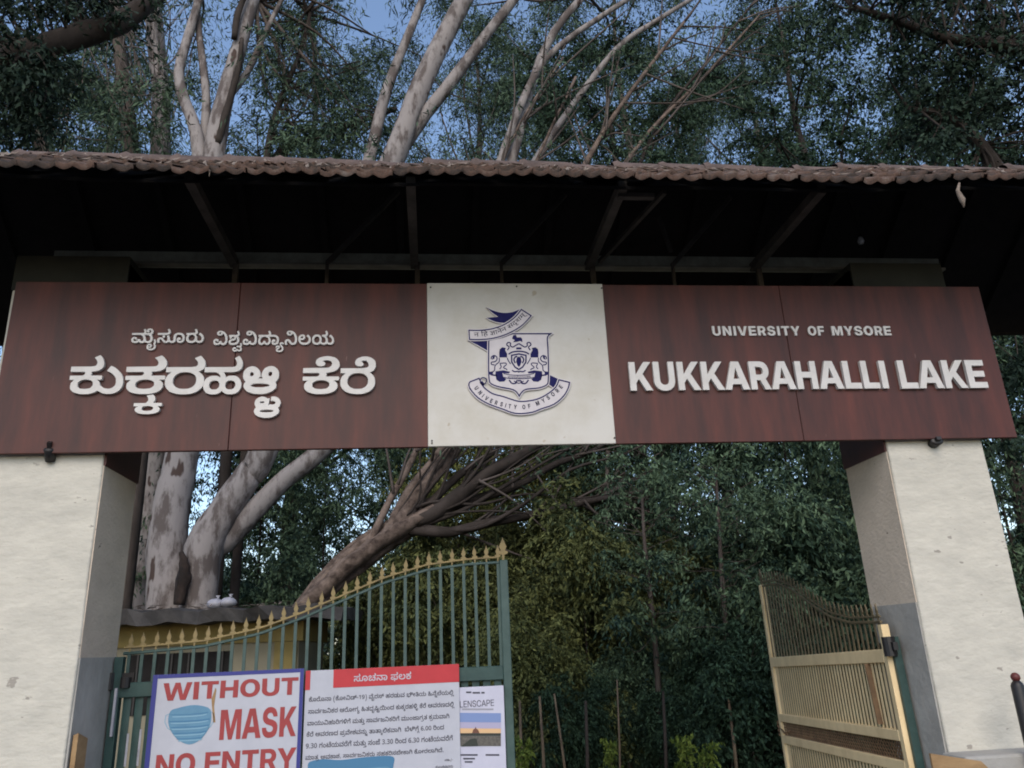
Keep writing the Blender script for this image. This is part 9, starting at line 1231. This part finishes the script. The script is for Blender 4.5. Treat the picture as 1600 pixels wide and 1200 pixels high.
pole_tree('slender_tree', [(405, 420, 13), (418, 235, 11), (440, 150, 9), (470, 80, 8), (492, -10, 6)], 13.8, M['bark_dark'], 'thin dark leaning stem between the forked eucalyptus and the white double trunk', M['leaf_feather'], 34, .75, seed=5, cbox=(400, 600, 40, 240))
pole_tree('slender_tree', [(380, 430, 16), (430, 250, 16), (490, 215, 14), (560, 190, 11), (620, 170, 7)], 14.6, M['bark_dark'], 'dark branch arching low over the roof toward the white double trunk', M['leaf_teal'], 36, .7, seed=6, cbox=(430, 640, 120, 250))

# ---- near dark trees whose crowns hang into the top corners
def overhang(name, base, limbs, label, lm, boxes, rad, L, W, seed, m=10, k=12, droop=.5):
    rs = np.random.RandomState(seed); t = thing(name, base, label, 'tree'); b = MB(); nodes = []
    for pts in limbs:
        P = [Vector(p[0:3]) for p in pts]; r = [p[3] for p in pts]; s = 4; Ps = smooth(P, s); b.tube(Ps, [float(np.interp(i / s, range(len(r)), r)) for i in range(len(Ps))], 10, .08, seed); nodes += Ps[len(Ps) // 2:]
    A = []
    for (x0, x1, y0, y1, Y0, Y1, n) in boxes:
        for i in range(n):
            e = at(rs.uniform(x0, x1), rs.uniform(y0, y1), rs.uniform(Y0, Y1)); A.append(e); nd = min(nodes, key=lambda q: (q - e).length); limbs_to(b, rs, nd, [e], .022, 3)
    L_ = Vector(base); b.v = [(x - L_.x, y - L_.y, z - L_.z) for x, y, z in b.v]; b.build('trunk', M['bark_dark'], t, True)
    leaf_mesh('crown', *sprays(rs, [tuple(a - L_) for a in A], rad, m, k, L, W, droop), lm, t, rs); return t
q1, q2, q3, q0 = at(-60, 150, 8), at(110, 62, 8.1), at(190, 34, 8.2), at(270, -30, 8.4)
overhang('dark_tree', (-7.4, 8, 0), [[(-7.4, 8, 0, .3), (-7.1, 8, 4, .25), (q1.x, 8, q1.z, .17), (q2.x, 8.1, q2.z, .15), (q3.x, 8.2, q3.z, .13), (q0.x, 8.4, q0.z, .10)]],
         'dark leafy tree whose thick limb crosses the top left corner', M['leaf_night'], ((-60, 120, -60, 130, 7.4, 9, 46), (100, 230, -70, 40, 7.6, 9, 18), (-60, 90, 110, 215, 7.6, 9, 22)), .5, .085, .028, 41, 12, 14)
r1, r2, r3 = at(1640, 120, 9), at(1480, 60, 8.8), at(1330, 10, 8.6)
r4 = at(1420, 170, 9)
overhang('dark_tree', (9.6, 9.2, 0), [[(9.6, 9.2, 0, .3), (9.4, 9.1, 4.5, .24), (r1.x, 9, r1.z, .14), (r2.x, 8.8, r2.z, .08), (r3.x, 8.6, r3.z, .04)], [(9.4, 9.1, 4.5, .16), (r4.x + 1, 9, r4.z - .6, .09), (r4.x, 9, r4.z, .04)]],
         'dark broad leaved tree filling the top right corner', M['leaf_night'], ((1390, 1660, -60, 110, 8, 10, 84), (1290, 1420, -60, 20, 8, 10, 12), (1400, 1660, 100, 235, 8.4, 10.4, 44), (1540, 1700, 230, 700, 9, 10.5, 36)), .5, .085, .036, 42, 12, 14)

# ---- trees and shrubs of the wood behind; one of each kind is built, the rest are copies
GT = 'trees of the wood behind the gateway'
def plant(proto, used, spec, fmt=None):
    for i, (x, y, sc, lab) in enumerate(spec):
        rz = (x * 7.3 + y * 3.1) % 6.28
        if not used:
            proto.location = (x, y, 0); proto.rotation_euler = (0, 0, rz); proto.scale = (sc,) * 3; proto['label'] = lab; proto['group'] = GT; used.append(1)
        else: dup(proto, (x, y, 0), rz, sc, lab, GT)
tf = make_tree('feathery_tree', 101, '', 'tree', M['bark_grey'], M['leaf_feather'], 21, .24, .22, 5.6, 19, 8, .90, 11, 13, .14, .029, .6)
plant(tf, [], [(-3.4, 19.5, .95, 'lighter feathery tree close behind the forked eucalyptus'), (-9.5, 21, 1.0, 'feathery tree far behind the left end of the roof, beyond the grey brown trunk'), (1.6, 22, 1.05, 'tall feathery tree far behind the white double trunk'),
               (6.2, 20, 1.1, 'tall feathery tree behind the crest board, right of the white trunks'), (12.0, 23, 1.15, 'feathery tree far behind the right maroon board'), (18, 22, 1.0, 'feathery tree far beyond the right pillar'),
               (4.2, 30, 1.35, 'tallest feathery tree, farthest back behind the middle of the roof'), (13, 33, 1.35, 'tall feathery tree farthest back behind the right of the roof')])
td = make_tree('broadleaf_tree', 102, '', 'tree', M['bark_dark'], M['leaf_dark'], 16.5, .2, .24, 4.6, 18, 8, .68, 11, 12, .10, .042, .5)
plant(td, [], [(8.6, 14.5, 1.0, 'dark broadleaf tree rising over the roof above the words KUKKARAHALLI LAKE'), (4.4, 15.5, .95, 'dark broadleaf tree over the roof just right of the dry fan of branches'), (14.2, 17.5, 1.05, 'dark broadleaf tree over the right end of the roof'),
               (-10.8, 15, 1.0, 'dark broadleaf tree at the left edge behind the left pillar'), (16.5, 15, .9, 'dark broadleaf tree beyond the right pillar at the picture edge'), (0.2, 27, 1.1, 'dark broadleaf tree deep in the wood behind the leaning tree')])
tt = make_tree('bluish_tree', 103, '', 'tree', M['bark_dark'], M['leaf_teal'], 6.8, .032, .06, 1.9, 22, 7, .48, 9, 13, .088, .027, .75)
plant(tt, [], [(3.3, 12.0, 1.0, 'bluish bushy tree in the gate opening, left of the swung leaf'), (5.3, 11.0, .95, 'bluish bushy tree just behind the curved top of the swung gate leaf'), 
               (6.6, 12.8, 1.15, 'bluish bushy tree beside the inner face of the right pillar'), (8.3, 10.6, .95, 'bluish bushy tree showing right of the right pillar'), (-2.2, 16.5, 1.0, 'bluish bushy tree between the forked and the leaning tree'), (-6.2, 17, 1.1, 'bluish bushy tree between the left pillar and the forked trunk'), (-3.9, 18.5, 1.25, 'bluish bushy tree filling the gap right behind the forked trunk'),
               (-.4, 18.5, 1.1, 'bluish bushy tree seen through the spearheads of the left leaf')])
to = make_tree('olive_tree', 104, '', 'tree', M['bark_grey'], M['leaf_olive'], 4.8, .03, .08, 1.5, 20, 7, .38, 10, 13, .06, .024, .5)
plant(to, [], [(1.85, 13.0, 1.15, 'fine leaved olive green tree just right of the left leaf lock post'), (3.1, 14.2, 1.25, 'fine leaved olive green tree under the dark bough in the gate opening'), (.5, 14.6, 1.1, 'fine leaved olive green tree behind the bars of the left leaf')])
GS = 'shrubs filling the wood floor behind the gate'
def shrubs(name, seed, label, lm, spec, **kw):
    p = make_tree(name, seed, label, 'shrub', M['bark_grey'], lm, stems=4, wood='stems', leafname='foliage', **kw)
    p['group'] = GS
    for i, (x, y, sc) in enumerate(spec):
        if i == 0: p.location = (x, y, 0); p.scale = (sc,) * 3
        else: dup(p, (x, y, 0), (x * 5.1 + y) % 6.28, sc)
shrubs('leafy_shrub', 201, 'bluish green leafy shrub in the shade of the wood behind the gate', M['leaf_teal'], [(2.2, 10.2, .6), (3.1, 10.4, .8), (4.3, 9.9, 1.0), (5.6, 9.4, 1.1), (3.7, 12.6, 1.3), (5.2, 13.2, 1.3), (6.9, 10.3, 1.1), (2.6, 15.5, 1.5), (7.6, 14.4, 1.4), (8.9, 12.2, 1.2), (-3.0, 14.8, 1.2), (-5.6, 14.2, 1.2), (9.8, 17, 1.6), (-7.6, 13, 1.3)],
       h=2.6, r=.014, base=.1, spread=.8, nmain=9, sub=4, rad=.30, m=8, k=12, L=.072, W=.026, droop=.5)
shrubs('dark_shrub', 202, 'dark green shrub low in the wood behind the gate', M['leaf_dark'], [(1.5, 9.5, .5), (2.8, 9.4, .45), (4.9, 10.8, 1.3), (3.4, 9.3, .7), (6.2, 11.6, 1.3), (1.8, 11.5, .8), (4.0, 14.4, 1.5), (7.7, 12.4, 1.3), (10.6, 11.2, 1.3), (4.6, 8.7, .7), (-8.8, 12, 1.3)],
       h=2.3, r=.014, base=.1, spread=.8, nmain=9, sub=4, rad=.28, m=8, k=11, L=.08, W=.034, droop=.45)
shrubs('mossy_shrub', 204, 'olive green fine leaved shrub in the middle of the gate opening', M['leaf_moss'], [(1.35, 10.0, .9), (2.05, 10.9, 1.25), (1.1, 11.6, 1.3), (2.9, 11.6, 1.35), (.4, 12.2, 1.3), (2.3, 12.6, 1.6), (-.3, 13.2, 1.4)],
       h=2.5, r=.012, base=.08, spread=.75, nmain=9, sub=4, rad=.28, m=9, k=12, L=.06, W=.022, droop=.5)
by = make_tree('warm_lit_plant', 203, 'low plant coloured warm lit yellow green at the foot of the lock post', 'plant', M['stake'], M['leaf_bright'], .62, .006, .2, .17, 7, 2, .10, 4, 5, .06, .026, .3, wood='stem', leafname='leaves')
for i, (px, py, Y, sc, lab) in enumerate(((822, 1192, 8.35, .7, None), (1072, 1186, 8.6, .8, 'low plant coloured warm lit yellow green between the stakes in the gate opening'), (1100, 1198, 8.4, .7, 'low plant in warm lit yellow green by the stake nearest the swung leaf'), (955, 1192, 9.0, .6, 'small plant in warm lit yellow green among the left stakes'))):
    q = at(px, py, Y); z = q.z - .35 * sc
    if i == 0: by.location = (q.x, Y, 0); by.scale = (sc, sc, max(.4, (q.z + .1) / .62))
    else: dup(by, (q.x, Y, 0), i * 2.0, (sc, sc, max(.4, (q.z + .12) / .62)), lab)
# stakes of the tumbledown fence and thin saplings in the opening
for (px, py, px2, w, lab) in ((843, 1088, 849, 6, 'leftmost pale upright stake in the gate opening'), (866, 1084, 882, 5, 'thin stake leaning left beside the leftmost one'), (964, 1062, 968, 4, 'thin pale stake in the middle of the gate opening'), (1036, 1080, 1040, 7, 'dark thick stake left of the swung gate leaf'), (1138, 1090, 1150, 7, 'pale stake closest to the swung gate leaf'), (812, 1095, 814, 6, 'pale stake beside the lock post of the left leaf'), (915, 1095, 917, 7, 'dark stake between the thin stakes')):
    Y = 8.8; a = at(px, py, Y); c = at(px2, 1200, Y); d = (c - a); e = a + d * (a.z / max(.05, (a.z - c.z)))
    e.z = -.05; t = MB().tube([e, (a + e) / 2 + Vector((.006, 0, 0)), a], [pxr(w, Y) * .8, pxr(w, Y) * .75, pxr(w, Y) * .55], 7, .1, px)
    o = t.build('wooden_stake', M['bark_dark'] if 'dark' in lab else M['stake'], None, True); tag(o, lab, 'stake', 'stakes of the old fence')
for (pts, Y, lab, sd) in (([(1024, 1010, 8), (1016, 930, 7), (1008, 860, 6), (1003, 770, 4)], 9.8, 'thin pale sapling stem in the middle of the gate opening', 1), ([(1142, 1090, 9), (1136, 1000, 8), (1128, 900, 7), (1122, 800, 5), (1118, 730, 4)], 9.6, 'thin grey sapling stem just left of the swung gate leaf', 2), ([(956, 1080, 10), (952, 930, 9), (948, 800, 8), (950, 705, 7)], 11, 'grey straight sapling trunk near the tip of the dark bough', 3), ([(1165, 1000, 6), (1158, 900, 5), (1150, 800, 4)], 10.2, 'slimmest sapling stem behind the lock post of the swung leaf', 4)):
    pole_tree('sapling', pts, Y, M['bark_grey'], lab, M['leaf_teal'], 48, .30, .07, .024, seed=60 + sd, lr=.006, sprd=.42)

# distant wood that closes the view between the trees
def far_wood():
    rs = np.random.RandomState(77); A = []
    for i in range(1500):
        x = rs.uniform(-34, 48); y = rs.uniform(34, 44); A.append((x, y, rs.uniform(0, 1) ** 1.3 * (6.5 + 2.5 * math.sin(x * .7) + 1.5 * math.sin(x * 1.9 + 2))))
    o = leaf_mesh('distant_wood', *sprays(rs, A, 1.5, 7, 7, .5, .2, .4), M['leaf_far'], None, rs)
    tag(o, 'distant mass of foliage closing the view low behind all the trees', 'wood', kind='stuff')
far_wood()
print('objects', len(bpy.data.objects), 'unique faces', sum(len(m.polygons) for m in bpy.data.meshes))
